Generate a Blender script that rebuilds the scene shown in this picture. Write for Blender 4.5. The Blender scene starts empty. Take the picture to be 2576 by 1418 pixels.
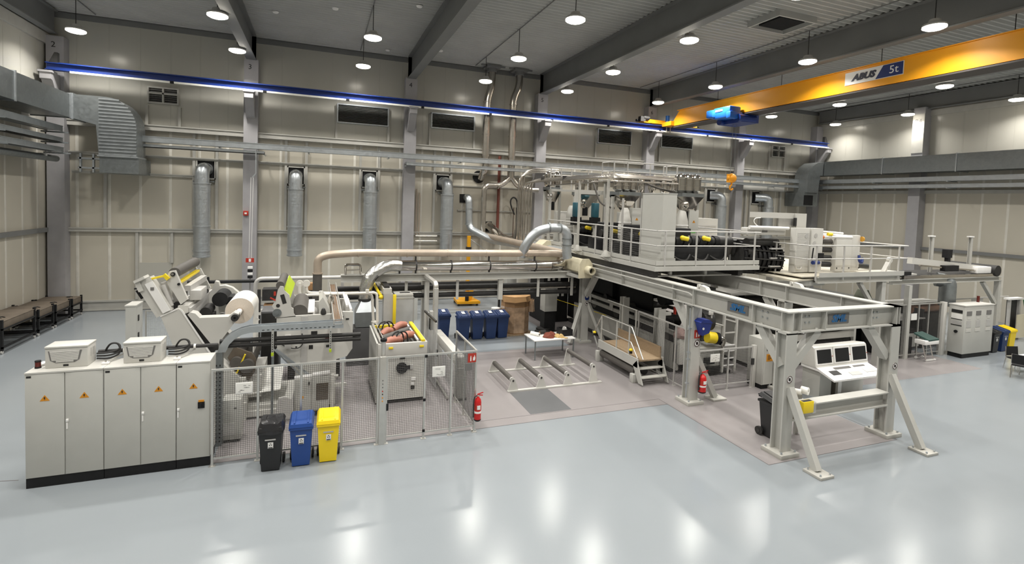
import bpy, bmesh, math, random
from mathutils import Vector, Matrix
random.seed(7)
S = bpy.context.scene
C = S.collection
PI = math.pi

# ---------------------------------------------------------------- camera, world, exposure
cam_d = bpy.data.cameras.new('camera'); cam = bpy.data.objects.new('camera', cam_d); C.objects.link(cam)
YAW, PITCH, ROLL = .3636, .0476, -.0355
_f = Vector((math.sin(YAW)*math.cos(PITCH), math.cos(YAW)*math.cos(PITCH), -math.sin(PITCH)))
_r = Vector((math.cos(YAW), -math.sin(YAW), 0)); _d = _f.cross(_r)
_r2 = _r*math.cos(ROLL)+_d*math.sin(ROLL); _d2 = -_r*math.sin(ROLL)+_d*math.cos(ROLL)
_m = Matrix((_r2, -_d2, -_f)).transposed().to_4x4()
_m.translation = (0, 0, 5.66); cam.matrix_world = _m
cam_d.sensor_width = 36; cam_d.lens = 36*1281.776/2576; cam_d.shift_y = (569.373-709)/2576
cam_d.clip_start = .05; cam_d.clip_end = 200
S.camera = cam
W = bpy.data.worlds.new('world'); S.world = W; W.use_nodes = True
W.node_tree.nodes['Background'].inputs[0].default_value = (.9, .95, 1, 1)
W.node_tree.nodes['Background'].inputs[1].default_value = .02
S.view_settings.view_transform = 'Standard'; S.view_settings.look = 'None'
S.view_settings.gamma = 1; S.view_settings.use_curve_mapping = False
S.view_settings.exposure = 0.25
LAMP_W = 158.0; LENS_E = 14.0; LAMP_SPREAD = math.radians(138)

# ---------------------------------------------------------------- materials
MATS = {}
def mat(name, col, rough=.5, metal=0.0, var=.06, scale=3.0, bump=0.0, bscale=60.0, spec=.5, emit=None, es=0, alpha=None, stretch=None, coat=0):
    if name in MATS: return MATS[name]
    m = bpy.data.materials.new(name); m.use_nodes = True
    nt = m.node_tree; N = nt.nodes; b = N['Principled BSDF']
    b.inputs['Roughness'].default_value = rough; b.inputs['Metallic'].default_value = metal
    b.inputs['Specular IOR Level'].default_value = spec
    if coat: b.inputs['Coat Weight'].default_value = coat; b.inputs['Coat Roughness'].default_value = .15
    tc = N.new('ShaderNodeTexCoord'); src = tc.outputs['Object']
    if stretch:
        mp = N.new('ShaderNodeMapping'); mp.inputs['Scale'].default_value = stretch
        nt.links.new(src, mp.inputs['Vector']); src = mp.outputs['Vector']
    nz = N.new('ShaderNodeTexNoise'); nz.inputs['Scale'].default_value = scale; nz.inputs['Detail'].default_value = 4
    nt.links.new(src, nz.inputs['Vector'])
    rp = N.new('ShaderNodeValToRGB'); e = rp.color_ramp.elements
    e[0].position = .3; e[1].position = .7
    e[0].color = tuple(max(0, c*(1-var)) for c in col)+(1,); e[1].color = tuple(min(1, c*(1+var)) for c in col)+(1,)
    nt.links.new(nz.outputs['Fac'], rp.inputs['Fac']); nt.links.new(rp.outputs['Color'], b.inputs['Base Color'])
    if bump:
        n2 = N.new('ShaderNodeTexNoise'); n2.inputs['Scale'].default_value = bscale
        nt.links.new(src, n2.inputs['Vector'])
        bp = N.new('ShaderNodeBump'); bp.inputs['Strength'].default_value = bump; bp.inputs['Distance'].default_value = .02
        nt.links.new(n2.outputs['Fac'], bp.inputs['Height']); nt.links.new(bp.outputs['Normal'], b.inputs['Normal'])
    if emit:
        b.inputs['Emission Color'].default_value = tuple(emit)+(1,); b.inputs['Emission Strength'].default_value = es
    if alpha is not None: b.inputs['Alpha'].default_value = alpha
    MATS[name] = m
    return m
def galv(name, col=(.50, .53, .55), rough=.38):
    if name in MATS: return MATS[name]
    m = mat(name, col, rough, .8, .06, 5)
    nt = m.node_tree; N = nt.nodes
    v = N.new('ShaderNodeTexVoronoi'); v.inputs['Scale'].default_value = 14
    tc = [n for n in N if n.type == 'TEX_COORD'][0]; nt.links.new(tc.outputs['Object'], v.inputs['Vector'])
    mr = N.new('ShaderNodeMapRange'); mr.inputs['To Min'].default_value = rough-.1; mr.inputs['To Max'].default_value = rough+.1
    nt.links.new(v.outputs['Color'], mr.inputs['Value']); nt.links.new(mr.outputs['Result'], N['Principled BSDF'].inputs['Roughness'])
    return m
M_WALL = mat('wall_sheet_beige', (.50, .468, .395), .30, .0, .05, .5, .06, 1.2)
M_WALLU = mat('wall_sheet_white', (.445, .432, .385), .22, .0, .04, .4, .05, .9)
M_JOINT_SHEEN = mat('joint_sheen_paint', (.64, .615, .55), .32)  # paler than the sheets: gloss streaks at the joints put into the colour
M_LOUV = mat('louvre_aluminium', (.55, .55, .53), .3, .45, .1, 6)
M_GIRT = mat('girt_paint', (.43, .42, .385), .45)
M_COL = mat('column_paint', (.335, .328, .338), .5, 0, .06, 2)
M_STEELP = mat('roof_steel_paint', (.17, .172, .17), .55, 0, .06, 1)
M_DECK = mat('roof_deck_coating', (.40, .405, .39), .55, 0, .05, 1)
M_WHITE = mat('machine_white_paint', (.53, .52, .485), .42, 0, .03, 2)
M_CAB = mat('cabinet_grey_paint', (.46, .457, .425), .48, 0, .03, 2, .03, 300)
M_STRUCT = mat('platform_grey_paint', (.45, .445, .415), .45, 0, .04, 2)
M_CREAM = mat('cream_paint', (.62, .57, .42), .4, 0, .04, 2)
M_ALU = mat('aluminium_profile', (.62, .61, .58), .35, .75, .05, 6)
M_ALUP = mat('aluminium_matt', (.52, .51, .49), .45, .3, .05, 6)
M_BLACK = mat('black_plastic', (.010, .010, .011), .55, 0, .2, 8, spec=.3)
M_DARK = mat('dark_steel', (.035, .034, .033), .5, .3, .2, 6)
M_RUBBER = mat('black_rubber', (.018, .017, .016), .6, 0, .2, 8)
M_GREYR = mat('grey_rubber_roller', (.085, .078, .07), .55, 0, .08, 6)
M_YEL = mat('yellow_paint', (.80, .60, .02), .4, 0, .04, 4)
M_BYEL = mat('bin_yellow_plastic', (.85, .62, .008), .42, 0, .03, 4)
M_BBLUE = mat('bin_blue_plastic', (.012, .055, .24), .45, 0, .05, 4)
M_BBLUE2 = mat('bin_dark_blue_plastic', (.010, .030, .105), .5, 0, .06, 4)
M_BBLK = mat('bin_black_plastic', (.014, .014, .015), .42, 0, .1, 4)
M_BLUE = mat('crane_blue_paint', (.008, .032, .19), .38, 0, .05, 3)
M_HBLUE = mat('hoist_blue_paint', (.015, .13, .52), .38, 0, .05, 3)
M_ORANGE = mat('crane_yellow_paint', (.82, .345, .008), .42, 0, .03, 1)
M_RED = mat('extinguisher_red', (.50, .012, .012), .3, 0, .05, 4)
M_SIGNW = mat('sign_white', (.78, .77, .75), .5, 0, .02, 4)
M_SIGNR = mat('sign_red', (.42, .03, .015), .5, 0, .03, 4)
M_SIGNB = mat('sign_blue', (.01, .03, .16), .5, 0, .03, 4)
M_SIGNG = mat('sign_grey', (.16, .155, .15), .5, 0, .03, 4)
M_SIGNC = mat('sign_cyan_blue', (.02, .13, .32), .5, 0, .03, 4)
M_AMBER = mat('label_amber', (.62, .25, .01), .5, 0, .05, 8)
M_INK = mat('print_black', (.012, .012, .012), .6)
M_PAPER = mat('paper_white', (.80, .79, .75), .7, 0, .02, 4)
M_CARD = mat('cardboard', (.36, .205, .095), .8, 0, .08, 4)
M_FILM = mat('stretch_film', (.40, .27, .17), .18, 0, .25, 5, .5, 9, .7)
M_STAIN = mat('stainless_steel', (.55, .515, .465), .24, .95, .1, 5, 0, 1)
M_CHROME = mat('polished_steel', (.62, .59, .55), .12, 1, .05, 4)
M_GALV = galv('galvanised_sheet')
M_GALVD = galv('galvanised_duct_grey', (.27, .29, .295), .45)
M_BROWNP = mat('tan_lined_pipe', (.50, .42, .34), .4, .5, .08, 4)
M_COPPER = mat('copper_roller', (.40, .165, .115), .5, .1, .12, 8)
M_GREENL = mat('lime_screen', (.42, .55, .02), .4, 0, .05, 4)
M_SCREEN = mat('black_screen', (.015, .016, .018), .12)
M_WOOD = mat('plywood_tread', (.30, .22, .14), .6, 0, .2, 12, 0, 1, .3, stretch=(1, 8, 1))
M_TARP = mat('brown_cover', (.125, .10, .075), .7, 0, .15, 4, .4, 3)
M_MOTOR = mat('motor_teal', (.02, .09, .12), .45, 0, .1, 5)
M_GLASSD = mat('tinted_door_panel', (.10, .085, .07), .12, 0, .1, 3)
M_LENS = mat('lamp_lens', (.9, .9, .85), .4, emit=(1, .93, .80), es=LENS_E)
M_WIRE = mat('guard_wire', (.085, .083, .08), .5, .4, .05, 6)
M_WIREL = mat('guard_wire_light', (.45, .45, .44), .5, .4, .05, 6)
M_PVC = mat('white_pvc_pipe', (.66, .64, .59), .35)
def clear_mat():
    m = bpy.data.materials.new('clear_polycarbonate'); m.use_nodes = True
    b = m.node_tree.nodes['Principled BSDF']; b.inputs['Base Color'].default_value = (.55, .56, .56, 1)
    b.inputs['Roughness'].default_value = .08; b.inputs['Alpha'].default_value = .38
    return m
M_CLEAR = clear_mat()

# ---------------------------------------------------------------- geometry helpers
class MB:
    """collects shapes in world coordinates; obj() links them as one mesh object"""
    def __init__(s): s.bm = bmesh.new()
    def _new(s, vs, fs):
        v = [s.bm.verts.new(p) for p in vs]
        for f in fs:
            try: s.bm.faces.new([v[i] for i in f])
            except ValueError: pass
        return s
    def box(s, x0, x1, y0, y1, z0, z1, rot=0, piv=None, bev=0):
        P = [Vector((x, y, z)) for z in (z0, z1) for x, y in ((x0, y0), (x1, y0), (x1, y1), (x0, y1))]
        if rot:
            c = Vector(piv) if piv else Vector(((x0+x1)/2, (y0+y1)/2, 0)); R = Matrix.Rotation(rot, 3, 'Z')
            P = [R@(p-c)+c for p in P]
        F = [(3, 2, 1, 0), (4, 5, 6, 7), (0, 1, 5, 4), (1, 2, 6, 5), (2, 3, 7, 6), (3, 0, 4, 7)]
        if not bev: return s._new(P, F)
        t = bmesh.new(); v = [t.verts.new(p) for p in P]
        for f in F: t.faces.new([v[i] for i in f])
        bmesh.ops.bevel(t, geom=t.edges[:]+t.verts[:], offset=bev, segments=2, affect='EDGES', profile=.5)
        t.verts.index_update(); vs = [x.co.copy() for x in t.verts]; fs = [[x.index for x in f.verts] for f in t.faces]
        t.free(); return s._new(vs, fs)
    def bar(s, a, b, w, h=None, up=(0, 0, 1), roll=0):
        """rectangular bar from a to b, w across and h along 'up'"""
        a = Vector(a); b = Vector(b); h = w if h is None else h; d = (b-a).normalized(); u = Vector(up)
        if abs(d.dot(u)) > .98: u = Vector((0, 1, 0))
        r = d.cross(u).normalized(); u = r.cross(d)
        P = [p+r*sx*w/2+u*sy*h/2 for p in (a, b) for sx, sy in ((-1, -1), (1, -1), (1, 1), (-1, 1))]
        return s._new(P, [(0, 1, 2, 3), (7, 6, 5, 4), (0, 4, 5, 1), (1, 5, 6, 2), (2, 6, 7, 3), (3, 7, 4, 0)])
    def cyl(s, a, b, r, r2=None, n=16, cap=True):
        a = Vector(a); b = Vector(b); r2 = r if r2 is None else r2; d = (b-a).normalized()
        u = d.orthogonal().normalized(); v = d.cross(u)
        P = []
        for p, q in ((a, r), (b, r2)):
            P += [p+(u*math.cos(2*PI*i/n)+v*math.sin(2*PI*i/n))*q for i in range(n)]
        F = [(i, (i+1) % n, n+(i+1) % n, n+i) for i in range(n)]
        if cap: F += [tuple(range(n-1, -1, -1)), tuple(range(n, 2*n))]
        return s._new(P, F)
    def ring(s, a, b, r, ri, n=20):
        """tube with a hole: outer r, inner ri"""
        a = Vector(a); b = Vector(b); d = (b-a).normalized(); u = d.orthogonal().normalized(); v = d.cross(u)
        c = [(u*math.cos(2*PI*i/n)+v*math.sin(2*PI*i/n)) for i in range(n)]
        P = [p+k*q for p, q in ((a, r), (b, r), (b, ri), (a, ri)) for k in c]
        F = []
        for L in range(4):
            M = (L+1) % 4
            F += [(L*n+i, L*n+(i+1) % n, M*n+(i+1) % n, M*n+i) for i in range(n)]
        return s._new(P, F)
    def tube(s, pts, r, n=10, smooth=0, cap=True):
        pts = [Vector(p) for p in pts]
        rs = list(r) if hasattr(r, '__len__') else None
        if smooth:
            for _ in range(smooth):
                q = [pts[0]]
                for i in range(len(pts)-1): q += [pts[i]*.75+pts[i+1]*.25, pts[i]*.25+pts[i+1]*.75]
                q.append(pts[-1]); pts = q
                if rs:
                    w = [rs[0]]
                    for i in range(len(rs)-1): w += [rs[i]*.75+rs[i+1]*.25, rs[i]*.25+rs[i+1]*.75]
                    rs = w+[rs[-1]]
        k = len(pts); rr = rs or [r]*k
        T = [((pts[min(i+1, k-1)]-pts[i]).normalized()+(pts[i]-pts[max(i-1, 0)]).normalized()) for i in range(k)]
        T = [t.normalized() if t.length > 1e-6 else Vector((0, 0, 1)) for t in T]
        u = T[0].orthogonal().normalized(); P = []
        for i in range(k):
            u = u-T[i]*u.dot(T[i]); u = u.normalized() if u.length > 1e-6 else T[i].orthogonal().normalized()
            v = T[i].cross(u)
            P += [pts[i]+(u*math.cos(2*PI*j/n)+v*math.sin(2*PI*j/n))*rr[i] for j in range(n)]
        F = [(i*n+j, i*n+(j+1) % n, (i+1)*n+(j+1) % n, (i+1)*n+j) for i in range(k-1) for j in range(n)]
        if cap: F += [tuple(range(n-1, -1, -1)), tuple(range((k-1)*n, k*n))]
        return s._new(P, F)
    def elbow(s, pts, r, n=12, seg=5, bend=None):
        """pipe with rounded bends: corner points filleted with radius bend"""
        pts = [Vector(p) for p in pts]; bend = bend or r*2; q = [pts[0]]
        for i in range(1, len(pts)-1):
            a, b, c = pts[i-1], pts[i], pts[i+1]; d1 = (a-b); d2 = (c-b)
            t = min(bend, d1.length*.49, d2.length*.49); p0 = b+d1.normalized()*t; p1 = b+d2.normalized()*t
            for j in range(seg+1):
                f = j/seg; q.append(p0*(1-f)**2+b*2*f*(1-f)+p1*f*f)
        q.append(pts[-1]); return s.tube(q, r, n)
    def prism(s, poly, a, b, axis='y'):
        """polygon in the other two axes extruded from a to b along axis"""
        n = len(poly)
        mk = {'y': lambda p, t: (p[0], t, p[1]), 'x': lambda p, t: (t, p[0], p[1]), 'z': lambda p, t: (p[0], p[1], t)}[axis]
        P = [mk(p, t) for t in (a, b) for p in poly]
        F = [tuple(range(n)), tuple(range(2*n-1, n-1, -1))]+[(i, n+i, n+(i+1) % n, (i+1) % n) for i in range(n)]
        return s._new(P, F)
    def ibeam(s, a, b, h, w, tf, tw, up=(0, 0, 1)):
        a = Vector(a); b = Vector(b); d = (b-a).normalized(); u = Vector(up)
        if abs(d.dot(u)) > .98: u = Vector((0, 1, 0))
        r = d.cross(u).normalized(); u = r.cross(d)
        for o, ww, hh in ((h/2-tf/2, w, tf), (-h/2+tf/2, w, tf), (0, tw, h-2*tf)):
            s.bar(a+u*o, b+u*o, ww, hh, u)
        return s
    def sphere(s, c, r, n=12, m=8, sc=(1, 1, 1)):
        c = Vector(c); P = [c+Vector((0, 0, -r*sc[2]))]
        for i in range(1, m):
            t = -PI/2+PI*i/m
            P += [c+Vector((r*sc[0]*math.cos(t)*math.cos(2*PI*j/n), r*sc[1]*math.cos(t)*math.sin(2*PI*j/n), r*sc[2]*math.sin(t))) for j in range(n)]
        P.append(c+Vector((0, 0, r*sc[2]))); F = [(0, 1+(j+1) % n, 1+j) for j in range(n)]
        for i in range(m-2): F += [(1+i*n+j, 1+i*n+(j+1) % n, 1+(i+1)*n+(j+1) % n, 1+(i+1)*n+j) for j in range(n)]
        F += [(len(P)-1, 1+(m-2)*n+j, 1+(m-2)*n+(j+1) % n) for j in range(n)]
        return s._new(P, F)
    def lathe(s, c, prof, n=20, axis=(0, 0, 1)):
        """profile [(r, h)] turned about axis through c"""
        c = Vector(c); d = Vector(axis).normalized(); u = d.orthogonal().normalized(); v = d.cross(u); P = []
        for r, h in prof: P += [c+d*h+(u*math.cos(2*PI*j/n)+v*math.sin(2*PI*j/n))*max(r, 1e-4) for j in range(n)]
        k = len(prof)
        F = [(i*n+j, i*n+(j+1) % n, (i+1)*n+(j+1) % n, (i+1)*n+j) for i in range(k-1) for j in range(n)]
        F += [tuple(range(n-1, -1, -1)), tuple(range((k-1)*n, k*n))]
        return s._new(P, F)
    def grid(s, o, ux, uy, nx, ny, t=.004, depth=None):
        """wire mesh: nx+1 wires along uy and ny+1 along ux from corner o"""
        o = Vector(o); ux = Vector(ux); uy = Vector(uy)
        for i in range(nx+1): s.wire(o+ux*i/nx, o+ux*i/nx+uy, t)
        for j in range(ny+1): s.wire(o+uy*j/ny, o+uy*j/ny+ux, t)
        return s
    def wire(s, a, b, t):
        a = Vector(a); b = Vector(b); d = (b-a).normalized(); u = d.orthogonal().normalized(); v = d.cross(u)
        P = [p+(u*math.cos(2*PI*i/3)+v*math.sin(2*PI*i/3))*t*.6 for p in (a, b) for i in range(3)]
        return s._new(P, [(0, 1, 4, 3), (1, 2, 5, 4), (2, 0, 3, 5)])
    def quad(s, *p): return s._new(p, [tuple(range(len(p)))])

def wl(o):
    v = Vector((0, 0, 0))
    while o: v = v+o.location; o = o.parent
    return v
def clusters(bm, tol=.012):
    """loose pieces of a bmesh, pieces that touch (boxes closer than tol) kept together"""
    seen = set(); isl = []
    for f in bm.faces:
        if f in seen: continue
        st = [f]; seen.add(f); fs = []
        while st:
            g = st.pop(); fs.append(g)
            for v in g.verts:
                for h in v.link_faces:
                    if h not in seen: seen.add(h); st.append(h)
        co = [v.co for g in fs for v in g.verts]
        isl.append([[min(c[i] for c in co)-tol/2 for i in range(3)], [max(c[i] for c in co)+tol/2 for i in range(3)], fs])
    out = []
    for a in isl:
        hit = [b for b in out if any(all(a[0][i] <= p[1][i] and p[0][i] <= a[1][i] for i in range(3)) for p in b)]
        out = [b for b in out if b not in hit]; out.append(sum(hit, [])+[a])
    return [[f for p in c for f in p[2]] for c in out]
def obj(name, mb, m, parent=None, kind=None, label=None):
    bmesh.ops.recalc_face_normals(mb.bm, faces=mb.bm.faces[:])
    cl = clusters(mb.bm) if (parent and kind is None and len(mb.bm.faces) < 3000) else [0]
    parts = [mb.bm]
    if 1 < len(cl) <= 40:
        parts = []
        for fs in cl:
            b = bmesh.new(); mp = {}
            for f in fs:
                for v in f.verts:
                    if v not in mp: mp[v] = b.verts.new(v.co)
                b.faces.new([mp[v] for v in f.verts])
            parts.append(b)
        mb.bm.free()
    first = None
    for b in parts:
        me = bpy.data.meshes.new(name); b.to_mesh(me); b.free()
        if parent: me.transform(Matrix.Translation(-wl(parent)))
        me.materials.append(m)
        me.polygons.foreach_set('use_smooth', [True]*len(me.polygons)); me.set_sharp_from_angle(angle=.6)
        o = bpy.data.objects.new(name, me); C.objects.link(o)
        if parent: o.parent = parent
        if kind: o['kind'] = kind
        if label: o['label'] = label
        first = first or o
    return first
def thing(name, label, cat, loc=(0, 0, 0), group=None):
    o = bpy.data.objects.new(name, None); C.objects.link(o); o.location = loc
    o.empty_display_size = .2; o['label'] = label; o['category'] = cat
    if group: o['group'] = group
    return o
def tag(o, label, cat, group=None):
    o['label'] = label; o['category'] = cat
    if group: o['group'] = group
    return o
def dup(root, loc, label, rz=None, group=None):
    r = root.copy(); C.objects.link(r); r.location = loc; r['label'] = label
    if rz is not None: r.rotation_euler = (0, 0, rz)
    if group: r['group'] = group
    for ch in list(root.children):
        c = ch.copy(); C.objects.link(c); c.parent = r
        for g in list(ch.children):
            d = g.copy(); C.objects.link(d); d.parent = c
    return r
def share(name, src, off, parent):
    """another object using src's mesh, moved by off"""
    o = bpy.data.objects.new(name, src.data); C.objects.link(o); o.parent = parent
    o.location = Vector(src.location)+Vector(off); return o
def text(name, s, size, loc, m, parent, rot=(PI/2, 0, 0), depth=.003, shear=0, align='CENTER', bold=0, sx=1):
    """flat lettering as a thin solid mesh; default faces -y"""
    cu = bpy.data.curves.new(name, 'FONT'); cu.body = s; cu.size = size; cu.extrude = depth; cu.shear = shear
    cu.align_x = align; cu.align_y = 'CENTER'; cu.offset = bold; cu.resolution_u = 2
    t = bpy.data.objects.new(name, cu); C.objects.link(t)
    dg = bpy.context.evaluated_depsgraph_get(); me = bpy.data.meshes.new_from_object(t.evaluated_get(dg))
    bpy.data.objects.remove(t); bpy.data.curves.remove(cu)
    from mathutils import Euler
    me.transform(Matrix.Translation(Vector(loc)-(wl(parent) if parent else Vector()))@Euler(rot).to_matrix().to_4x4()@Matrix.Diagonal((sx, 1, 1, 1)))
    me.materials.clear(); me.materials.append(m)
    o = bpy.data.objects.new(name, me); C.objects.link(o)
    if parent: o.parent = parent
    return o
def pline(a, b, n): return [tuple(Vector(a).lerp(Vector(b), i/n)) for i in range(n+1)]
def base(x, y, z=0): return (x, y, z)
# ---------------------------------------------------------------- the setting
XL, XR, YB, YF, ZC = -11.15, 35.35, 28.4, -4.0, 13.25
def floor_mat():
    m = mat('epoxy_floor_grey_blue', (.248, .272, .29), .2, 0, .03, .35, .02, 40)
    nt = m.node_tree; N = nt.nodes; b = N['Principled BSDF']
    tc = [n for n in N if n.type == 'TEX_COORD'][0]
    n3 = N.new('ShaderNodeTexNoise'); n3.inputs['Scale'].default_value = .45; n3.inputs['Detail'].default_value = 3
    nt.links.new(tc.outputs['Object'], n3.inputs['Vector'])
    mr = N.new('ShaderNodeMapRange'); mr.inputs['To Min'].default_value = .15; mr.inputs['To Max'].default_value = .23
    nt.links.new(n3.outputs['Fac'], mr.inputs['Value']); nt.links.new(mr.outputs['Result'], b.inputs['Roughness'])
    return m
M_FLOOR = floor_mat()
M_LILAC = mat('epoxy_floor_lilac_grey', (.258, .239, .239), .3, 0, .05, .8, .05, 2)
M_PLATE = mat('dark_floor_plate', (.105, .108, .112), .45, 0, .05, 2)
M_JOINT = mat('floor_joint_line', (.13, .12, .12), .6)
floor = obj('floor', MB().box(XL-.3, XR+.3, YF-.3, YB+.3, -.3, 0), M_FLOOR, kind='structure')
def zone(x0, x1, y0, y1, h=.002):
    obj('coated_zone', MB().box(x0, x1, y0, y1, -.01, h), M_LILAC, floor, label='lilac-grey coated machine zone of the floor')
zone(-2.0, 9.5, 11.85, 18.0); zone(9.5, 13.72, 8.3, 18.0); zone(13.72, 23.6, 11.4, 18.0); zone(9.5, 23.6, 18, 26, .002)
obj('floor_plate', MB().box(5.4, 6.63, 12.29, 13.88, -.01, .004), M_PLATE, floor, label='dark grey steel floor plate strip')
j = MB()
for a, b in (((-2, 11.85), (9.5, 11.85)), ((3.66, 12.25), (9.5, 12.25)), ((9.5, 8.3), (9.5, 12.25)), ((9.5, 8.3), (13.8, 8.3)), ((13.8, 8.3), (13.8, 12)), ((-11, 13.3), (-5.3, 12.2))):
    j.bar((a[0], a[1], .001), (b[0], b[1], .001), .016, .006)
obj('joint_line', j, M_JOINT, floor)

ceiling = MB(); y = YF-.3; prof = []
while y < YB+.3:
    prof += [(y, ZC), (y+.05, ZC+.10), (y+.16, ZC+.10), (y+.21, ZC)]; y += .28
prof.append((y, ZC))
P = [(x, a, b) for x in (XL-.3, XR+.3) for a, b in prof]; n = len(prof)
ceiling._new(P, [(i, i+1, n+i+1, n+i) for i in range(n-1)])
ceiling.box(XL-.3, XR+.3, YF-.3, YB+.3, ZC+.12, ZC+.3)
ceiling = obj('ceiling', ceiling, M_DECK, kind='structure')

COLX = [-10.72, -3.15, 4.56, 12.28, 20.0, 27.55, 35.0]
for i, x in enumerate(COLX[1:-1]):
    b = MB().ibeam((x, YF, 12.66), (x, 28.0, 12.66), 1.18, .42, .05, .03)
    if i < 99: b.prism([(YB-.5, 12.05), (27.9, 12.05), (27.9, 13.2), (YB-.5, 13.2)], x-.2, x+.2, 'x')
    obj('roof_beam', b, M_STEELP, ceiling)
obj('roof_beam', MB().ibeam((XL+.35, YF, 12.7), (XL+.35, 28, 12.7), 1.0, .3, .04, .03), M_STEELP, ceiling)
obj('roof_beam', MB().ibeam((XR-.3, YF, 12.75), (XR-.3, 28, 12.75), .9, .3, .04, .03), M_STEELP, ceiling)
obj('edge_angle', MB().box(XL, XR, YB-.12, YB, 13.02, 13.25), M_STEELP, ceiling)
obj('edge_angle', MB().box(XL, XL+.12, YF, YB, 11.75, 12.2), M_GIRT, ceiling)
obj('edge_angle', MB().box(XR-.12, XR, YF, YB, 11.9, 12.25), M_GIRT, ceiling)
for x in (-9.3, -3.6, 1.9, 8.1, 12.9, 19.0, 23.5, 28.05, 34.05): obj('cable_conduit', MB().cyl((x, YF, 13.23), (x, 27.9, 13.23), .022, n=6), M_STEELP, ceiling)
# smoke vent in the roof deck
w1 = obj('window_1', MB().box(16.05, 18.0, 14.75, 14.83, 13.02, 13.3).box(16.05, 18.0, 16.22, 16.3, 13.02, 13.3).box(16.05, 16.13, 14.83, 16.22, 13.02, 13.3).box(17.92, 18.0, 14.83, 16.22, 13.02, 13.3), M_DECK, kind='structure', label='square smoke vent in the roof deck')
obj('pane', MB().box(16.5, 17.75, 15.1, 16.15, 13.12, 13.2), mat('night_glass', (.018, .019, .02), .8, spec=.1), w1)
obj('reveal', MB().box(16.13, 17.92, 14.83, 16.22, 13.2, 13.24), M_DECK, w1)

# walls of separate sheets with open joints
def wall(name, along, a0, a1, pos, sgn, m1, m2, zs, off=0):
    """core slab behind, sheets standing 25 mm proud; along is 'x' or 'y', sgn the side the room is on"""
    core = MB(); t = pos-sgn*.25
    if along == 'x': core.box(a0-.3, a1+.3, min(t, pos), max(t, pos), 0, ZC+.2)
    else: core.box(min(t, pos), max(t, pos), a0-.3, a1+.3, 0, ZC+.2)
    core = obj(name, core, M_GIRT, kind='structure'); first = {}
    pitch = 1.19; k0 = math.ceil((a0-off)/pitch)
    for r, (z0, z1) in enumerate(zs):
        k = k0-1; g = .007 if r < 2 else .002
        while off+k*pitch < a1:
            s = max(a0, off+k*pitch)+g; e = min(a1, off+(k+1)*pitch)-g; k += 1
            if e-s < .1: continue
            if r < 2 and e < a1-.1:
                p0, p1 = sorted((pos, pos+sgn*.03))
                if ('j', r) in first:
                    o = first[('j', r)][0]; d = e-first[('j', r)][1]; share('joint_sheen_strip', o, (d, 0, 0) if along == 'x' else (0, d, 0), core)
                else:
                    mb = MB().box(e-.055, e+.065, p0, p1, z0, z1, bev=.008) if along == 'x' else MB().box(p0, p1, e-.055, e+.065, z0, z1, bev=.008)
                    first[('j', r)] = (obj('joint_sheen_strip', mb, M_JOINT_SHEEN, core), e)  # pale strip over each joint stands in for its sheen
            full = abs(e-s-(pitch-2*g)) < 1e-4
            if full and r in first:
                o = first[r][0]; d = s-first[r][1]
                share('wall_panel', o, (d, 0, 0) if along == 'x' else (0, d, 0), core); continue
            mb = MB(); p0, p1 = sorted((pos, pos+sgn*.022)); q0, q1 = sorted((pos, pos+sgn*.028))
            if along == 'x':
                mb.box(s, e, p0, p1, z0, z1)
                mb.box(s, s+.045, q0, q1, z0, z1).box(e-.045, e, q0, q1, z0, z1)
            else:
                mb.box(p0, p1, s, e, z0, z1)
                mb.box(q0, q1, s, s+.045, z0, z1).box(q0, q1, e-.045, e, z0, z1)
            o = obj('wall_panel', mb, m1 if z1 < 9 else m2, core)
            if full: first[r] = (o, s)
    return core
wb = wall('wall_back', 'x', XL, XR, YB, -1, M_WALL, M_WALLU, [(0.45, 3.7), (3.72, 8.4), (8.42, 13.1)], -10.15)
wlft = wall('wall_left', 'y', YF, YB, XL, 1, M_WALL, M_WALLU, [(0, 3.7), (3.72, 8.4), (8.42, 13.1)], 24.92)
wrt = wall('wall_right', 'y', YF, YB, XR, -1, M_WALL, M_WALLU, [(0, 3.7), (3.72, 8.4), (8.42, 13.1)], 22.46)
obj('wall_front', MB().box(XL-.3, XR+.3, YF-.3, YF, 0, ZC+.2), M_WALLU, kind='structure')
bb = obj('baseboard_back', MB().box(XL, XR, YB-.06, YB-.03, 0, .42).box(XL, XR, YB-.12, YB-.02, .42, .5).box(XL, XR, YB-.1, YB-.02, .02, .08), M_GIRT, kind='structure')

# columns, crane brackets, girts
def column(x0, x1, num, i):
    c = obj('column', MB().box(x0, x1, 27.85, YB-.03, 0, 12.1), M_COL, wb)
    if num:
        text('column_number', num, .34, ((x0+x1)/2-.05, 27.84, 11.72), M_INK, c)
    xm = (x0+x1)/2
    obj('crane_bracket', MB().prism([(27.87, 10.42), (27.0, 10.42), (27.0, 10.12), (27.15, 10.08), (27.55, 9.45), (27.87, 9.25)], xm-.19, xm+.19, 'x')
        .box(xm-.24, xm+.24, 26.95, 27.45, 10.38, 10.46), M_COL, c)
for i, x in enumerate(COLX):
    column(x-.31, x+.31, ['2', '3', '4', '5', '6', '', ''][i], i)
for y in (20.95, 13.4, 5.8):
    c = obj('column', MB().box(XR-.62, XR-.02, y-.33, y+.33, 0, 12.4), M_COL, wrt)
    if y > 20: 
        obj('number_plate', MB().box(XR-.66, XR-.62, y-.33, y+.33, 9.6, 12.0), M_GIRT, c)
        text('column_number', 'B4', .36, (XR-.665, y, 11.55), M_SIGNG, c, (PI/2, 0, -PI/2))
for y in (20.3, 12.6, 4.9):
    obj('column', MB().box(XL+.02, XL+.5, y-.3, y+.3, 0, 12.2), M_COL, wlft)
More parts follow.
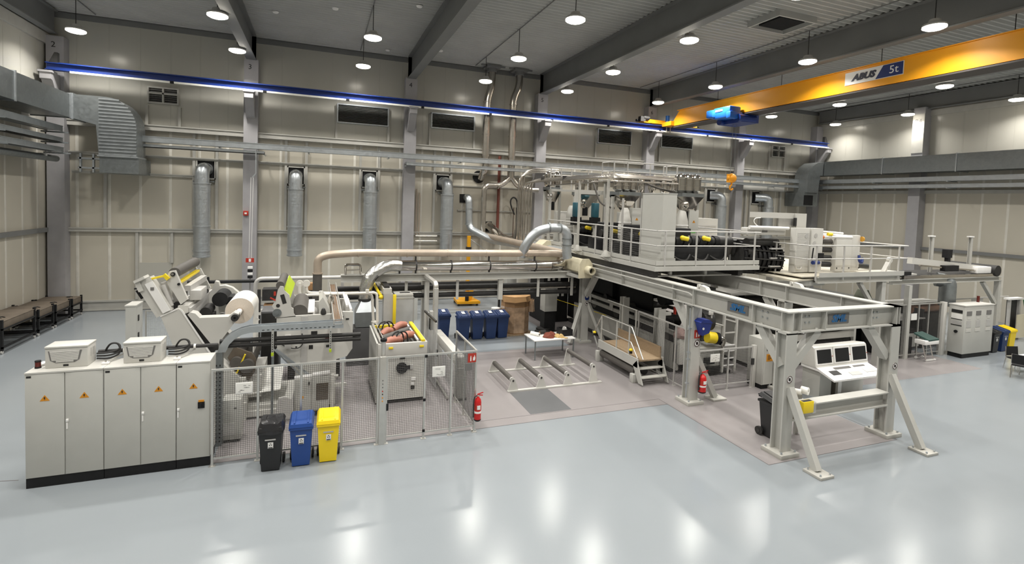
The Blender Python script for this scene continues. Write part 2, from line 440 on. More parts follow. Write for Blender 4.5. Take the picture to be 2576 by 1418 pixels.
def girt(z0, z1, x0, x1, d=.2): return obj('girt', MB().box(x0, x1, YB-d, YB-.03, z0, z1).box(x0, x1, YB-d-.04, YB-d, z1-.05, z1), M_GIRT, wb)
for a, b in zip(COLX[:-1], COLX[1:]):
    girt(8.38, 8.64, a+.31, b-.31, .3); girt(3.66, 3.84, a+.31, b-.31)
    girt(7.12, 7.25, a+.31, b-.31, .16)
girt(6.28, 6.40, -10.3, -5.6, .16)
for x in (9.95,): girt(5.05, 5.12, 7.4, 12.0, .1)
girt(6.42, 6.5, 7.0, 12.0, .1)
def post(x, z0, z1, w=.11): obj('wall_post', MB().box(x-w/2, x+w/2, YB-.15, YB-.02, z0, z1), M_GIRT, wb)
for x, a, b in ((-9.09, 3.84, 6.3), (-7.88, .5, 3.68), (-6.49, 2.2, 3.68), (-7.5, 8.64, 9.55), (-6.2, 8.64, 9.55), (.8, 8.64, 10.4), (3.45, 8.64, 10.4), (5.7, 8.64, 10.4), (8.25, 8.64, 10.4),
                (16.2, 8.64, 10.4), (18.75, 8.64, 10.4), (21.0, 8.64, 10.4), (23.6, 8.64, 10.4), (30.6, 8.64, 10.4), (32.1, 8.64, 10.4)): post(x, a, b)
for xc in (-5.12, -1.1, 2.52, 6.5, 25.45, 29.5):
    for s in (-.48, .48): post(xc+s, 3.84, 8.38, .12)
obj('wall_plate', MB().box(-7.83, -6.5, YB-.08, YB-.02, .5, 2.22), M_WALLU, wb, label='plain pale sheet panel low on the wall')
def girt_side(par, x0, x1, y0, y1, z0, z1): obj('girt', MB().box(x0, x1, y0, y1, z0, z1), M_GIRT if z0 > 5 else M_STEELP, par)
girt_side(wlft, XL+.02, XL+.17, YF, 28, 3.66, 3.84)
girt_side(wrt, XR-.17, XR-.02, YF, 28, 3.6, 3.78)
girt_side(wrt, XR-.2, XR-.02, YF, 28, 7.1, 7.3)
# ---------------------------------------------------------------- high-bay lamps
LX = [-9.3, -3.5, 1.9, 8.1, 12.9, 19.0, 23.5, 28.05, 34.05]
LY = [25.95, 21.2, 15.9, 11.2, 6.4, 1.5]
rows = ['row along the back wall', 'second row from the back', 'third row from the back', 'fourth row from the back', 'fifth row from the back', 'row above the viewer']
cols = ['first from the left', 'second from the left', 'third from the left', 'fourth from the left', 'fifth from the left', 'sixth from the left', 'seventh from the left', 'eighth from the left', 'rightmost by the wall']
lamp0 = None
for j, y in enumerate(LY):
    for i, x in enumerate(LX):
        lab = 'round high-bay lamp, %s, %s' % (rows[j], cols[i])
        if lamp0 is None:
            lamp0 = thing('high_bay_lamp', lab, 'lamp', (x, y, 12.0), 'round high-bay lamps under the roof')
            obj('housing', MB().lathe((x, y, 12.0), [(.05, .22), (.16, .2), (.2, .1), (.3, .06), (.34, .02), (.34, -.03), (.31, -.03), (.31, .0)], 20), M_ALUP, lamp0)
            obj('lens', MB().lathe((x, y, 12.0), [(.335, -.032), (.335, -.075), (.26, -.115), (.02, -.13)], 20), M_LENS, lamp0)
            obj('cord', MB().cyl((x, y, 12.2), (x, y, 13.26), .015, n=6), M_DARK, lamp0)
            ld = bpy.data.lights.new('lamp_light', 'AREA'); ld.shape = 'DISK'; ld.size = .6; ld.energy = LAMP_W; ld.color = (1, .97, .915); ld.spread = LAMP_SPREAD
            lo = bpy.data.objects.new('lamp_light', ld); C.objects.link(lo); lo.parent = lamp0; lo.location = (0, 0, -.16)
        else:
            lp = dup(lamp0, (x, y, 12.0), lab)
            if i == 8:                                              # last column hangs close to the wall and is dimmed
                for ch in lp.children:
                    if ch.type == 'LIGHT':
                        ch.data = bpy.data.lights.get('lamp_light_dim') or ch.data.copy(); ch.data.name = 'lamp_light_dim'; ch.data.energy = LAMP_W*.6
# ---------------------------------------------------------------- crane runway and crane
t = thing('crane_runway', 'long dark blue crane runway beam along the back wall', 'crane rail', (12, 27.2, 10.46))
r = obj('rail_beam', MB().ibeam((-10.75, 27.2, 10.66), (35.0, 27.2, 10.66), .3, .3, .03, .03).box(-10.75, 35, 27.17, 27.23, 10.81, 10.85), M_BLUE, t)
seg0 = None
for k in range(12):
    x0 = -9.9+k*3.75
    if seg0 is None:
        seg0 = obj('conductor_bar', MB().box(x0, x0+3.6, 27.02, 27.1, 10.43, 10.51), mat('conductor_white', (.85, .84, .78), .4), t)
        clip0 = obj('joint_clip', MB().box(x0+3.6, x0+3.75, 27.0, 27.12, 10.42, 10.52), M_BLACK, t)
    else:
        share('conductor_bar', seg0, (k*3.75, 0, 0), t)
        if k < 11: share('joint_clip', clip0, (k*3.75, 0, 0), t)
for x, s in ((-10.65, 1), (34.9, -1)):
    obj('end_stop', MB().prism([(x, 10.8), (x+s*.3, 10.8), (x+s*.3, 11.25), (x+s*.2, 11.25)], 27.1, 27.3), M_DARK, t)
t2 = thing('crane_runway', 'crane runway beam out of view along the near side', 'crane rail', (12, 1, 10.46))
obj('rail_beam', MB().ibeam((-10.75, -3.2, 10.66), (35.0, -3.2, 10.66), .3, .3, .03, .03), M_BLUE, t2)

t = thing('overhead_crane', 'orange overhead travelling crane spanning the hall on blue rails', 'crane', (20.7, 27.2, 10.85))
obj('girder', MB().prism([(-3.0, 10.68), (26.4, 10.72), (26.4, 10.9), (25.75, 11.6), (-3.0, 11.6)], 20.44, 20.96, 'x')
    .box(20.38, 21.02, -3, 25.9, 11.6, 11.63), M_ORANGE, t)
obj('shaded_flange', MB().box(20.42, 21.3, -3, 26.4, 10.62, 10.675), mat('girder_shade_brown', (.06, .05, .045), .6), t)  # flange widened and darkened to paint the girder's shaded underside
ec = obj('end_carriage', MB().box(18.6, 22.95, 27.08, 27.32, 10.92, 11.14).box(20.2, 21.2, 26.2, 27.1, 10.75, 11.0), M_ORANGE, t)
obj('buffer', MB().cyl((18.35, 27.2, 11.02), (18.62, 27.2, 11.02), .08).cyl((22.93, 27.2, 11.02), (23.15, 27.2, 11.02), .08), M_BLACK, ec)
obj('travel_motor', MB().cyl((18.75, 27.02, 11.18), (19.15, 27.02, 11.18), .13).box(18.5, 18.85, 26.92, 27.2, 10.95, 11.25), M_DARK, ec)
obj('motor_cap', MB().cyl((20.55, 27.0, 11.0), (20.55, 27.0, 11.45), .13), M_HBLUE, ec, label='blue end motor')
obj('conductor_post', MB().box(20.42, 20.46, 26.9, 26.94, 10.4, 11.1).box(20.7, 20.74, 26.9, 26.94, 10.4, 11.1), M_GIRT, ec)
h = obj('hoist', MB().box(19.55, 20.3, 20.7, 21.9, 10.42, 11.0, bev=.08).box(19.35, 20.3, 21.7, 22.2, 10.5, 10.9, bev=.06).box(19.5, 20.3, 20.6, 20.9, 10.35, 10.7, bev=.04), M_HBLUE, t)
obj('trolley_frame', MB().box(20.2, 21.3, 20.5, 22.1, 10.2, 10.6).cyl((20.0, 20.6, 10.4), (21.1, 20.6, 10.4), .2).cyl((20.0, 21.9, 10.35), (21.1, 21.9, 10.35), .18), M_BLUE, t)
obj('badge', MB().box(19.53, 19.56, 21.2, 21.7, 10.78, 10.88), M_SIGNW, h)
s = obj('capacity_sign', MB().box(20.415, 20.44, 12.98, 15.26, 10.98, 11.49), M_SIGNW, t, label='white and dark blue load sign reading ABUS 5t')
def yz(y): return (20.41, y)
obj('blue_field', MB().prism([(14.0, 11.0), (13.0, 11.0), (13.0, 11.47), (13.72, 11.47)], 20.40, 20.416, 'x'), mat('sign_navy', (.012, .028, .14), .5), s)
text('lettering', 'ABUS', .34, (20.405, 14.5, 11.225), mat('sign_ink_navy', (.012, .016, .04)), s, (PI/2, 0, -PI/2), .004, .3, bold=.02, sx=1.1)
text('lettering', '5t', .42, (20.395, 13.32, 11.23), M_SIGNW, s, (PI/2, 0, -PI/2), .004, 0)
hk = thing('hook_block', 'orange crane hook block hanging under the blue hoist', 'hook', (20.6, 21.4, 7.0))
obj('block', MB().sphere((20.6, 21.4, 7.35), .28, 14, 10, (1, .7, .9)).box(20.36, 20.56, 21.28, 21.52, 7.12, 7.56), mat('hook_amber', (.75, .30, .01), .4), hk)
obj('hook', MB().tube([(20.6, 21.4, 7.2), (20.6, 21.4, 7.0), (20.5, 21.4, 6.9), (20.5, 21.4, 6.78), (20.6, 21.4, 6.72), (20.7, 21.4, 6.8)], .045, 8), mat('hook_amber', (.75, .30, .01)), hk)
rp = MB()
for dx in (-.12, .12): rp.cyl((20.6+dx, 21.4, 7.4), (20.6+dx, 21.4, 10.3), .012, n=6)
obj('rope', rp, M_GALVD, hk)

# ---------------------------------------------------------------- louvres high on the back wall
def louvre(x0, x1, z0, z1, ns, lab, four=False):
    t = thing('louvre', lab, 'louvre', ((x0+x1)/2, 28.3, z0), 'ventilation louvres on the back wall'); y0, y1 = 28.16, YB-.025; f = .06
    obj('frame', MB().box(x0, x1, y0, y1, z0-f, z0).box(x0, x1, y0, y1, z1, z1+f).box(x0-f, x0, y0, y1, z0-f, z1+f).box(x1, x1+f, y0, y1, z0-f, z1+f), M_GALV if not four else M_GIRT, t)
    obj('backing', MB().box(x0, x1, y1-.05, y1, z0, z1), M_DARK, t)
    if four:
        obj('mullion', MB().box((x0+x1)/2-.035, (x0+x1)/2+.035, y0-.01, y1-.05, z0, z1).box(x0, x1, y0-.01, y1-.05, (z0+z1)/2+.05, (z0+z1)/2+.12), M_GIRT, t)
    dz = (z1-z0)/ns; s0 = None
    for k in range(ns):
        if s0 is None:
            s0 = obj('slat', MB().prism([(y0+.02, z0), (y0+.035, z0), (y1-.05, z0+dz*.8), (y1-.065, z0+dz*.8)], x0, x1, 'x'), M_LOUV, t)
        else: share('slat', s0, (0, 0, k*dz), t)
louvre(-7.4, -6.28, 9.7, 10.34, 7, 'small two-pane louvre beside the left corner column', True)
louvre(.87, 3.38, 9.52, 10.4, 12, 'wide metal louvre between columns 3 and 4')
louvre(5.79, 8.18, 9.66, 10.4, 12, 'wide metal louvre right of column 4, left of the flue pipes')
louvre(16.3, 18.68, 9.6, 10.4, 12, 'dark wide louvre left of column 6')
louvre(21.07, 23.53, 9.68, 10.4, 12, 'dark wide louvre under the crane end, right of column 6')
louvre(30.78, 31.95, 9.68, 10.4, 7, 'small four-pane louvre at the far right of the back wall', True)

# ---------------------------------------------------------------- wall air ducts
def air_duct(x, xt, z_open, zb, lab, w=.35, zt=None):
    """short stub out of an opening, bend, then a spiral pipe hanging down the wall"""
    t = thing('air_duct', lab, 'duct', (x, 28.0, zb), 'round air ducts hanging on the back wall')
    ht = z_open
    obj('wall_opening', MB().box(xt-.36, xt+.36, 28.33, YB-.02, ht-.42, ht+.4), M_BLACK, t, label='dark square opening')
    obj('opening_frame', MB().box(xt-.42, xt-.36, 28.25, YB-.02, ht-.48, ht+.46).box(xt+.36, xt+.42, 28.25, YB-.02, ht-.48, ht+.46).box(xt-.42, xt+.42, 28.25, YB-.02, ht+.4, ht+.46).box(xt-.42, xt+.42, 28.25, YB-.02, ht-.48, ht-.42), M_GIRT, t)
    obj('bend', MB().elbow([(xt, 28.36, ht), (x, 27.85, ht), (x, 27.85, ht-.75)], w*.88, 16, 5, .45), M_GALV, t)
    p = obj('spiral_pipe', MB().cyl((x, 27.85, ht-.7), (x, 27.85, zb), w, n=24), M_GALV, t)
    r0 = None; n = int((ht-.8-zb)/.14); b = MB()
    for k in range(n): b.ring((x, 27.85, zb+.1+k*.14), (x, 27.85, zb+.115+k*.14), w+.005, w-.01, 20)
    obj('spiral_seam', b, M_GALV, p, kind='stuff')
    for z in (zb+.02, zb+.28, zb+1.45, ht-.72):
        obj('band', MB().ring((x, 27.85, z), (x, 27.85, z+.06), w+.03, w-.01, 20), M_GALV, t)
    obj('hanger', MB().box(x-w-.1, x+w+.1, 28.2, YB-.02, ht-.62, ht-.56).box(x-.03, x+.03, 28.1, YB, zb+1.5, zb+1.56), M_GALVD, t)
air_duct(-5.18, -5.1, 6.72, 2.52, 'leftmost round galvanised air duct hanging down the back wall')
air_duct(-1.1, -1.1, 6.62, 2.56, 'second galvanised air duct from the left, right of column 3')
air_duct(2.55, 2.5, 6.62, 2.56, 'galvanised air duct just left of column 4')
air_duct(6.68, 6.5, 6.62, 2.56, 'galvanised air duct just right of column 4')
air_duct(26.0, 25.45, 6.62, 2.56, 'galvanised air duct left of column 7, behind the upper platform')
air_duct(30.3, 29.5, 6.62, 2.56, 'rightmost galvanised air duct on the back wall')
# slim ducts running from the wall to the machine
t = thing('extract_duct', 'slim silver duct bending off the wall towards the platform', 'duct', (8, 27.9, 3.5))
obj('wall_opening', MB().box(7.53, 8.1, 28.3, YB-.02, 5.53, 6.02), M_BLACK, t)
obj('pipe', MB().elbow([(7.9, 28.3, 5.82), (7.9, 27.75, 5.82), (7.97, 27.75, 4.1), (8.85, 26.3, 3.55), (9.9, 23.0, 3.55), (9.95, 19.4, 3.55)], .2, 14, 5, .4), M_GALV, t)
for z in (5.2, 4.3): obj('band', MB().ring((7.94, 27.75, z), (7.94, 27.75, z+.05), .22, .19, 16), M_GALV, t)
t = thing('extract_duct', 'short silver duct sloping out of a low wall opening', 'duct', (9.3, 27.9, 3.5))
obj('wall_opening', MB().box(9.02, 9.5, 28.3, YB-.02, 3.9, 4.48), M_BLACK, t)
obj('pipe', MB().elbow([(9.25, 28.32, 4.2), (9.25, 28.0, 4.25), (9.6, 27.0, 3.7), (9.75, 24, 3.42), (9.8, 20, 3.42)], .24, 14, 5, .4), M_CHROME, t)

# ---------------------------------------------------------------- flues and steel pipes
def flue(x0, x1, lab):
    t = thing('flue_pipe', lab, 'pipe', (x1, 27.6, 7.2), 'stainless flue pipes rising to the roof')
    obj('pipe', MB().elbow([(x0, 27.6, 13.2), (x0, 27.6, 12.15), (x1, 27.6, 11.35), (x1, 27.6, 7.45), (x1-.05, 28.15, 6.98)] if x1 < 9.5 else [(x0, 27.6, 13.2), (x0, 27.6, 12.3), (x1, 27.6, 11.55), (x1, 27.6, 7.1)], .21, 16, 4, .3), M_STAIN, t)
    for z in (11.2, 10.85, 9.4, 8.2): obj('band', MB().ring((x1, 27.6, z), (x1, 27.6, z+.05), .235, .2, 16), M_STAIN, t)
    obj('roof_collar', MB().box(x0-.42, x0+.42, 27.2, 28, 13.1, 13.22).bar((x0-.7, 27.4, 13.2), (x0+.7, 27.4, 13.2), .08).ring((x0, 27.6, 12.9), (x0, 27.6, 13.1), .26, .2, 16), M_STEELP, t)
flue(8.98, 8.75, 'left stainless flue pipe from roof to round wall hole')
flue(10.63, 10.32, 'right stainless flue pipe ending in a fork')
obj('wall_hole', MB().cyl((8.62, 28.36, 7.05), (8.62, 28.33, 7.05), .36, n=20), M_BLACK, wb)
t = thing('vent_pipework', 'forked steel pipework below the right flue', 'pipe', (9.8, 27.5, 3.6))
obj('fork', MB().elbow([(10.32, 27.6, 7.15), (9.8, 27.55, 6.6), (8.72, 27.55, 6.55), (8.72, 27.55, 3.7)], .15, 12, 5, .35).elbow([(10.32, 27.6, 7.15), (10.75, 27.55, 6.55), (11.6, 27.5, 6.4), (12.0, 27.4, 6.4)], .15, 12, 5, .4).cyl((10.32, 27.6, 7.3), (10.32, 27.6, 7.0), .2, n=14), M_STAIN, t)
obj('flange', MB().ring((9.5, 27.55, 6.56), (9.57, 27.55, 6.56), .19, .14, 14), M_STAIN, t)
t = thing('riser_pipe', 'reddish brown riser pipe on the wall below the flues', 'pipe', (9.78, 28.1, 3.4))
obj('pipe', MB().cyl((9.78, 28.1, 3.3), (9.78, 28.1, 8.3), .085, n=10), mat('rust_red_pipe', (.16, .045, .03), .5), t)
obj('bracket', MB().box(9.66, 9.9, 28.1, YB-.02, 6.4, 6.46).box(9.66, 9.9, 28.1, YB-.02, 4.2, 4.26), M_GIRT, t)
t = thing('hose_standpipe', 'standpipe with a looped black hose on the back wall', 'pipe', (10.78, 27.9, 3.4))
obj('pipe', MB().cyl((10.75, 27.9, 3.3), (10.75, 27.9, 5.35), .1, n=10), M_STAIN, t)
obj('hose', MB().tube([(10.75, 27.85, 4.9), (10.5, 27.8, 5.35), (10.4, 27.8, 5.75), (10.6, 27.8, 5.98), (10.85, 27.8, 5.8), (10.9, 27.85, 5.2), (10.9, 27.85, 3.4)], .045, 8, 2), M_RUBBER, t)
t = thing('conduit_pair', 'pair of thin brown conduits right of column 4', 'pipe', (5.15, 28.1, 3.9))
for dx, z in ((0, 6.2), (.16, 6.0)): obj('conduit', MB().cyl((5.05+dx, 28.2, 3.7), (5.05+dx, 28.2, z), .035, n=8), M_BROWNP, t)
obj('handrail', MB().cyl((5.0, 28.0, 3.62), (6.2, 28.0, 3.62), .05, n=8).cyl((5.0, 28.0, 3.35), (6.2, 28.0, 3.35), .05, n=8), M_STAIN, t)

# ---------------------------------------------------------------- cable trays
def tray(lab, a, b, h=.24, w=.3, post_dx=0, m=None):
    t = thing('cable_tray', lab, 'cable tray', tuple((Vector(a)+Vector(b))/2)); a = Vector(a); b = Vector(b)
    d = (b-a).normalized(); s = d.cross(Vector((0, 0, 1))); m = m or M_GALV
    for k in (-1, 1): obj('side_rail', MB().bar(a+s*k*w/2, b+s*k*w/2, .02, h).bar(a+s*k*w/2+Vector((0, 0, h/2)), b+s*k*w/2+Vector((0, 0, h/2)), .06, .02), m, t)
    obj('tray_bed', MB().bar(a-Vector((0, 0, h/2-.03)), b-Vector((0, 0, h/2-.03)), w, .012), m, t)
    obj('cable_run', MB().bar(a-Vector((0, 0, .04)), b-Vector((0, 0, .04)), w*.7, .08), M_DARK, t)
    L = (b-a).length; n = int(L/3.8); s0 = None
    for i in range(n+1):
        o = d*(L*i/max(1, n))
        if s0 is None: s0 = obj('support_arm', MB().box(a.x-.03, a.x+.03, a.y, a.y+.6, a.z-h/2-.06, a.z-h/2) if abs(d.x) > .5 else MB().box(a.x-.45, a.x+.45, a.y-.03, a.y+.03, a.z-h/2-.06, a.z-h/2), m, t)
        else: share('support_arm', s0, o, t)
tray('long galvanised cable tray across the whole back wall', (-8.3, 27.45, 7.9), (34.6, 27.45, 7.9), .26)
tray('thin cable tray just under the long back-wall tray, left part', (-8.3, 27.55, 7.62), (-2.5, 27.55, 7.62), .1)
tray('lower galvanised cable tray right of column 4', (4.3, 27.45, 7.5), (34.6, 27.45, 7.5), .16)
tray('upper cable tray under the left wall duct', (-10.1, 8, 8.0), (-10.1, 26.2, 8.0), .22, .5)
tray('middle cable tray under the left wall duct', (-10.1, 8, 7.55), (-10.1, 26.2, 7.55), .16, .5)
tray('lowest cable tray under the left wall duct', (-10.1, 8, 7.15), (-10.1, 26.4, 7.15), .2, .4)
tray('upper cable tray under the right wall duct', (34.3, 6, 7.92), (34.3, 27.2, 7.92), .26, .4)
tray('lower cable tray under the right wall duct', (34.3, 6, 7.5), (34.3, 27.2, 7.5), .2, .4)
pt = thing('wall_pipe', 'grey pipe along the left wall below its cable trays', 'pipe', (-10.3, 17, 6.85))
obj('pipe', MB().cyl((-10.3, 6, 6.8), (-10.3, 26.8, 6.8), .13, n=12), M_GALVD, pt)
obj('pipe_clip', MB().box(-11.1, -10.15, 25.6, 25.7, 6.85, 6.95).box(-11.1, -10.15, 21.6, 21.7, 6.85, 6.95), M_SIGNW, pt)

# ---------------------------------------------------------------- rectangular ducts on the side walls
t = thing('ventilation_duct', 'large rectangular duct on the left wall with ribbed elbow', 'duct', (-10.3, 24, 8.5))
for k in range(5):
    y0 = 6+k*4.1
    d = obj('duct_section', MB().box(-10.95, -9.7, y0, y0+4.06, 8.52, 9.48), M_GALVD, t)
    obj('flange', MB().box(-10.99, -9.66, y0+4.03, y0+4.1, 8.48, 9.52), M_GALV, t)
arc = [(-8.5+1.1*math.sin(a*PI/16), 8.2+1.3*math.cos(a*PI/16)) for a in range(9)]
el = obj('elbow', MB().prism([(-9.7, 8.52), (-9.7, 9.5), (-8.9, 9.5)]+arc+[(-7.4, 7.0), (-8.75, 7.0), (-8.85, 8.3)], 26.55, 27.7), M_GALVD, t)
b = MB()
for k in range(17):
    z = 7.05+k*.145; xr = -7.42 if z < 8.2 else -8.5+1.08*math.sqrt(max(0, 1-((z-8.2)/1.3)**2)); b.box(-8.75, xr, 26.515, 26.56, z, z+.06)
obj('stiffening_rib', b, M_GALV, el)
obj('flange', MB().box(-9.72, -9.6, 26.5, 27.74, 8.46, 9.54).box(-8.8, -7.36, 26.5, 27.74, 6.98, 7.04), M_GALV, t)
obj('outlet_box', MB().box(-8.75, -7.35, 26.6, 28.3, 6.3, 6.98), M_GALVD, t)
obj('strut', MB().box(-9.6, -8.8, 26.9, 27.6, 6.45, 6.52).box(-9.6, -8.8, 26.9, 27.6, 6.85, 6.92).box(-9.55, -9.48, 26.9, 27, 6.3, 7.1).box(-9.1, -9.03, 26.9, 27, 6.3, 7.1), M_GALV, t)
t = thing('ventilation_duct', 'large rectangular duct along the right wall', 'duct', (34.5, 20, 8.3))
for k in range(6):
    y0 = 26.6-4.1*(k+1)
    obj('duct_section', MB().box(34.0, 35.1, y0, y0+4.06, 8.35, 9.34), M_GALVD, t)
    obj('flange', MB().box(33.96, 35.14, y0-.03, y0+.03, 8.31, 9.38), M_GALV, t)
obj('elbow', MB().prism([(34.95, 8.35), (34.95, 9.34), (34.0, 9.34), (33.4, 9.25), (32.9, 8.95), (32.6, 8.5), (32.5, 8.0), (32.5, 7.1), (33.6, 7.1), (33.7, 8.35)], 26.6, 27.7), M_GALVD, t)
obj('outlet_box', MB().box(32.4, 33.7, 26.7, 28.3, 6.1, 7.1), M_GALVD, t)
obj('outlet_mouth', MB().box(32.35, 33.2, 26.66, 26.7, 6.2, 6.9), M_BLACK, t)
t = thing('service_box', 'cream cable housing above the rightmost wall duct', 'box', (30, 28.1, 7.1))
obj('housing', MB().box(28.05, 31.95, 28.0, YB-.02, 7.12, 7.5, bev=.03), M_WHITE, t)
obj('post', MB().box(28.5, 28.62, 28.2, YB-.02, 3.85, 7.12).box(31.8, 31.92, 28.2, YB-.02, 3.85, 7.12), M_GIRT, t)
for n, (x, y) in enumerate(((-1.82, 23.9), (.5, 22.35), (3.2, 27.3), (5.69, 26.1), (3.59, 20.56))):
    w = ['left of the beam by column 3', 'nearest the first bay centre', 'by the back wall near column 4', 'just right of column 4 beam', 'near the top centre edge'][n]
    o = obj('smoke_detector', MB().lathe((x, y, 13.25), [(.02, -.05), (.1, -.045), (.12, -.02), (.13, 0)], 14), M_SIGNW)
    tag(o, 'small white ceiling disc '+w, 'detector', 'white ceiling discs')
# ---------------------------------------------------------------- control cabinets
def warn_tri(par, x, y, z, s=.075):
    par = par.parent or par
    o = obj('warning_label', MB().prism([(x-s, z-s*.55), (x+s, z-s*.55), (x, z+s*.95)], y-.004, y), M_AMBER, par, label='amber warning triangle with a black flash')
    obj('flash', MB().prism([(x-s*.12, z+s*.45), (x+s*.2, z+s*.45), (x+s*.02, z+s*.1), (x+s*.2, z+s*.1), (x-s*.1, z-s*.4), (x, z-s*.02), (x-s*.2, z-s*.02)], y-.006, y-.004), M_INK, o)
def cabinet(x0, nd, lab, handles, y0=11.78, y1=12.38):
    x1 = x0+.6*nd
    t = thing('control_cabinet', lab, 'cabinet', ((x0+x1)/2, (y0+y1)/2, 0), 'row of grey control cabinets')
    obj('plinth', MB().box(x0+.005, x1-.005, y0+.02, y1-.02, 0, .19), M_BLACK, t)
    obj('body', MB().box(x0+.003, x1-.003, y0+.022, y1, .19, 2.17), M_CAB, t)
    obj('top_cover', MB().box(x0+.003, x1-.003, y0-.01, y1, 2.17, 2.2), M_WHITE, t)
    for k in range(nd):
        a = x0+.6*k
        d = obj('door', MB().box(a+.008, a+.592, y0, y0+.022, .2, 2.165, bev=.004), M_CAB, t)
        warn_tri(d, a+.3, y0-.002, 1.69)
        if handles[k]:
            obj('handle', MB().box(a+.02, a+.06, y0-.03, y0, 1.22, 1.27, bev=.006).box(a+.025, a+.045, y0-.018, y0, 1.08, 1.2), M_SIGNW, d)
        if k == 0:
            obj('name_plate', MB().box(a+.03, a+.1, y0-.006, y0, 2.1, 2.135), M_INK, d)
    return t
t = cabinet(-5.02, 2, 'two-door grey control cabinet at the left end of the row', (0, 1))
t = cabinet(-3.82, 2, 'middle two-door grey control cabinet of the row', (0, 1))
t = cabinet(-2.62, 1, 'single-door grey control cabinet with black rotary switch beside the fence', (1,))
sw = obj('rotary_switch', MB().box(-2.24, -2.12, 11.765, 11.78, 1.23, 1.36).cyl((-2.18, 11.77, 1.295), (-2.18, 11.74, 1.295), .05, n=16).box(-2.195, -2.165, 11.72, 11.745, 1.25, 1.34), M_BLACK, t)
obj('switch_plate', MB().box(-2.23, -2.13, 11.77, 11.781, 1.36, 1.40), M_AMBER, sw)
for x, w in ((-3.86, 'between the two coolers'), (-2.66, 'right of the second cooler')):
    o = thing('cable_gland_block', 'small white clamp block on the cabinet top '+w, 'clamp', (x, 12.02, 2.2))
    obj('block', MB().box(x-.06, x+.06, 11.98, 12.06, 2.2, 2.24, bev=.008), M_SIGNW, o); obj('bolt', MB().cyl((x, 12.02, 2.24), (x, 12.02, 2.265), .02, n=8), M_CHROME, o)
def cooler(x0, x1, lab):
    t = thing('roof_cooling_unit', lab, 'cooling unit', ((x0+x1)/2, 12.2, 2.2), 'white cooling units on the cabinets'); z0, z1 = 2.2, 2.62
    obj('housing', MB().box(x0, x1, 11.97, 12.37, z0, z1-.04, bev=.012), M_WHITE, t)
    obj('lid', MB().box(x0-.006, x1+.006, 11.955, 12.38, z1-.04, z1, bev=.01), M_WHITE, t)
    n = 13
    g = obj('grille', MB().prism([(x0+.05, z0+.33), (x0+.08, z0+.15), (x0+.16, z0+.10), (x1-.2, z0+.10), (x1-.13, z0+.15), (x1-.09, z0+.33)], 11.962, 11.97), M_SIGNG, t)
    s0 = None
    for k in range(n):
        z = z0+.115+k*.017; dx = .1 if k < 2 else .04*(1-k/n)
        obj('louvre_slat', MB().prism([(11.955, z), (11.962, z+.011), (11.962, z)], x0+.07+dx, x1-.12-dx, 'x'), M_WHITE, g)
    obj('badge', MB().box((x0+x1)/2-.05, (x0+x1)/2+.03, 11.962, 11.97, z0+.03, z0+.065), M_INK, t)
    obj('side_vent', MB().box(x1, x1+.004, 12.1, 12.14, z0+.16, z0+.32).box(x1, x1+.004, 12.2, 12.3, z0+.16, z0+.32), M_ALUP, t)
cooler(-4.79, -4.13, 'left white roof cooling unit on the control cabinets')
cooler(-3.56, -2.93, 'right white roof cooling unit on the control cabinets')
t = thing('signal_beacon', 'dark red beacon on the left end of the cabinet top', 'beacon', (-4.93, 12.1, 2.2))
obj('base', MB().cyl((-4.93, 12.06, 2.2), (-4.93, 12.06, 2.23), .05, n=14), M_BLACK, t)
obj('dome', MB().cyl((-4.93, 12.06, 2.23), (-4.93, 12.06, 2.32), .045, n=14), mat('beacon_red', (.10, .012, .008), .25), t)
obj('cap', MB().cyl((-4.93, 12.06, 2.32), (-4.93, 12.06, 2.345), .048, n=14), M_BLACK, t)
t = thing('spare_panel', 'white panel lying across the back left of the cabinet top', 'panel', (-4.8, 12.5, 2.2))
obj('board', MB().box(-4.98, -4.6, 12.2, 12.37, 2.2, 2.24).bar((-4.95, 12.15, 2.21), (-4.8, 12.3, 2.26), .03), M_SIGNW, t)
def cable_loop(name, lab, pts_list, r=.018):
    t = thing(name, lab, 'cable', pts_list[0][0]); 
    for p in pts_list: obj('cable', MB().tube(p, r, 8, 2), M_RUBBER, t)
for x, w in ((-4.1, 'behind the left cooler'), (-2.88, 'behind the right cooler')):
    cable_loop('cable_loop', 'looped black cables on the cabinet top '+w, [[(x, 12.3, 2.25+d*.05), (x+.2, 12.33, 2.22+d*.06), (x+.38, 12.36, 2.3+d*.05), (x+.34, 12.42, 2.5), (x+.2, 12.42, 2.52), (x+.12, 12.42, 2.4), (x+.1, 12.46, 2.33)] for d in (0, 1, 2)])
t = thing('cable_duct_tube', 'black cable tube lying behind the cabinet tops', 'tube', (-3, 12.45, 2.34))
obj('tube', MB().cyl((-4.12, 12.46, 2.34), (-2.0, 12.46, 2.34), .04, n=10), M_RUBBER, t)
for x in (-3.7, -2.45):
    obj('bracket', MB().bar((x-.2, 12.05, 2.215), (x+.02, 12.46, 2.28), .03, .02), M_ALU, t); obj('clip', MB().ring((x, 12.46, 2.34), (x+.04, 12.46, 2.34), .05, .038, 12), M_SIGNW, t)

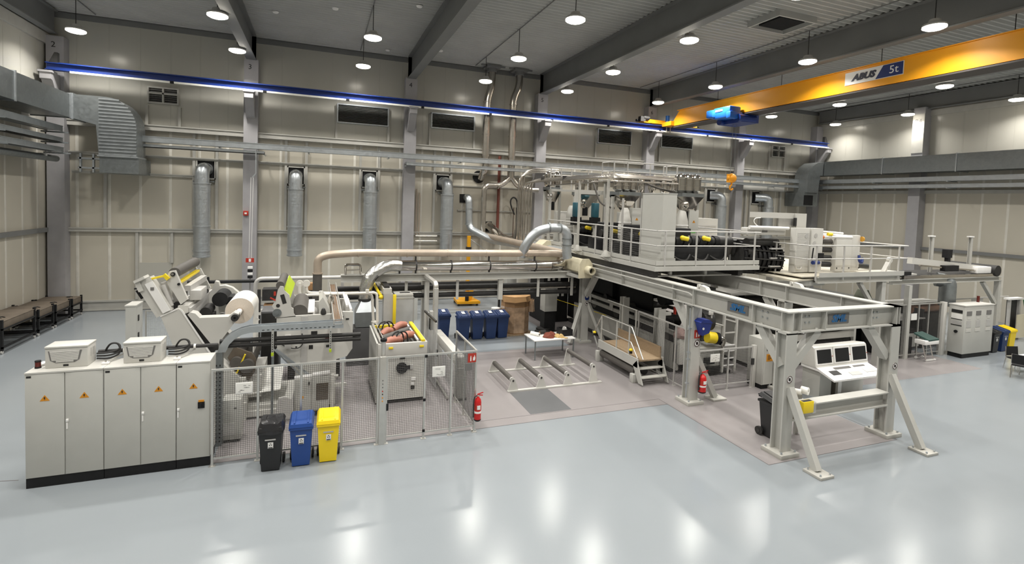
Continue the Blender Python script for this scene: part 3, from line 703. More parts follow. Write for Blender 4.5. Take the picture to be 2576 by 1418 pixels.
# ---------------------------------------------------------------- overhead cable channel in front of the machine
t = thing('cable_channel', 'grey curved steel cable channel bridging over the fence', 'cable channel', (-2.0, 12.7, 0))
arc = [(-2.04, 2.12), (-1.99, 2.28), (-1.90, 2.42), (-1.78, 2.53), (-1.6, 2.62), (-1.4, 2.67), (.6, 2.70)]; inn = [(.6, 2.53), (-1.38, 2.53), (-1.56, 2.49), (-1.70, 2.40), (-1.81, 2.28), (-1.87, 2.12)]
for y in (12.62, 12.82): obj('side_plate', MB().prism(arc+inn, y-.01, y+.01), M_GALV, t)
obj('channel_bed', MB().box(-1.4, .6, 12.63, 12.81, 2.53, 2.55), M_GALV, t)
b = MB()
for k in range(16): b.box(-1.15+k*.1, -1.10+k*.1, 12.606, 12.61, 2.565, 2.58)
obj('slot', b, M_INK, t, kind='stuff')
obj('leg', MB().box(-2.1, -1.94, 12.62, 12.82, .0, 2.12), M_GALVD, t)
b = MB()
for k in range(20): b.box(-2.06, -2.04, 12.612, 12.62, .1+k*.09, .14+k*.09).box(-1.99, -1.97, 12.612, 12.62, .1+k*.09, .14+k*.09)
obj('slot', b, M_INK, t, kind='stuff')
for x, z0 in ((-.93, .1), (.31, 2.0)):
    s = obj('hanger', MB().box(x-.025, x+.025, 12.58, 12.62, z0 if z0 > 1 else 1.95, 2.56), M_ALU, t)
    b = MB()
    for k in range(8): b.box(x-.008, x+.008, 12.574, 12.58, 2.06+k*.055, 2.09+k*.055)
    obj('slot', b, M_INK, s, kind='stuff'); obj('cap', MB().box(x-.027, x+.027, 12.56, 12.62, 1.98, 2.05), M_GREENL, s, label='lime plastic end cap')
obj('leg', MB().box(-.95, -.90, 12.6, 12.65, 0, 2.0), M_GALVD, t)
t = thing('cable_duct_tube', 'pair of long black cable tubes below the grey channel', 'tube', (-.4, 12.7, 2.25))
for z in (2.24, 2.35): obj('tube', MB().cyl((-2.0, 12.7, z), (1.0, 12.68, z-.01), .048, n=12), M_RUBBER, t)
t = thing('cable_tray', 'open cable tray with brown cables running back from the channel', 'cable tray', (.5, 15.5, 2.7))
for x in (.38, .58): obj('side_rail', MB().box(x-.012, x+.012, 12.6, 18.2, 2.62, 2.74), M_ALU, t)
obj('tray_bed', MB().box(.38, .58, 12.6, 18.2, 2.62, 2.635), M_ALUP, t)
b = MB()
for k in range(7): b.tube([(.41+.022*k, 12.65, 2.65+.01*(k % 2)), (.42+.02*k+random.uniform(-.03, .03), 15, 2.66), (.41+.022*k, 18.2, 2.65)], .012, 6, 1)
obj('cable', b, mat('brown_cables', (.20, .13, .08), .6, 0, .3, 20), t, kind='stuff')

# ---------------------------------------------------------------- guard fences
def fence(lab, pts, z0, z1, m=M_ALU, wm=M_WIRE, pitch=.04, extra=None, foot=True):
    t = thing('guard_fence', lab, 'fence', (pts[0][0], pts[0][1], 0))
    for i, p in enumerate(pts):
        obj('post', MB().box(p[0]-.022, p[0]+.022, p[1]-.022, p[1]+.022, 0, z1), m, t)
        if foot: obj('foot_plate', MB().box(p[0]-.06, p[0]+.06, p[1]-.05, p[1]+.05, 0, .01), m, t)
    for a, b in zip(pts[:-1], pts[1:]):
        A = Vector((a[0], a[1], 0)); B = Vector((b[0], b[1], 0)); d = (B-A).normalized(); A2 = A+d*.024; B2 = B-d*.024; L = (B2-A2).length
        obj('top_rail', MB().bar(A2+Vector((0, 0, z1-.02)), B2+Vector((0, 0, z1-.02)), .04), m, t)
        obj('bottom_rail', MB().bar(A2+Vector((0, 0, z0)), B2+Vector((0, 0, z0)), .03), m, t)
        nx = max(2, int(L/pitch)); nz = int((z1-.04-z0)/pitch)
        obj('wire_mesh', MB().grid(A2+Vector((0, 0, z0)), B2-A2, (0, 0, z1-.04-z0), nx, nz, .0055), wm, t, kind='stuff')
    return t
def board(lab, x0, x1, y, z0, z1):
    t = thing('notice_board', lab, 'sign', ((x0+x1)/2, y, z0))
    obj('frame', MB().box(x0, x1, y, y+.012, z0, z1, bev=.004), M_SIGNW, t)
    obj('sheet', MB().box(x0+.02, x1-.02, y-.003, y, z0+.02, z1-.02), M_PAPER, t)
    b = MB(); random.seed(int(x0*100))
    for k in range(7):
        xx = x0+.04+random.random()*(x1-x0-.12); zz = z0+.04+random.random()*(z1-z0-.08); b.box(xx, xx+.02+.05*random.random(), y-.005, y-.003, zz, zz+.008)
    obj('drawing_lines', b, M_SIGNG, t, kind='stuff')
fence('wire guard fence panels between the cabinets and the tall switch post', [(-1.97, 11.73), (-1.13, 11.73), (-.29, 11.73), (.56, 11.73), (1.33, 11.73)], .16, 2.03)
fence('wire guard gate and panels right of the tall switch post', [(1.52, 11.73), (2.4, 11.73), (3.04, 11.73), (3.65, 11.73)], .16, 2.03)
fence('side return of the wire guard fence by the fire extinguisher', [(3.66, 11.8), (3.66, 12.75), (3.66, 13.65)], .16, 2.03)
t = thing('switch_post', 'tall aluminium gate post with push buttons', 'post', (1.43, 11.73, 0))
obj('profile', MB().box(1.36, 1.5, 11.68, 11.78, 0, 2.04, bev=.008), M_ALU, t)
obj('conduit', MB().cyl((1.45, 11.85, 0.1), (1.45, 11.85, 2.36), .05, n=12), M_ALU, t)
obj('conduit_clamp', MB().ring((1.45, 11.85, 2.36), (1.45, 11.85, 2.42), .075, .03, 14), M_BLACK, t)
for z, m in ((1.5, M_SIGNG), (1.42, M_SIGNG), (1.34, M_SIGNG), (1.25, M_SIGNR), (1.18, M_INK), (1.1, M_AMBER), (1.02, M_AMBER)): obj('push_button', MB().cyl((1.43, 11.68, z), (1.43, 11.665, z), .014, n=10), m, t)
for x, z in ((2.4, .94), (2.4, .2), (1.55, .9), (2.42, 1.98)): 
    o = obj('gate_lock', MB().box(x-.03, x+.03, 11.69, 11.71, z-.03, z+.03) if x > 1.6 else MB().box(x-.025, x+.02, 11.69, 11.71, z-.12, z+.04), M_BLACK, t)
board('white framed drawing on the left fence beside the cabinets', -1.55, -1.23, 11.69, 1.48, 1.72)
board('white framed drawing on the gate beside the nip unit', 2.57, 2.88, 11.69, 1.47, 1.72)
def fire_sign(par_lab, x0, x1, y, z0, z1):
    t = thing('fire_sign', par_lab, 'sign', ((x0+x1)/2, y, z0))
    obj('plate', MB().box(x0, x1, y, y+.008, z0, z1), M_SIGNR, t); w = x1-x0; h = z1-z0
    obj('extinguisher_symbol', MB().box(x0+w*.28, x0+w*.42, y-.003, y, z0+h*.15, z0+h*.6).box(x0+w*.3, x0+w*.40, y-.003, y, z0+h*.63, z0+h*.72), M_SIGNW, t)
    obj('flame_symbol', MB().prism([(x0+w*.6, z0+h*.2), (x0+w*.85, z0+h*.2), (x0+w*.9, z0+h*.5), (x0+w*.78, z0+h*.85), (x0+w*.72, z0+h*.5), (x0+w*.63, z0+h*.65)], y-.003, y), M_SIGNW, t)
fire_sign('red fire extinguisher sign on the fence corner', 3.43, 3.64, 11.69, 1.75, 1.97)
t = thing('cover_plate', 'small grey box under the red fence sign', 'box', (3.46, 11.7, 1.55)); obj('lid', MB().box(3.38, 3.55, 11.69, 11.71, 1.56, 1.73), M_SIGNG, t)
def extinguisher(lab, x, y, z0, face=-PI/2):
    t = thing('fire_extinguisher', lab, 'extinguisher', (x, y, z0))
    b = obj('cylinder', MB().lathe((x, y, z0), [(.05, 0), (.082, .02), (.085, .06), (.085, .46), (.07, .53), (.035, .57), (.03, .6)], 18), M_RED, t)
    obj('base_ring', MB().lathe((x, y, z0-.002), [(.06, 0), (.086, .022), (.0865, .05)], 18), M_BLACK, b)
    obj('label', MB().lathe((x, y, z0+.28), [(.0865, 0), (.0865, .12)], 18), M_SIGNR, b)
    obj('white_band', MB().lathe((x, y, z0+.2), [(.087, 0), (.087, .05)], 18), M_SIGNW, b)
    obj('text_panel', MB().box(x-.04, x+.04, y-.09, y-.082, z0+.3, z0+.4), M_SIGNW, b)
    obj('valve', MB().box(x-.02, x+.02, y-.02, y+.02, z0+.6, z0+.64), M_CHROME, t)
    obj('lever', MB().bar((x-.02, y, z0+.65), (x+.12, y-.03, z0+.7), .02).bar((x-.02, y, z0+.64), (x+.11, y-.03, z0+.63), .02), M_RED, t)
    obj('hose', MB().tube([(x-.03, y, z0+.62), (x-.1, y-.02, z0+.6), (x-.115, y-.02, z0+.45), (x-.11, y-.02, z0+.1)], .016, 8, 2), M_RUBBER, t)
    obj('hanger', MB().box(x-.02, x+.02, y+.08, y+.12, z0+.45, z0+.5), M_DARK, t)
    return t
extinguisher('red fire extinguisher hanging on the wire fence corner', 3.69, 11.6, .33)

# ---------------------------------------------------------------- wheelie bins
def bin_(x, y, m, lab, group, rz=0, lid=None, sticker=True, h=.93, bag=False):
    t = thing('wheelie_bin', lab, 'bin', (0, 0, 0), group); lid = lid or m
    # local frame: front at y=0 facing -y, depth .5
    def frustum(z0, z1, b0, b1):
        return MB()._new([(b0[0], b0[2], z0), (b0[1], b0[2], z0), (b0[1], b0[3], z0), (b0[0], b0[3], z0), (b1[0], b1[2], z1), (b1[1], b1[2], z1), (b1[1], b1[3], z1), (b1[0], b1[3], z1)],
            [(3, 2, 1, 0), (4, 5, 6, 7), (0, 1, 5, 4), (1, 2, 6, 5), (2, 3, 7, 6), (3, 0, 4, 7)])
    b = obj('body', frustum(.02, .82, (-.17, .17, .05, .40), (-.215, .215, 0, .46)), m, t)
    obj('rim', MB().box(-.235, .235, -.03, .49, .80, .86, bev=.012), m, t)
    L = MB()._new([(-.24, -.04, .86), (.24, -.04, .86), (.24, .46, .96), (-.24, .46, .96), (-.20, -.02, .93), (.20, -.02, .93), (.20, .44, 1.03), (-.20, .44, 1.03)], [(3, 2, 1, 0), (4, 5, 6, 7), (0, 1, 5, 4), (1, 2, 6, 5), (2, 3, 7, 6), (3, 0, 4, 7)])
    L = obj('lid', L, lid, t)
    obj('lid_rib', MB().box(-.15, -.11, .02, .4, .955, .965).box(.11, .15, .02, .4, .955, .965) if False else MB().bar((-.13, .0, .94), (-.13, .42, 1.035), .03, .02).bar((.13, .0, .94), (.13, .42, 1.035), .03, .02), lid, L)
    obj('handle', MB().cyl((-.2, .5, .95), (.2, .5, .95), .018, n=8).box(-.2, -.16, .42, .5, .9, .97).box(.16, .2, .42, .5, .9, .97), m, t)
    if bag:
        random.seed(3); g = MB(); pts = []
        for k in range(16):
            a = 2*PI*k/16; pts.append((.245*math.copysign(abs(math.cos(a))**.5, math.cos(a)), .22+.26*math.copysign(abs(math.sin(a))**.5, math.sin(a))))
        v = [(p[0]*(1+.05*random.random()), .22+(p[1]-.22)*(1+.05*random.random()), .78+.05*random.random()) for p in pts]+[(p[0]*1.02, p[1], .9) for p in pts]+[(p[0]*.85, .22+(p[1]-.22)*.85, .97+.06*random.random()) for p in pts]+[(p[0]*.4, .22+(p[1]-.22)*.4, 1.0+.05*random.random()) for p in pts]
        g._new(v, [(r*16+i, r*16+(i+1) % 16, (r+1)*16+(i+1) % 16, (r+1)*16+i) for r in range(3) for i in range(16)]+[tuple(range(48, 64))])
        obj('bin_bag', g, mat('black_film_bag', (.02, .02, .022), .25, 0, .2, 6, .8, 8), t, label='crumpled black bag pulled over the lid')
    for s in (-1, 1):
        w = obj('wheel', MB().cyl((s*.19, .42, .1), (s*.235, .42, .1), .1, n=18), M_RUBBER, t); obj('hub', MB().cyl((s*.236, .42, .1), (s*.242, .42, .1), .04, n=10), M_DARK, w)
    if sticker:
        pl = obj('recycling_label', MB().box(-.045, .055, .0, .01, .5, .62), M_SIGNW if sticker is True else M_BYEL, t, label='white label with a recycling mark')
        for k in range(3):
            a = PI/2+k*2*PI/3; c = (.005, .575)
            obj('arrow', MB().prism([(c[0]+.026*math.cos(a+d)*q, c[1]+.026*math.sin(a+d)*q) for d, q in ((-.6, .6), (-.6, 1.15), (.45, 1.15), (.75, .85), (.45, .6))], -.004, .0), M_INK, pl)
        obj('label_text', MB().box(-.035, .045, -.004, .0, .505, .512).box(-.035, .045, -.004, .0, .518, .525), M_INK, pl)
        obj('name_strip', MB().box(-.1, .1, -.006, .004, .665, .69), M_ALUP, t)
    t.location = (x, y, 0); t.rotation_euler = (0, 0, rz)
    return t
bin_(-.84, 11.13, M_BBLK, 'black wheelie bin with a crumpled bag against the fence', 'wheelie bins at the left fence', -.05, bag=True)
bin_(-.265, 11.16, M_BBLUE, 'blue wheelie bin between the black and yellow bins', 'wheelie bins at the left fence', -.04)
bin_(.27, 11.18, M_BYEL, 'yellow wheelie bin against the left wire fence', 'wheelie bins at the left fence', -.04)
# ---------------------------------------------------------------- unwinder with the white reel
t = thing('unwinder', 'white tilted unwinding machine carrying the white reel', 'machine', (-2.6, 15.2, 0))
def slab(y0, y1):
    o = obj('side_frame', MB().prism([(-3.43, 2.69), (-3.12, 2.85), (-3.06, 2.85), (-3.0, 2.79), (-2.41, 1.75), (-1.6, .9), (-1.6, .45), (-3.0, .45), (-3.15, 1.9)], y0, y1), M_WHITE, t)
    return o
s1 = slab(13.97, 14.35); s2 = slab(16.2, 16.55)
obj('edge_band', MB().bar((-3.02, 13.965, 2.84), (-2.36, 13.965, 1.66), .012, .035).bar((-3.43, 13.965, 2.69), (-3.1, 13.965, 2.85), .012, .03), M_SIGNW, s1)
obj('foot_box', MB().box(-3.0, -1.6, 13.9, 16.6, 0, .45), M_WHITE, t)
obj('cross_beam', MB().bar((-3.0, 14.1, 2.80), (-2.95, 16.5, 2.84), .22, .2), M_WHITE, t)
obj('beam_cover', MB().bar((-2.86, 14.1, 2.72), (-2.81, 16.5, 2.76), .05, .24), M_ALUP, t)
ch = obj('tilted_guide', MB().bar((-3.36, 14.12, 2.74), (-3.79, 14.12, 3.55), .34, .3, (0, 1, 0)), M_WHITE, t)
obj('end_plate', MB().bar((-3.93, 14.05, 3.52), (-3.73, 14.05, 3.63), .36, .06, (-.47, 0, .88)).bar((-3.9, 13.93, 3.55), (-3.8, 13.93, 3.3), .02, .1), M_WHITE, ch)
obj('guide_cover', MB().bar((-3.30, 13.945, 2.80), (-3.66, 13.945, 3.50), .02, .17, (1, 0, .5)), M_SIGNW, ch)
obj('guide_label', MB().box(-3.62, -3.55, 13.925, 13.935, 3.32, 3.39), M_SIGNG, ch)
obj('sensor', MB().bar((-3.93, 14.1, 3.3), (-3.82, 14.1, 3.1), .05).cyl((-3.98, 14.1, 3.34), (-3.88, 14.1, 3.34), .02), M_BLACK, ch)
for y, w in ((14.2, .12), (16.1, .12)):
    a = obj('roller_arm', MB().prism([(-3.36, 3.58), (-3.3, 3.72), (-3.18, 3.74), (-3.08, 3.46), (-2.92, 3.04), (-3.06, 2.92), (-3.2, 3.2), (-3.33, 3.42)], y-w/2, y+w/2), M_WHITE, t)
    obj('bearing', MB().cyl((-3.22, y-.09, 3.66), (-3.22, y-.06, 3.66), .05, n=14).cyl((-3.1, y-.09, 3.42), (-3.1, y-.06, 3.42), .03), M_BLACK, a)
obj('press_roller', MB().cyl((-3.22, 14.28, 3.67), (-3.14, 16.02, 3.72), .125, n=24), M_GREYR, t, label='dark grey rubber roller at the top')
obj('roller_shaft', MB().cyl((-3.225, 14.1, 3.665), (-3.13, 16.2, 3.72), .03, n=10), M_CHROME, t)
obj('guard_bar', MB().bar((-3.12, 14.25, 3.44), (-3.05, 15.9, 3.5), .1, .05), M_YEL, t, label='yellow guard bar under the roller')
obj('guard_bar', MB().bar((-3.62, 14.0, 3.58), (-3.34, 14.1, 3.64), .05, .04).bar((-3.4, 14.1, 3.66), (-3.3, 14.1, 3.55), .08), M_YEL, t, label='yellow guard bar')
obj('inner_drive', MB().box(-2.95, -2.7, 14.5, 15.2, 2.95, 3.2, bev=.02).box(-3.3, -3.05, 14.4, 14.8, 2.85, 3.2, bev=.02).bar((-3.0, 14.5, 3.25), (-2.9, 15.9, 3.3), .14), M_ALUP, t)
obj('pneumatic_cylinder', MB().cyl((-3.25, 14.15, 2.9), (-3.42, 14.15, 3.4), .05).cyl((-3.3, 14.3, 3.0), (-3.45, 14.3, 3.45), .06), M_ALUP, t)
obj('drive_motor', MB().box(-3.22, -3.05, 14.2, 14.5, 2.72, 2.95).cyl((-2.95, 15.4, 2.9), (-2.95, 16.1, 2.9), .14), M_BLACK, t)
obj('far_guard', MB().prism([(-3.0, 2.9), (-3.14, 3.5), (-3.0, 3.55), (-2.75, 3.0)], 15.98, 16.06), M_WHITE, t)
obj('holder_arm', MB().prism([(-2.88, 2.71), (-2.82, 2.76), (-2.72, 2.73), (-2.63, 2.62), (-2.02, 2.62), (-1.90, 2.72), (-1.80, 2.68), (-1.80, 2.55), (-1.89, 2.46), (-2.25, 1.93), (-2.36, 1.93)], 13.95, 14.25), M_WHITE, t)
obj('holder_arm', MB().prism([(-2.87, 2.71), (-2.73, 2.9), (-2.64, 3.19), (-2.56, 3.17), (-2.53, 3.06), (-2.4, 3.07), (-2.22, 3.0), (-2.05, 2.84), (-1.8, 2.7), (-1.8, 2.5), (-1.92, 2.48), (-2.64, 2.0)], 15.95, 16.15), M_WHITE, t)
obj('arm_shaft', MB().cyl((-2.45, 14.2, 2.2), (-2.45, 16.0, 2.2), .12, n=16), M_ALUP, t)
obj('brake_motor', MB().cyl((-2.4, 15.2, 2.82), (-2.4, 15.85, 2.82), .19, n=18).box(-2.3, -2.12, 15.3, 15.8, 2.66, 2.86), M_BLACK, t)
obj('brake_motor', MB().cyl((-2.68, 14.9, 2.55), (-2.68, 15.5, 2.55), .13, n=16).box(-2.75, -2.5, 15.0, 15.3, 2.35, 2.5), M_DARK, t)
obj('dark_backing_panel', MB().box(-2.6, -2.55, 14.3, 16.0, 1.2, 2.2), M_DARK, t)
obj('drive_belt_guard', MB().prism([(-2.98, 2.7), (-2.88, 2.74), (-2.3, 1.75), (-2.36, 1.62)], 14.05, 14.2), M_DARK, t)
r = thing('film_reel', 'large white film reel on the unwinder arms', 'reel', (-1.87, 15.2, 2.26))
obj('roll', MB().ring((-1.87, 14.7, 2.6), (-1.87, 15.85, 2.6), .335, .085, 48), M_PAPER, r)
obj('roll_face', MB().ring((-1.87, 14.697, 2.6), (-1.87, 14.70, 2.6), .33, .085, 48), mat('roll_edge_cream', (.66, .58, .49), .6, 0, .05, 30), r, label='cream wound edge of the reel')
obj('core', MB().ring((-1.87, 14.66, 2.6), (-1.87, 15.9, 2.6), .085, .07, 24), M_BROWNP, r)
obj('reel_shaft', MB().cyl((-1.87, 14.12, 2.6), (-1.87, 16.0, 2.6), .06, n=16).cyl((-1.87, 14.3, 2.6), (-1.87, 14.66, 2.6), .07, n=16), M_SIGNW, r)
obj('shaft_end', MB().ring((-1.87, 13.86, 2.6), (-1.87, 14.12, 2.6), .085, .03, 18).cyl((-1.87, 13.9, 2.6), (-1.87, 14.0, 2.6), .03), M_DARK, r)
obj('hanging_web', MB().box(-1.56, -1.535, 14.75, 15.8, 1.2, 2.6).bar((-1.54, 15.2, 2.3), (-1.46, 15.2, 2.22), .02, .04), M_PAPER, r, label='white web hanging down from the reel')
b = thing('lower_nip', 'brown guarded lower roller unit with yellow bar below the reel', 'machine', (-1.75, 14.5, .9))
obj('side_guard', MB().prism([(-2.07, 1.53), (-1.92, 1.80), (-1.53, 1.62), (-1.42, 1.46), (-1.44, 1.14), (-1.58, .92), (-1.82, 1.10)], 14.2, 14.24), M_TARP, b)
obj('roller', MB().cyl((-1.62, 14.05, 1.32), (-1.62, 15.8, 1.32), .17, n=24).cyl((-1.86, 14.08, 1.42), (-1.86, 15.8, 1.42), .14, n=20), M_GREYR, b)
obj('guard_bar', MB().bar((-1.66, 14.1, 1.62), (-1.86, 14.1, 1.12), .05, .035), M_YEL, b, label='yellow slanting guard bar')
obj('bearing_block', MB().box(-1.78, -1.62, 13.95, 14.05, .95, 1.08, bev=.02).cyl((-1.7, 13.93, 1.0), (-1.7, 13.95, 1.0), .035), M_WHITE, b)
obj('arm', MB().bar((-2.02, 14.0, 1.15), (-1.9, 14.0, .85), .05, .1), M_DARK, b)
obj('support', MB().box(-2.1, -1.3, 14.25, 15.9, .45, 1.0), M_WHITE, b)
c = thing('terminal_box', 'grey perforated box on the floor behind the fence beside the cabinets', 'box', (-1.76, 12.95, 0))
obj('body', MB().box(-1.95, -1.57, 12.75, 13.15, .06, .98, bev=.01), M_CAB, c); obj('door', MB().box(-1.93, -1.7, 12.735, 12.75, .18, .45), M_ALUP, c); obj('foot', MB().box(-1.93, -1.6, 12.78, 13.1, 0, .06), M_DARK, c)
obj('vent', MB().box(-1.72, -1.66, 12.742, 12.75, .78, .8), M_INK, c)
# ---------------------------------------------------------------- winder main frame
t = thing('web_winder', 'grey and white web processing frame behind the fence', 'machine', (0, 15, 0))
main = [(-.95, 2.53), (-.5, 2.56), (.63, 2.57), (.63, 2.62), (.9, 2.6), (.9, 1.62), (.76, 1.42), (.5, 1.36), (.5, .16), (-.45, .16), (-.5, 1.15), (-.62, 1.3), (-.93, 1.75)]
f1 = obj('side_plate', MB().prism(main, 14.0, 14.1), M_WHITE, t); obj('side_plate', MB().prism(main, 15.8, 15.9), M_WHITE, t)
obj('stripe', MB().box(-.37, -.22, 13.985, 14.0, 1.35, 2.54), M_ALUP, f1, label='darker grey vertical strip')
for x0, x1, z0, z1, m in ((-.13, .02, 2.0, 2.14, M_INK), (-.18, -.08, 1.68, 1.78, M_INK), (.24, .34, 1.7, 1.76, M_INK), (-.5, -.46, 1.74, 1.77, M_INK), (.63, .66, 2.35, 2.5, M_INK), (.72, .8, 2.4, 2.44, M_INK)):
    obj('opening', MB().box(x0, x1, 13.99, 14.0, z0, z1), m, f1)
obj('socket', MB().cyl((.28, 14.0, 1.95), (.28, 13.9, 1.95), .06).box(.22, .34, 13.95, 14, 1.88, 2.05), mat('socket_brown', (.14, .05, .04)), f1)
obj('name_plate', MB().box(.5, .8, 13.985, 14.0, 1.9, 2.0), M_ALUP, f1)
top = [(-1.06, 2.83), (-.98, 2.98), (-.93, 3.24), (-.88, 3.33), (-.80, 3.32), (-.78, 3.22), (-.66, 3.10), (-.61, 2.78), (-.56, 2.75), (-.55, 2.62), (-.5, 2.54), (-.98, 2.52), (-1.0, 2.62), (-.96, 2.68)]
for y in (14.03, 15.75):
    p = obj('tower_plate', MB().prism(top, y-.03, y+.03), M_WHITE, t)
    if y < 15:
        obj('slot', MB().bar((-.83, y-.033, 3.12), (-.765, y-.033, 2.89), .006, .095, (1, 0, .3)), M_DARK, p)
        obj('bore', MB().cyl((-.92, y-.036, 2.84), (-.92, y-.03, 2.84), .045, n=16), M_DARK, p)
        obj('disc', MB().cyl((-.94, y-.06, 2.66), (-.94, y-.03, 2.66), .105, n=24).cyl((-.94, y-.09, 2.66), (-.94, y-.06, 2.66), .04), M_GALVD, p)
        obj('latch', MB().bar((-1.1, y-.04, 3.05), (-.98, y-.04, 2.98), .03, .03).box(-1.02, -.97, y-.05, y-.03, 3.1, 3.2), M_SIGNR, p)
obj('top_roller', MB().cyl((-.88, 14.08, 3.34), (-.88, 15.72, 3.34), .1, n=20), M_GREYR, t, label='grey top roller')
obj('screen', MB().bar((-.72, 14.1, 3.12), (-.66, 15.3, 3.3), .02, .28, (-.5, 0, .86)), M_GREENL, t, label='lime green transparent guard')
obj('drum', MB().cyl((-.42, 14.12, 2.62), (-.42, 15.78, 2.62), .2, n=28), M_GREYR, t, label='wide grey drum')
obj('cross_plate', MB().bar((-.14, 14.1, 2.62), (-.14, 15.78, 2.62), .16, .03), M_SIGNW, t)
obj('hood', MB().prism([(.05, 2.55), (.05, 2.86), (.14, 2.98), (.33, 2.62), (.33, 2.55)], 14.2, 15.3), M_WHITE, t)
obj('accumulator', MB().lathe((.36, 14.9, 2.4), [(.06, 0), (.09, .1), (.09, .3), (.08, .42), (.05, .5), (.02, .52)], 16), M_CHROME, t)
obj('drip_bottle', MB().lathe((.16, 14.05, 2.56), [(.07, 0), (.07, .07), (.04, .15), (.01, .17)], 12), M_DARK, t)
obj('rail', MB().bar((.75, 14.1, 2.75), (.72, 15.8, 2.8), .05).bar((.85, 14.1, 2.62), (.8, 15.8, 2.7), .06, .1), M_SIGNW, t)
for z, y in ((2.3, 14.6), (1.9, 15.0), (1.5, 14.9)): obj('web_roller', MB().cyl((-.1, 14.1, z), (-.1, 15.8, z), .12, n=20), M_ALUP, t)
obj('web_sheet', MB()._new([(-1.75, 14.2, .55), (-.85, 14.2, .62), (-.85, 15.6, .85), (-1.75, 15.6, .8), (-1.75, 14.2, .53), (-.85, 14.2, .60), (-.85, 15.6, .83), (-1.75, 15.6, .78)], [(0, 1, 2, 3), (7, 6, 5, 4), (0, 4, 5, 1), (1, 5, 6, 2), (2, 6, 7, 3), (3, 7, 4, 0)]), M_PAPER, t, label='white web sheet low in the frame')
obj('lower_deck', MB().box(-1.7, -.55, 14.05, 15.8, .1, .3).box(-1.7, -.6, 13.95, 14.05, .06, .2), M_WHITE, t)
obj('chute', MB().prism([(-.95, .06), (-.86, .6), (-.72, .62), (-.55, .55), (-.52, .75), (-.5, .06)], 13.6, 13.66), M_ALUP, t)
obj('slope_rail', MB().bar((-.95, 13.9, 1.75), (-.15, 13.9, 1.02), .05, .06).bar((-1.05, 13.95, 1.8), (-.3, 13.95, .95), .03, .03), M_GALV, t)
obj('valve_block', MB().box(-.75, -.6, 13.88, 14.0, 1.75, 2.1, bev=.01), M_ALUP, t)
for p in ([(-.3, 13.98, 2.3), (-.15, 13.95, 2.42), (.2, 13.95, 2.38), (.55, 13.98, 2.46)], [(-.35, 13.98, 2.1), (-.3, 13.95, 1.85), (-.45, 13.94, 1.7), (-.75, 13.94, 1.8), (-.95, 13.98, 1.95)]): obj('machine_cable', MB().tube(p, .013, 8, 2), M_RUBBER, t)
k = thing('operator_box', 'white two-door switch box with dark window behind the fence', 'cabinet', (0, 13.9, .1))
obj('body', MB().box(-.5, .33, 13.72, 13.98, .15, 1.0), M_WHITE, k)
d = obj('door', MB().box(-.5, -.1, 13.70, 13.72, .16, 1.0, bev=.004), M_CAB, k); obj('handle', MB().box(-.17, -.14, 13.68, 13.70, .84, .92), M_BLACK, d); obj('sticker', MB().box(-.36, -.28, 13.695, 13.70, .5, .56), M_AMBER, d)
d = obj('door', MB().box(-.09, .33, 13.70, 13.72, .16, 1.03, bev=.004), M_CAB, k); obj('window', MB().box(.02, .31, 13.69, 13.70, .42, .86), M_GLASSD, d)
obj('rounded_cover', MB().cyl((-.5, 13.78, 1.02), (-.09, 13.78, 1.04), .05, n=14).cyl((-.08, 13.78, 1.06), (.34, 13.78, 1.09), .06, n=14), M_SIGNW, k)
obj('side_profile', MB().box(.36, .45, 13.7, 13.8, .14, 1.06, bev=.01), M_WHITE, k)
obj('bracket_arm', MB().box(.45, .75, 13.72, 13.78, .72, .8).cyl((.45, 13.75, 1.0), (.55, 13.75, 1.0), .04), M_WHITE, k)
obj('base', MB().box(-.5, .4, 13.75, 15.8, 0, .15), M_DARK, k)
# pipework and ducts around it
t = thing('white_pipe_loop', 'pair of white pipe loops above the web frame', 'pipe', (.7, 16.2, 1.75))
for p in ([(-.49, 16.2, 3.05), (-.49, 16.2, 2.68), (1.74, 16.2, 2.70), (1.77, 16.2, 1.78)], [(-.3, 16.3, 3.05), (-.3, 16.3, 2.74), (1.6, 16.3, 2.64), (1.66, 16.3, 1.8)]): obj('pipe', MB().elbow(p, .042, 10, 4, .12), M_PVC, t)
obj('flange', MB().cyl((1.7, 16.25, 1.74), (1.7, 16.25, 1.79), .11, n=14), M_PVC, t)
for x in (-.49, -.3): obj('end_cap', MB().cyl((x, 16.25, 3.02), (x, 16.32, 3.02), .1, n=14), M_PVC, t)
obj('tee', MB().cyl((.1, 16.2, 2.66), (.1, 16.2, 2.8), .05).cyl((1.45, 16.2, 2.68), (1.45, 16.2, 2.8), .055), M_PVC, t)
t = thing('exhaust_pipe', 'long tan exhaust pipe running above the service beam', 'pipe', (4, 18.5, 3.6))
obj('pipe', MB().elbow([(0, 18.5, 2.2), (0, 18.5, 3.52), (.35, 18.5, 3.64), (1.28, 18.5, 3.70), (9.0, 18.5, 3.66), (9.25, 18.5, 3.64)], .135, 18, 4, .2), M_BROWNP, t)
for x in (1.3, 3.0, 4.5, 6.0, 7.7): obj('band', MB().ring((x, 18.5, 3.695-.004*x), (x+.04, 18.5, 3.695-.004*x), .148, .13, 18), M_BROWNP, t)
obj('collar', MB().ring((0, 18.5, 2.98), (0, 18.5, 3.02), .17, .13, 18), M_BROWNP, t)
obj('lower_sleeve', MB().cyl((0, 18.5, 2.0), (0, 18.5, 2.98), .15, n=18), M_GREYR, t)
t = thing('exhaust_duct', 'fat silver flexible duct and straight pipe above the service beam', 'duct', (4, 18.3, 3.2))
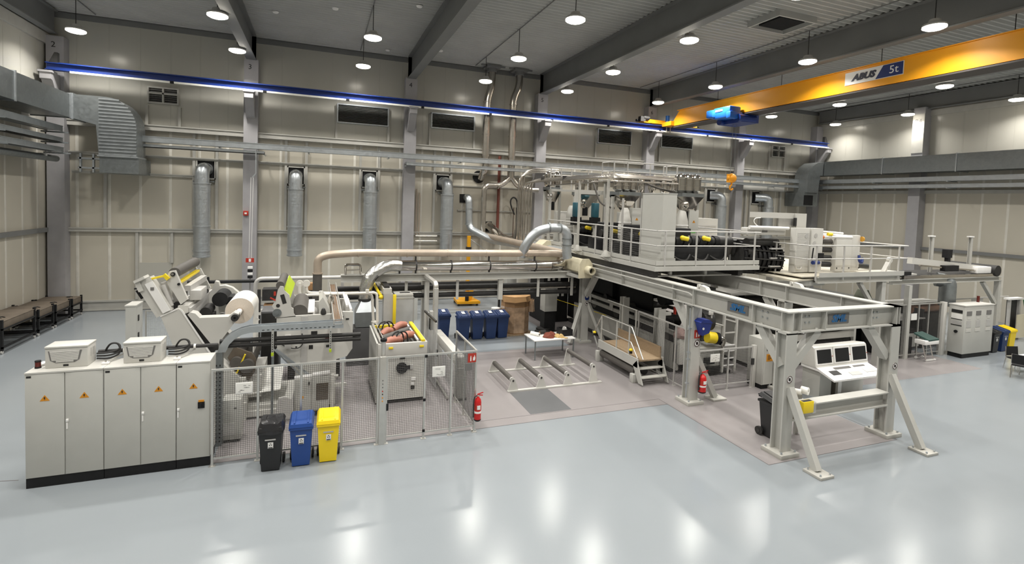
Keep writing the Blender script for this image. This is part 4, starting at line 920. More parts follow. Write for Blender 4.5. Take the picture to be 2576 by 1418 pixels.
obj('flexible_bend', MB().tube([(1.53, 17.95, 2.16), (1.55, 17.95, 2.6), (1.69, 17.95, 2.95), (2.0, 18.02, 3.2), (2.4, 18.3, 3.29), (2.75, 18.4, 3.25)], .215, 20, 2), mat('crinkled_foil', (.6, .6, .58), .25, .95, .1, 6, .9, 7), t)
obj('straight_pipe', MB().cyl((2.7, 18.4, 3.25), (8.7, 18.4, 3.19), .19, n=22), M_CHROME, t)
for x in (2.72, 3.3, 4.6, 6.1, 8.0): obj('clamp', MB().ring((x, 18.4, 3.25-.01*(x-2.7)), (x+.05, 18.4, 3.25-.01*(x-2.7)), .205, .18, 20).box(x, x+.05, 18.37, 18.43, 2.94, 3.06), M_DARK, t)
obj('end_bend', MB().tube([(8.7, 18.4, 3.19), (9.1, 18.45, 3.2), (9.4, 18.7, 3.25), (9.5, 19.1, 3.3)], .19, 16, 2), M_CHROME, t)
for x in (3.3, 6.1, 8.0): obj('pipe_strut', MB().box(x+.0, x+.05, 18.42, 18.5, 3.4, 3.56), M_DARK, t)
t = thing('extract_hood', 'grey sheet-metal hood and box below the silver duct', 'hood', (1.6, 17.95, 0))
obj('cone', MB()._new([(1.22, 17.60, 1.78), (1.9, 17.60, 1.78), (1.9, 18.26, 1.78), (1.22, 18.26, 1.78), (1.4, 17.77, 2.14), (1.73, 17.77, 2.14), (1.73, 18.12, 2.14), (1.4, 18.12, 2.14)], [(3, 2, 1, 0), (4, 5, 6, 7), (0, 1, 5, 4), (1, 2, 6, 5), (2, 3, 7, 6), (3, 0, 4, 7)]), M_GALV, t)
obj('body', MB().box(1.22, 1.9, 17.60, 18.26, 1.28, 1.78), M_GALVD, t); obj('collar', MB().ring((1.545, 17.95, 2.12), (1.545, 17.95, 2.2), .235, .2, 20), M_DARK, t)
obj('cabinet', MB().box(.95, 1.95, 17.55, 18.25, 0, 1.25), mat('grey_machine_base', (.09, .09, .092), .5), t)
obj('hose', MB().tube([(.75, 16.8, 2.5), (.85, 17, 2.2), (.95, 17.2, 1.6), (1.15, 17.3, 1.05)], .06, 10, 2), M_RUBBER, t)
# ---------------------------------------------------------------- nip unit with copper rollers
t = thing('coating_unit', 'open-topped white coating unit with reddish rollers and yellow bar', 'machine', (2.2, 15, 0))
obj('front_panel', MB().box(1.55, 2.88, 13.98, 14.02, .12, 1.36), M_WHITE, t)
obj('front_lip', MB().box(1.56, 2.9, 13.93, 14.02, 1.36, 1.70, bev=.01), M_WHITE, t)
obj('side_panel', MB().box(1.53, 1.58, 14.02, 16.1, .06, 1.70), M_CAB, t); obj('side_panel', MB().box(2.84, 2.89, 14.02, 16.1, .12, 1.70), M_CAB, t)
obj('back_panel', MB().box(1.58, 2.84, 16.05, 16.1, .12, 1.7), M_CAB, t)
obj('tray_floor', MB().box(1.58, 2.84, 14.02, 16.05, 1.3, 1.36), M_SIGNG, t); obj('base_frame', MB().box(1.6, 2.84, 14.1, 16.0, 0, .12), M_DARK, t)
obj('edge_rail', MB().bar((1.64, 13.95, 1.73), (1.62, 16.1, 1.73), .06, .05).bar((1.74, 13.95, 1.75), (1.72, 16.1, 1.75), .025), M_ALU, t)
obj('yellow_bar', MB().box(2.74, 2.84, 13.95, 16.1, 1.69, 1.76, bev=.008), M_YEL, t, label='bright yellow edge bar')
obj('white_rail', MB().box(2.64, 2.68, 14.1, 16.0, 1.68, 1.73), M_SIGNW, t)
obj('rubber_roller', MB().cyl((1.75, 14.75, 1.62), (2.65, 15.5, 1.66), .1, n=20), M_GREYR, t); obj('rubber_roller', MB().cyl((1.75, 14.45, 1.60), (2.65, 15.15, 1.64), .1, n=20), M_GREYR, t)
for a, b in (((1.72, 14.2, 1.62), (2.2, 14.35, 1.7)), ((2.2, 14.4, 1.66), (2.62, 14.75, 1.7)), ((1.8, 15.2, 1.62), (2.1, 15.45, 1.66)), ((2.2, 15.6, 1.66), (2.6, 15.95, 1.7))): obj('copper_roller', MB().tube([a, ((a[0]+b[0])/2, (a[1]+b[1])/2, a[2]+.1), b], [.09, .11, .1], 14, 1), M_COPPER, t)
for x, y in ((1.95, 14.25), (1.72, 15.5)): 
    for d in (0, .12): obj('cable', MB().tube([(x+d, y, 1.6), (x+d+.02, y+.03, 1.85), (x+d+.18, y+.08, 1.94), (x+d+.34, y+.12, 1.85), (x+d+.36, y+.14, 1.6)], .022, 8, 2), M_RUBBER, t)
obj('yellow_clip', MB().box(1.84, 1.96, 13.905, 13.93, 1.55, 1.61, bev=.005), M_YEL, t); obj('yellow_clip', MB().box(2.68, 2.8, 13.905, 13.93, 1.55, 1.61, bev=.005), M_YEL, t)
obj('yellow_clip', MB().box(1.66, 2.2, 15.85, 15.92, 1.66, 1.74), M_YEL, t)
obj('hand_wheel', MB().ring((2.21, 13.90, 1.0), (2.21, 13.97, 1.0), .15, .08, 24).cyl((2.21, 13.92, 1.0), (2.21, 13.98, 1.0), .08, n=18).box(2.33, 2.45, 13.94, 13.98, .95, 1.05), M_BLACK, t, label='black round drive cover')
obj('junction_box', MB().box(2.44, 2.52, 13.93, 13.98, .95, 1.07), M_ALUP, t); obj('junction_box', MB().box(2.47, 2.6, 13.94, 13.98, .62, .70).box(2.47, 2.56, 13.94, 13.98, .5, .58), M_SIGNW, t); obj('junction_box', MB().box(2.47, 2.57, 13.94, 13.98, .38, .46), M_INK, t); obj('door_latch', MB().box(2.16, 2.3, 13.96, 13.98, 1.24, 1.31), M_DARK, t)
# units behind
t = thing('film_tower', 'grey tower with a vertical yellow guard and clear panels behind', 'machine', (2.6, 18, 0))
obj('column', MB().box(2.1, 2.4, 17.4, 17.8, .0, 2.42), M_ALUP, t); obj('column_top', MB().box(2.08, 2.36, 17.4, 19.6, 2.42, 2.6), M_WHITE, t)
obj('head_rail', MB().box(2.12, 2.3, 17.5, 19.8, 2.6, 2.68), M_DARK, t)
obj('yellow_guard', MB().box(2.40, 2.5, 17.3, 17.42, 1.38, 2.4, bev=.01), M_YEL, t, label='vertical yellow guard strip')
obj('yellow_chain', MB().tube([(2.02, 17.5, 2.35), (1.95, 17.8, 2.45), (1.9, 18.6, 2.55), (1.9, 19.4, 2.62)], .05, 8, 1).sphere((2.02, 17.5, 2.3), .08), M_YEL, t)
obj('clear_panel', MB().box(2.52, 3.15, 17.6, 17.62, .9, 2.22), M_CLEAR, t); obj('clear_panel', MB().box(1.95, 2.1, 17.6, 17.62, .9, 2.1), M_CLEAR, t)
obj('panel_frame', MB().box(2.5, 2.53, 17.58, 17.63, 0, 2.22).box(3.13, 3.16, 17.58, 17.63, 0, 2.22).box(2.5, 3.16, 17.58, 17.63, 2.2, 2.24), M_ALU, t)
obj('back_box', MB().box(2.55, 3.2, 18.0, 18.9, .1, 2.2), M_CAB, t); obj('box_lid', MB().box(2.55, 3.2, 18.0, 18.9, 2.2, 2.3, bev=.03), M_WHITE, t); obj('lid_slot', MB().box(2.75, 3.1, 18.15, 18.3, 2.295, 2.31), M_DARK, t)
t = thing('aluminium_portal', 'tall aluminium door portal with rounded corner behind the coating unit', 'frame', (3.7, 17, 0))
obj('upright', MB().box(3.62, 3.78, 16.55, 16.75, 0, 2.72, bev=.03), M_ALU, t); obj('upright', MB().box(3.62, 3.78, 18.6, 18.8, 0, 2.72), M_ALU, t)
obj('head_beam', MB().elbow([(3.7, 16.65, 2.5), (3.7, 16.65, 2.86), (3.7, 18.7, 2.86), (3.7, 18.7, 2.5)], .09, 8, 5, .15), M_ALU, t)
obj('inner_post', MB().box(3.22, 3.3, 15.75, 15.85, 0, 2.1).box(3.42, 3.52, 16.1, 16.25, 0, 2.05), M_ALUP, t)
obj('door_leaf', MB().box(3.3, 3.34, 14.65, 15.8, .1, 2.0), M_CLEAR, t); obj('door_rail', MB().bar((3.2, 15.9, 2.12), (3.28, 14.6, 2.08), .05, .06), M_DARK, t)
obj('lock', MB().box(3.3, 3.4, 15.5, 15.7, 1.6, 1.95).box(3.34, 3.38, 14.7, 14.8, 1.0, 1.2), M_BLACK, t)
t = thing('guide_box', 'long white box section with clear guard beside the fence corner', 'machine', (3.9, 15.5, 0))
obj('beam', MB().box(3.74, 3.98, 13.8, 17.0, .92, 1.22, bev=.01), M_WHITE, t); obj('rear_leg', MB().box(3.76, 3.96, 16.6, 16.9, 0, .92), M_WHITE, t)
obj('front_cabinet', MB().box(3.74, 4.0, 13.72, 14.1, 0, .92), M_CAB, t); obj('pane', MB().box(3.72, 3.735, 14.1, 16.5, .15, .92), M_CLEAR, t); obj('foot', MB().box(3.72, 4.02, 13.7, 14.1, 0, .06), M_DARK, t)
obj('side_rail', MB().bar((3.5, 13.85, .05), (3.5, 15.9, .05), .05), M_ALU, t)

t = thing('drive_enclosure', 'dark grey drive enclosure between the unwinder and the web frame', 'cabinet', (-1.25, 17, 0)); obj('body', MB().box(-1.55, -1.05, 16.6, 17.5, .05, 2.15, bev=.01), mat('grey_machine_base', (.09, .09, .092), .5), t); obj('plinth', MB().box(-1.53, -1.07, 16.62, 17.48, 0, .05), M_BLACK, t); obj('door', MB().box(-1.52, -1.08, 16.58, 16.6, .1, 2.1), M_DARK, t); obj('handle', MB().box(-1.15, -1.12, 16.56, 16.58, 1.1, 1.25), M_ALU, t)
t = thing('pump_unit', 'dark pump unit on the floor behind the web frame', 'machine', (-.2, 17, 0)); obj('base', MB().box(-.8, .7, 16.6, 17.3, 0, .5), M_DARK, t); obj('tank', MB().cyl((-.6, 16.95, .85), (.2, 16.95, .85), .34, n=20), mat('grey_machine_base', (.09, .09, .092)), t); obj('motor', MB().cyl((.2, 16.95, .85), (.65, 16.95, .85), .2, n=16), M_BLACK, t)
# ---------------------------------------------------------------- steel gantry over the floor pit
t = thing('steel_gantry', 'large pale grey steel gantry frame standing on the lilac floor', 'gantry', (12, 12, 0))
GX = (10.22, 13.8)
def hpost(x, y, z1, par, w=.32, d=.3):
    p = obj('post', MB().box(x-w/2, x+w/2, y-d/2, y-d/2+.03, .08, z1).box(x-w/2, x+w/2, y+d/2-.03, y+d/2, .08, z1).box(x-.03, x+.03, y-d/2+.03, y+d/2-.03, .08, z1).box(x-w/2, x+w/2, y-d/2, y+d/2, z1-.03, z1), M_STRUCT, par)
    obj('base_plate', MB().box(x-.28, x+.28, y-.29, y+.29, 0, .1, bev=.006), M_GIRT, par)
    b = MB()
    for sx in (-.21, .21):
        for sy in (-.22, .22): b.cyl((x+sx, y+sy, .1), (x+sx, y+sy, .15), .025, n=6)
    obj('anchor_bolt', b, M_GALV, p, kind='stuff')
    return p
def gbeam(a, b, stiff, par, name='beam'):
    A = Vector(a); B = Vector(b); d = (B-A).normalized(); s = d.cross(Vector((0, 0, 1)))
    o = obj(name, MB().ibeam(A, B, .5, .3, .03, .03), M_STRUCT, par); s0 = None
    for u in stiff:
        for k in (-1, 1):
            c = A+d*u+s*k*.08
            e = obj('stiffener', MB().bar(c-Vector((0, 0, .22)), c+Vector((0, 0, .22)), .13 if abs(d.x) < .5 else .02, .02 if abs(d.x) < .5 else .13, (0, 1, 0)), M_STRUCT, o)
    return o
bl = gbeam((GX[0], 8.5, 3.125), (GX[0], 24, 3.125), (.2, 1.05, 3.2, 4.1, 6.9, 9.3), t)
br = gbeam((GX[1], 8.5, 3.125), (GX[1], 24, 3.125), (1.4, 3.2, 4.2, 6.9, 9.3), t)
bf = gbeam((GX[0]+.14, 8.65, 3.125), (GX[1]+.15, 8.65, 3.125), (.12, .92, 2.5, 3.55), t)
for x in (10.75, 13.1):
    for dx in (0, .13):
        for z in (3.08, 3.22): obj('bolt_head', MB().cyl((x+dx, 8.635, z), (x+dx, 8.605, z), .022, n=6), M_GALV, bf)
for y in (9.2, 9.35):
    for z in (3.08, 3.22): obj('bolt_head', MB().cyl((10.205, y, z), (10.17, y, z), .022, n=6), M_GALV, bl)
pb = obj('pipe_rail', MB().elbow([(10.1, 11.75, 3.15), (10.06, 11.85, 3.22), (10.06, 17.6, 3.22)], .022, 8), M_STRUCT, bl)
for n, (x, y) in enumerate(((GX[0], 8.65), (GX[1], 8.65), (10.25, 11.82), (GX[1], 11.82), (10.3, 18.42), (GX[1], 18.42))): hpost(x, y, 2.875, t)
def placard(par, c, along, lab):
    if along == 'y':
        p = obj('name_placard', MB().box(c[0]-.012, c[0], c[1]-.35, c[1]+.35, c[2]-.125, c[2]+.125), M_SIGNG, par, label=lab)
        text('lettering', 'SML', .24, (c[0]-.014, c[1], c[2]), M_SIGNC, p, (PI/2, 0, -PI/2), .003, .25, bold=.012, sx=1.2)
    else:
        p = obj('name_placard', MB().box(c[0]-.35, c[0]+.35, c[1]-.012, c[1], c[2]-.125, c[2]+.125), M_SIGNG, par, label=lab)
        text('lettering', 'SML', .24, (c[0], c[1]-.014, c[2]), M_SIGNC, p, (PI/2, 0, 0), .003, .25, bold=.012, sx=1.2)
placard(t, (10.2, 10.14, 3.12), 'y', 'grey placard with blue lettering'); placard(t, (11.86, 8.632, 3.12), 'x', 'grey placard with blue lettering')
def brace(a, b, w=.19, name='brace'): return obj(name, MB().bar(a, b, w, w), M_STRUCT, t)
brace((GX[0], 8.72, 2.05), (GX[0], 9.4, 2.88)); brace((10.35, 8.65, 2.05), (11.15, 8.65, 2.88)); brace((13.65, 8.65, 2.05), (12.9, 8.65, 2.88)); brace((GX[1], 8.72, 2.05), (GX[1], 9.4, 2.88))
brace((10.25, 11.95, 2.1), (10.22, 12.55, 2.88)); brace((10.3, 18.2, 2.0), (10.22, 17.4, 2.88)); brace((GX[1], 11.95, 2.1), (GX[1], 12.55, 2.88))
for x in (10.22, 13.72):
    brace((x, 8.5, 1.62), (x, 7.7, .06), .15, 'raking_strut'); obj('strut_plate', MB().box(x-.2, x+.2, 7.44, 7.88, 0, .06, bev=.006), M_GIRT, t)
    b = MB()
    for sx in (-.14, .14):
        for sy in (7.5, 7.8): b.cyl((x+sx, sy, .06), (x+sx, sy, .1), .02, n=6)
    obj('anchor_bolt', b, M_GALV, t, kind='stuff')
brace((10.42, 11.8, 1.33), (11.15, 11.8, .08), .15, 'raking_strut'); obj('strut_plate', MB().box(10.95, 11.45, 11.6, 12.0, 0, .06, bev=.006), M_GIRT, t)
brace((10.2, 18.4, 1.6), (9.55, 18.1, .08), .15, 'raking_strut'); brace((10.45, 18.3, 1.6), (10.8, 17.5, .1), .13, 'raking_strut')
lb = obj('low_beam', MB().ibeam((10.38, 8.62, .99), (13.64, 8.62, .99), .36, .3, .03, .025), M_STRUCT, t)
def ban_sign(x0, y0, z0, r, along, par=None, lab=''):
    s = thing('prohibition_sign', lab, 'sign', (x0, y0, z0)); ax = Vector((0, -1, 0)) if along == 'x' else Vector((-1, 0, 0)); c = Vector((x0, y0, z0))
    obj('disc', MB().cyl(c, c+ax*.006, r, n=24), M_SIGNW, s); obj('ring', MB().ring(c+ax*.006, c+ax*.009, r, r*.82, 24), mat('ban_red', (.05, .012, .012), .5), s)
    u = Vector((1, 0, 0)) if along == 'x' else Vector((0, -1, 0)); v = Vector((0, 0, 1))
    obj('pictogram', MB().sphere(c+ax*.008, r*.42, 10, 8, (1, .1, 1.1) if along == 'x' else (.1, 1, 1.1)), M_INK, s); obj('slash', MB().bar(c+ax*.012+(u*-1+v)*r*.55, c+ax*.012+(u-v)*r*.55, r*.12, .004, ax), mat('ban_red', (.05, .012, .012)), s)
ban_sign(10.2, 8.495, 1.81, .085, 'x', lab='round no pacemaker sign on the front left gantry post'); ban_sign(13.83, 8.495, 1.83, .085, 'x', lab='round prohibition sign on the front right gantry post')
ban_sign(10.28, 11.665, 1.78, .1, 'x', lab='round prohibition sign on the middle gantry post above the extinguisher'); ban_sign(10.35, 18.26, 1.62, .09, 'x', lab='round black and white sign on the rear gantry post')
s = thing('mandatory_sign', 'round dark blue mandatory sign on the rear gantry post', 'sign', (10.35, 18.26, 1.85)); obj('disc', MB().cyl((10.35, 18.262, 1.85), (10.35, 18.255, 1.85), .1, n=20), M_SIGNB, s); obj('pictogram', MB().box(10.3, 10.4, 18.25, 18.256, 1.86, 1.92), M_SIGNW, s)
fire_sign('red fire sign on the middle gantry post under the blue helmet', 10.17, 10.38, 11.655, 1.93, 2.17)
extinguisher('red fire extinguisher hung on the middle gantry post', 10.44, 11.54, .36).scale = (1.3, 1.3, .92)
k = thing('electrical_conduit', 'thin conduit and brackets up the middle gantry post', 'conduit', (10.05, 11.7, .5)); obj('conduit', MB().cyl((10.03, 11.72, .2), (10.03, 11.72, 2.8), .02, n=8), M_GALV, k)
for z in (.6, 1.3, 1.5, 2.2): obj('clip', MB().box(10.0, 10.08, 11.68, 11.76, z, z+.04), M_GALV, k)
for y, x in ((11.5, GX[0]), (11.5, GX[1])):
    w = thing('rail_stop', 'white wheel stop block on the %s gantry beam' % ('left' if x < 12 else 'right'), 'stop', (x, y, 3.375))
    obj('block', MB().prism([(y-.28, 3.38), (y-.2, 3.47), (y+.02, 3.5), (y+.02, 3.38)], x-.07, x+.07, 'x'), M_WHITE, w); obj('pad', MB().cyl((x, y+.02, 3.45), (x, y+.1, 3.45), .04, n=12).box(x-.05, x+.05, y+.1, y+.16, 3.38, 3.5), M_WHITE, w)
b = bin_(10.82, 9.08, M_BBLK, 'tall black wheelie bin behind the front left gantry post', 'bins under the gantry', 0, sticker=False); b.scale = (1.3, 1.15, 1.06)
y = thing('yellow_tray', 'bright yellow plastic box hung at the left end of the low beam', 'box', (10.66, 8.4, 1.03)); obj('box', MB().box(10.5, 10.83, 8.33, 8.47, 1.03, 1.3, bev=.01), M_BYEL, y); obj('inner', MB().box(10.52, 10.81, 8.35, 8.45, 1.298, 1.302), M_INK, y); obj('clear_end', MB().box(10.83, 10.93, 8.35, 8.45, 1.0, 1.26), M_CLEAR, y)
g = thing('paper_roll', 'white paper towel roll in a holder behind the yellow box', 'roll', (11.1, 9.0, 1.17)); obj('roll', MB().ring((10.93, 8.95, 1.3), (11.03, 8.85, 1.3), .07, .025, 20), M_PAPER, g); obj('roll', MB().ring((11.1, 8.9, 1.34), (11.16, 8.75, 1.34), .09, .035, 20), M_PAPER, g); obj('holder', MB().box(10.9, 11.15, 8.9, 9.05, .8, 1.22), M_WHITE, g)
o = thing('spray_bottle', 'small blue bottle behind the paper roll', 'bottle', (11.55, 9.1, 1.1)); obj('body', MB().lathe((11.5, 9.3, .9), [(.05, 0), (.05, .15), (.03, .2), (.03, .26)], 12), M_SIGNB, o); obj('shelf', MB().box(11.3, 11.7, 9.2, 9.4, .86, .9), M_WHITE, o); obj('leg', MB().box(11.45, 11.55, 9.28, 9.34, 0, .86), M_WHITE, o)
# ---------------------------------------------------------------- console with three monitors
c = thing('control_console', 'white sloped control console with three black screens', 'console', (15.4, 11, 0))
obj('cabinet_left', MB().box(14.35, 14.85, 10.9, 11.5, 0, .86), M_CAB, c); obj('cabinet_back', MB().box(14.85, 16.5, 11.05, 11.5, 0, .86), M_WHITE, c)
for x in (15.0, 15.45, 15.9, 16.3): obj('drawer_front', MB().box(x-.16, x+.16, 11.03, 11.05, .45, .8), M_CAB, c)
obj('footrest_box', MB().box(14.95, 15.1, 10.75, 11.0, 0, .62), M_CHROME, c)
obj('desk', MB().prism([(10.38, .70), (10.38, .75), (10.95, .95), (11.5, .95), (11.5, .86), (10.9, .86)], 14.26, 16.5, 'x'), M_SIGNW, c)
def desk_pad(x0, x1, y0, y1, m, n):
    z = lambda y: .755+(y-10.38)*.351; obj(n, MB()._new([(x0, y0, z(y0)), (x1, y0, z(y0)), (x1, y1, z(y1)), (x0, y1, z(y1))]+[(x0, y0, z(y0)+.006), (x1, y0, z(y0)+.006), (x1, y1, z(y1)+.006), (x0, y1, z(y1)+.006)], [(3, 2, 1, 0), (4, 5, 6, 7), (0, 1, 5, 4), (1, 2, 6, 5), (2, 3, 7, 6), (3, 0, 4, 7)]), m, c)
desk_pad(14.5, 14.85, 10.58, 10.76, M_INK, 'keyboard'); desk_pad(15.2, 15.65, 10.5, 10.64, M_ALUP, 'keypad'); desk_pad(15.9, 16.35, 10.55, 10.72, M_ALUP, 'keypad'); desk_pad(14.85, 15.55, 10.8, 10.88, M_SIGNG, 'button_row'); desk_pad(15.7, 16.2, 10.82, 10.88, M_SIGNG, 'button_row')
obj('screen_hood', MB().prism([(10.96, .95), (10.99, 1.0), (11.08, 1.52), (11.14, 1.56), (11.5, 1.5), (11.5, .95)], 14.24, 16.55, 'x'), M_WHITE, c)
for k, x in enumerate((14.28, 15.06, 15.83)):
    a, b2 = x+.06, x+.66
    pnl = obj('screen_panel', MB().prism([(10.985, 1.01), (11.07, 1.5), (11.08, 1.5), (10.995, 1.01)], x, x+.72, 'x'), M_SIGNW, c)
    obj('screen', MB().prism([(10.985, 1.06), (11.055, 1.46), (11.065, 1.46), (10.995, 1.06)], a, b2, 'x'), M_SCREEN, pnl)
    obj('status_light', MB().cyl((x+.69, 11.02, 1.25), (x+.69, 11.0, 1.25), .012, n=8), M_SIGNR, pnl)
# ---------------------------------------------------------------- low roller stand
t = thing('roller_stand', 'low white floor frame carrying four dark rollers', 'roller stand', (7, 14.8, 0))
for y in (13.95, 15.75): obj('floor_rail', MB().box(5.35, 8.55, y-.05, y+.05, 0, .05, bev=.005), M_WHITE, t)
for i, (x, z) in enumerate(((5.52, .335), (6.44, .345), (7.35, .355), (8.25, .545))):
    for y in (13.95, 15.75):
        obj('bracket', MB().prism([(x-.16, .05), (x+.17, .05), (x+.05, z+.05), (x-.03, z+.07), (x-.06, z)], y-.012, y+.012), M_WHITE, t)
    r = obj('roller', MB().cyl((x, 14.02, z), (x, 15.68, z), .075, n=20), M_GREYR, t)
    obj('journal', MB().cyl((x, 13.92, z), (x, 15.78, z), .028, n=10), M_DARK, r); obj('end_ring', MB().ring((x, 14.0, z), (x, 14.06, z), .08, .02, 18), M_ALUP, r)
# ---------------------------------------------------------------- work table with odds and ends
t = thing('work_table', 'white-topped folding work table in front of the machine', 'table', (8.1, 17, 0))
obj('tabletop', MB().box(7.3, 8.95, 16.5, 17.5, .70, .74, bev=.006), M_SIGNW, t)
for x, y in ((7.36, 16.56), (8.9, 16.56), (7.36, 17.44), (8.9, 17.44)): obj('leg', MB().box(x-.02, x+.02, y-.02, y+.02, 0, .70), M_GALVD, t)
o = thing('film_roll', 'white film roll lying on the left of the work table', 'roll', (7.55, 17.1, .74)); obj('roll', MB().ring((7.5, 17.3, .81), (7.7, 17.0, .81), .07, .025, 18), M_PAPER, o); obj('core', MB().ring((7.49, 17.31, .81), (7.71, 16.99, .81), .027, .02, 14), M_DARK, o)
o = thing('crumpled_cloth', 'reddish brown crumpled cloth on the work table', 'cloth', (8.0, 16.85, .74)); g = MB(); random.seed(11)
def lump(c, r, h, n=12):
    g = MB(); v = [Vector((c[0]+r*q*(1+.25*random.uniform(-1, 1))*math.cos(2*PI*i/n), c[1]+r*q*(1+.25*random.uniform(-1, 1))*math.sin(2*PI*i/n), c[2]+h*k*(1+.3*random.uniform(-1, 1)))) for q, k in ((1, 0), (1, .4), (.7, .9), (.3, 1)) for i in range(n)]
    return g._new(v, [(r_*n+i, r_*n+(i+1) % n, (r_+1)*n+(i+1) % n, (r_+1)*n+i) for r_ in range(3) for i in range(n)]+[tuple(range(3*n, 4*n))])
tag(obj('rag', lump((8.0, 16.82, .745), .2, .14), mat('rag_brown', (.20, .05, .03), .8)), 'small brown rag lump in the middle of the work table', 'rag')
obj('cloth', lump((8.2, 17.0, .745), .15, .12), mat('rag_brown', (.20, .05, .03)), o)
o = thing('work_gloves', 'cream leather gloves on the work table', 'gloves', (8.35, 16.75, .74)); 
for dx in (0, .12): gl = obj('glove', lump((8.32+dx, 16.78-dx*.6, .745), .11, .1), mat('glove_cream', (.58, .40, .17), .8), o); [obj('finger', MB().cyl((8.36+dx+.02*k, 16.7-dx*.6, .76), (8.42+dx+.03*k, 16.58-dx*.6, .755), .017, n=8), mat('glove_cream', (.58, .40, .17)), gl) for k in range(4)]
o = thing('black_crate', 'open black crate on the right of the work table', 'crate', (8.75, 17.0, .74)); obj('floor', MB().box(8.55, 8.98, 16.8, 17.3, .742, .76), M_BLACK, o)
for a in ((8.55, 8.57, 16.8, 17.3), (8.96, 8.98, 16.8, 17.3), (8.57, 8.96, 16.8, 16.82), (8.57, 8.96, 17.28, 17.3)): obj('wall', MB().box(*a, .742, .98), M_BLACK, o)
obj('content', lump((8.75, 17.05, .76), .12, .25), M_ALUP, o)
o = thing('dark_roll', 'dark roll of tape behind the brown cloth', 'roll', (7.9, 17.25, .74)); obj('roll', MB().ring((7.85, 17.3, .8), (8.1, 17.35, .8), .08, .04, 18), M_DARK, o); obj('core', MB().ring((7.84, 17.3, .8), (8.11, 17.35, .8), .042, .035, 14), M_CARD, o)
# ---------------------------------------------------------------- access steps
t = thing('access_steps', 'mobile access steps with plywood deck and two yellow knobs', 'steps', (10, 14.7, 0))
obj('deck', MB().box(9.62, 10.55, 13.55, 15.9, .70, .75), M_WOOD, t); obj('toe_board', MB().box(10.5, 10.55, 13.6, 16.1, .75, 1.12), M_WOOD, t)
obj('side_frame', MB().box(9.58, 9.62, 13.5, 15.95, .52, .80), M_STRUCT, t); obj('side_frame', MB().box(10.55, 10.59, 13.5, 16.1, .3, .80), M_STRUCT, t)
for x in (9.6, 10.57): obj('stringer', MB().prism([(13.55, .75), (13.2, .06), (13.42, .06), (13.75, .55)], x-.02, x+.02, 'x'), M_STRUCT, t)
for z, y in ((.5, 13.55), (.27, 13.36)): obj('tread', MB().box(9.62, 10.55, y-.11, y+.09, z-.03, z), M_GIRT, t)
obj('roller', MB().cyl((9.72, 13.75, .32), (9.72, 15.85, .32), .13, n=20), M_GREYR, t); obj('roller', MB().cyl((10.05, 13.75, .3), (10.05, 15.85, .3), .12, n=20), M_DARK, t)
obj('roller_block', MB().box(9.5, 9.85, 13.6, 13.8, 0, .28, bev=.02), M_STRUCT, t); obj('roller_block', MB().box(9.5, 9.8, 15.85, 16.0, 0, .4, bev=.02), M_STRUCT, t); obj('fork', MB().cyl((9.68, 13.7, .28), (9.68, 13.7, .42), .04, n=10), M_WHITE, t)
for x, y in ((9.64, 15.85), (9.64, 14.85), (9.64, 14.1), (10.57, 15.95), (10.57, 15.1)): obj('rail_post', MB().box(x-.018, x+.018, y-.018, y+.018, .52, 1.7 if x < 10 else 2.0), M_STRUCT, t)
obj('handrail', MB().elbow([(9.64, 16.35, .95), (9.64, 15.85, 1.7), (9.64, 13.98, 1.72), (9.64, 13.3, .85)], .022, 8), M_ALU, t); obj('midrail', MB().elbow([(9.64, 15.9, 1.2), (9.64, 14.0, 1.22), (9.64, 13.6, .8)], .02, 8), M_ALU, t)
obj('handrail', MB().elbow([(10.57, 17.0, 2.0), (10.57, 15.05, 2.0)], .02, 8), M_STRUCT, t); obj('swing_bar', MB().bar((9.6, 16.4, 1.0), (9.6, 15.95, .45), .04), M_ALU, t)
for p in ((9.62, 13.95, .96), (9.62, 16.3, .95)): 
    kk = obj('yellow_knob', MB().lathe((p[0], p[1], p[2]-.06), [(.055, .05), (.065, .07), (.06, .1), (.03, .12)], 14), M_YEL, t); obj('black_collar', MB().cyl((p[0], p[1], p[2]-.1), (p[0], p[1], p[2]-.01), .05, n=12), M_BLACK, kk)
t = thing('guide_column', 'pale H-section guide column behind the access steps, rear one', 'column', (11.0, 16.55, 0)); obj('profile', MB().ibeam((11.0, 16.5, .02), (11.0, 16.5, 2.2), .26, .26, .03, .03), M_STRUCT, t); obj('foot', MB().box(10.85, 11.15, 16.35, 16.65, 0, .02), M_STRUCT, t)
t = thing('guide_column', 'pale H-section guide column beside the access steps, front one', 'column', (11.0, 14.35, 0)); obj('profile', MB().ibeam((11.0, 14.35, .02), (11.0, 14.35, 2.2), .28, .28, .03, .03), M_STRUCT, t); obj('foot', MB().box(10.85, 11.15, 14.2, 14.5, 0, .02), M_STRUCT, t); obj('cross_lug', MB().box(11.14, 11.45, 14.3, 14.36, 1.95, 2.08, bev=.02), M_WHITE, t)
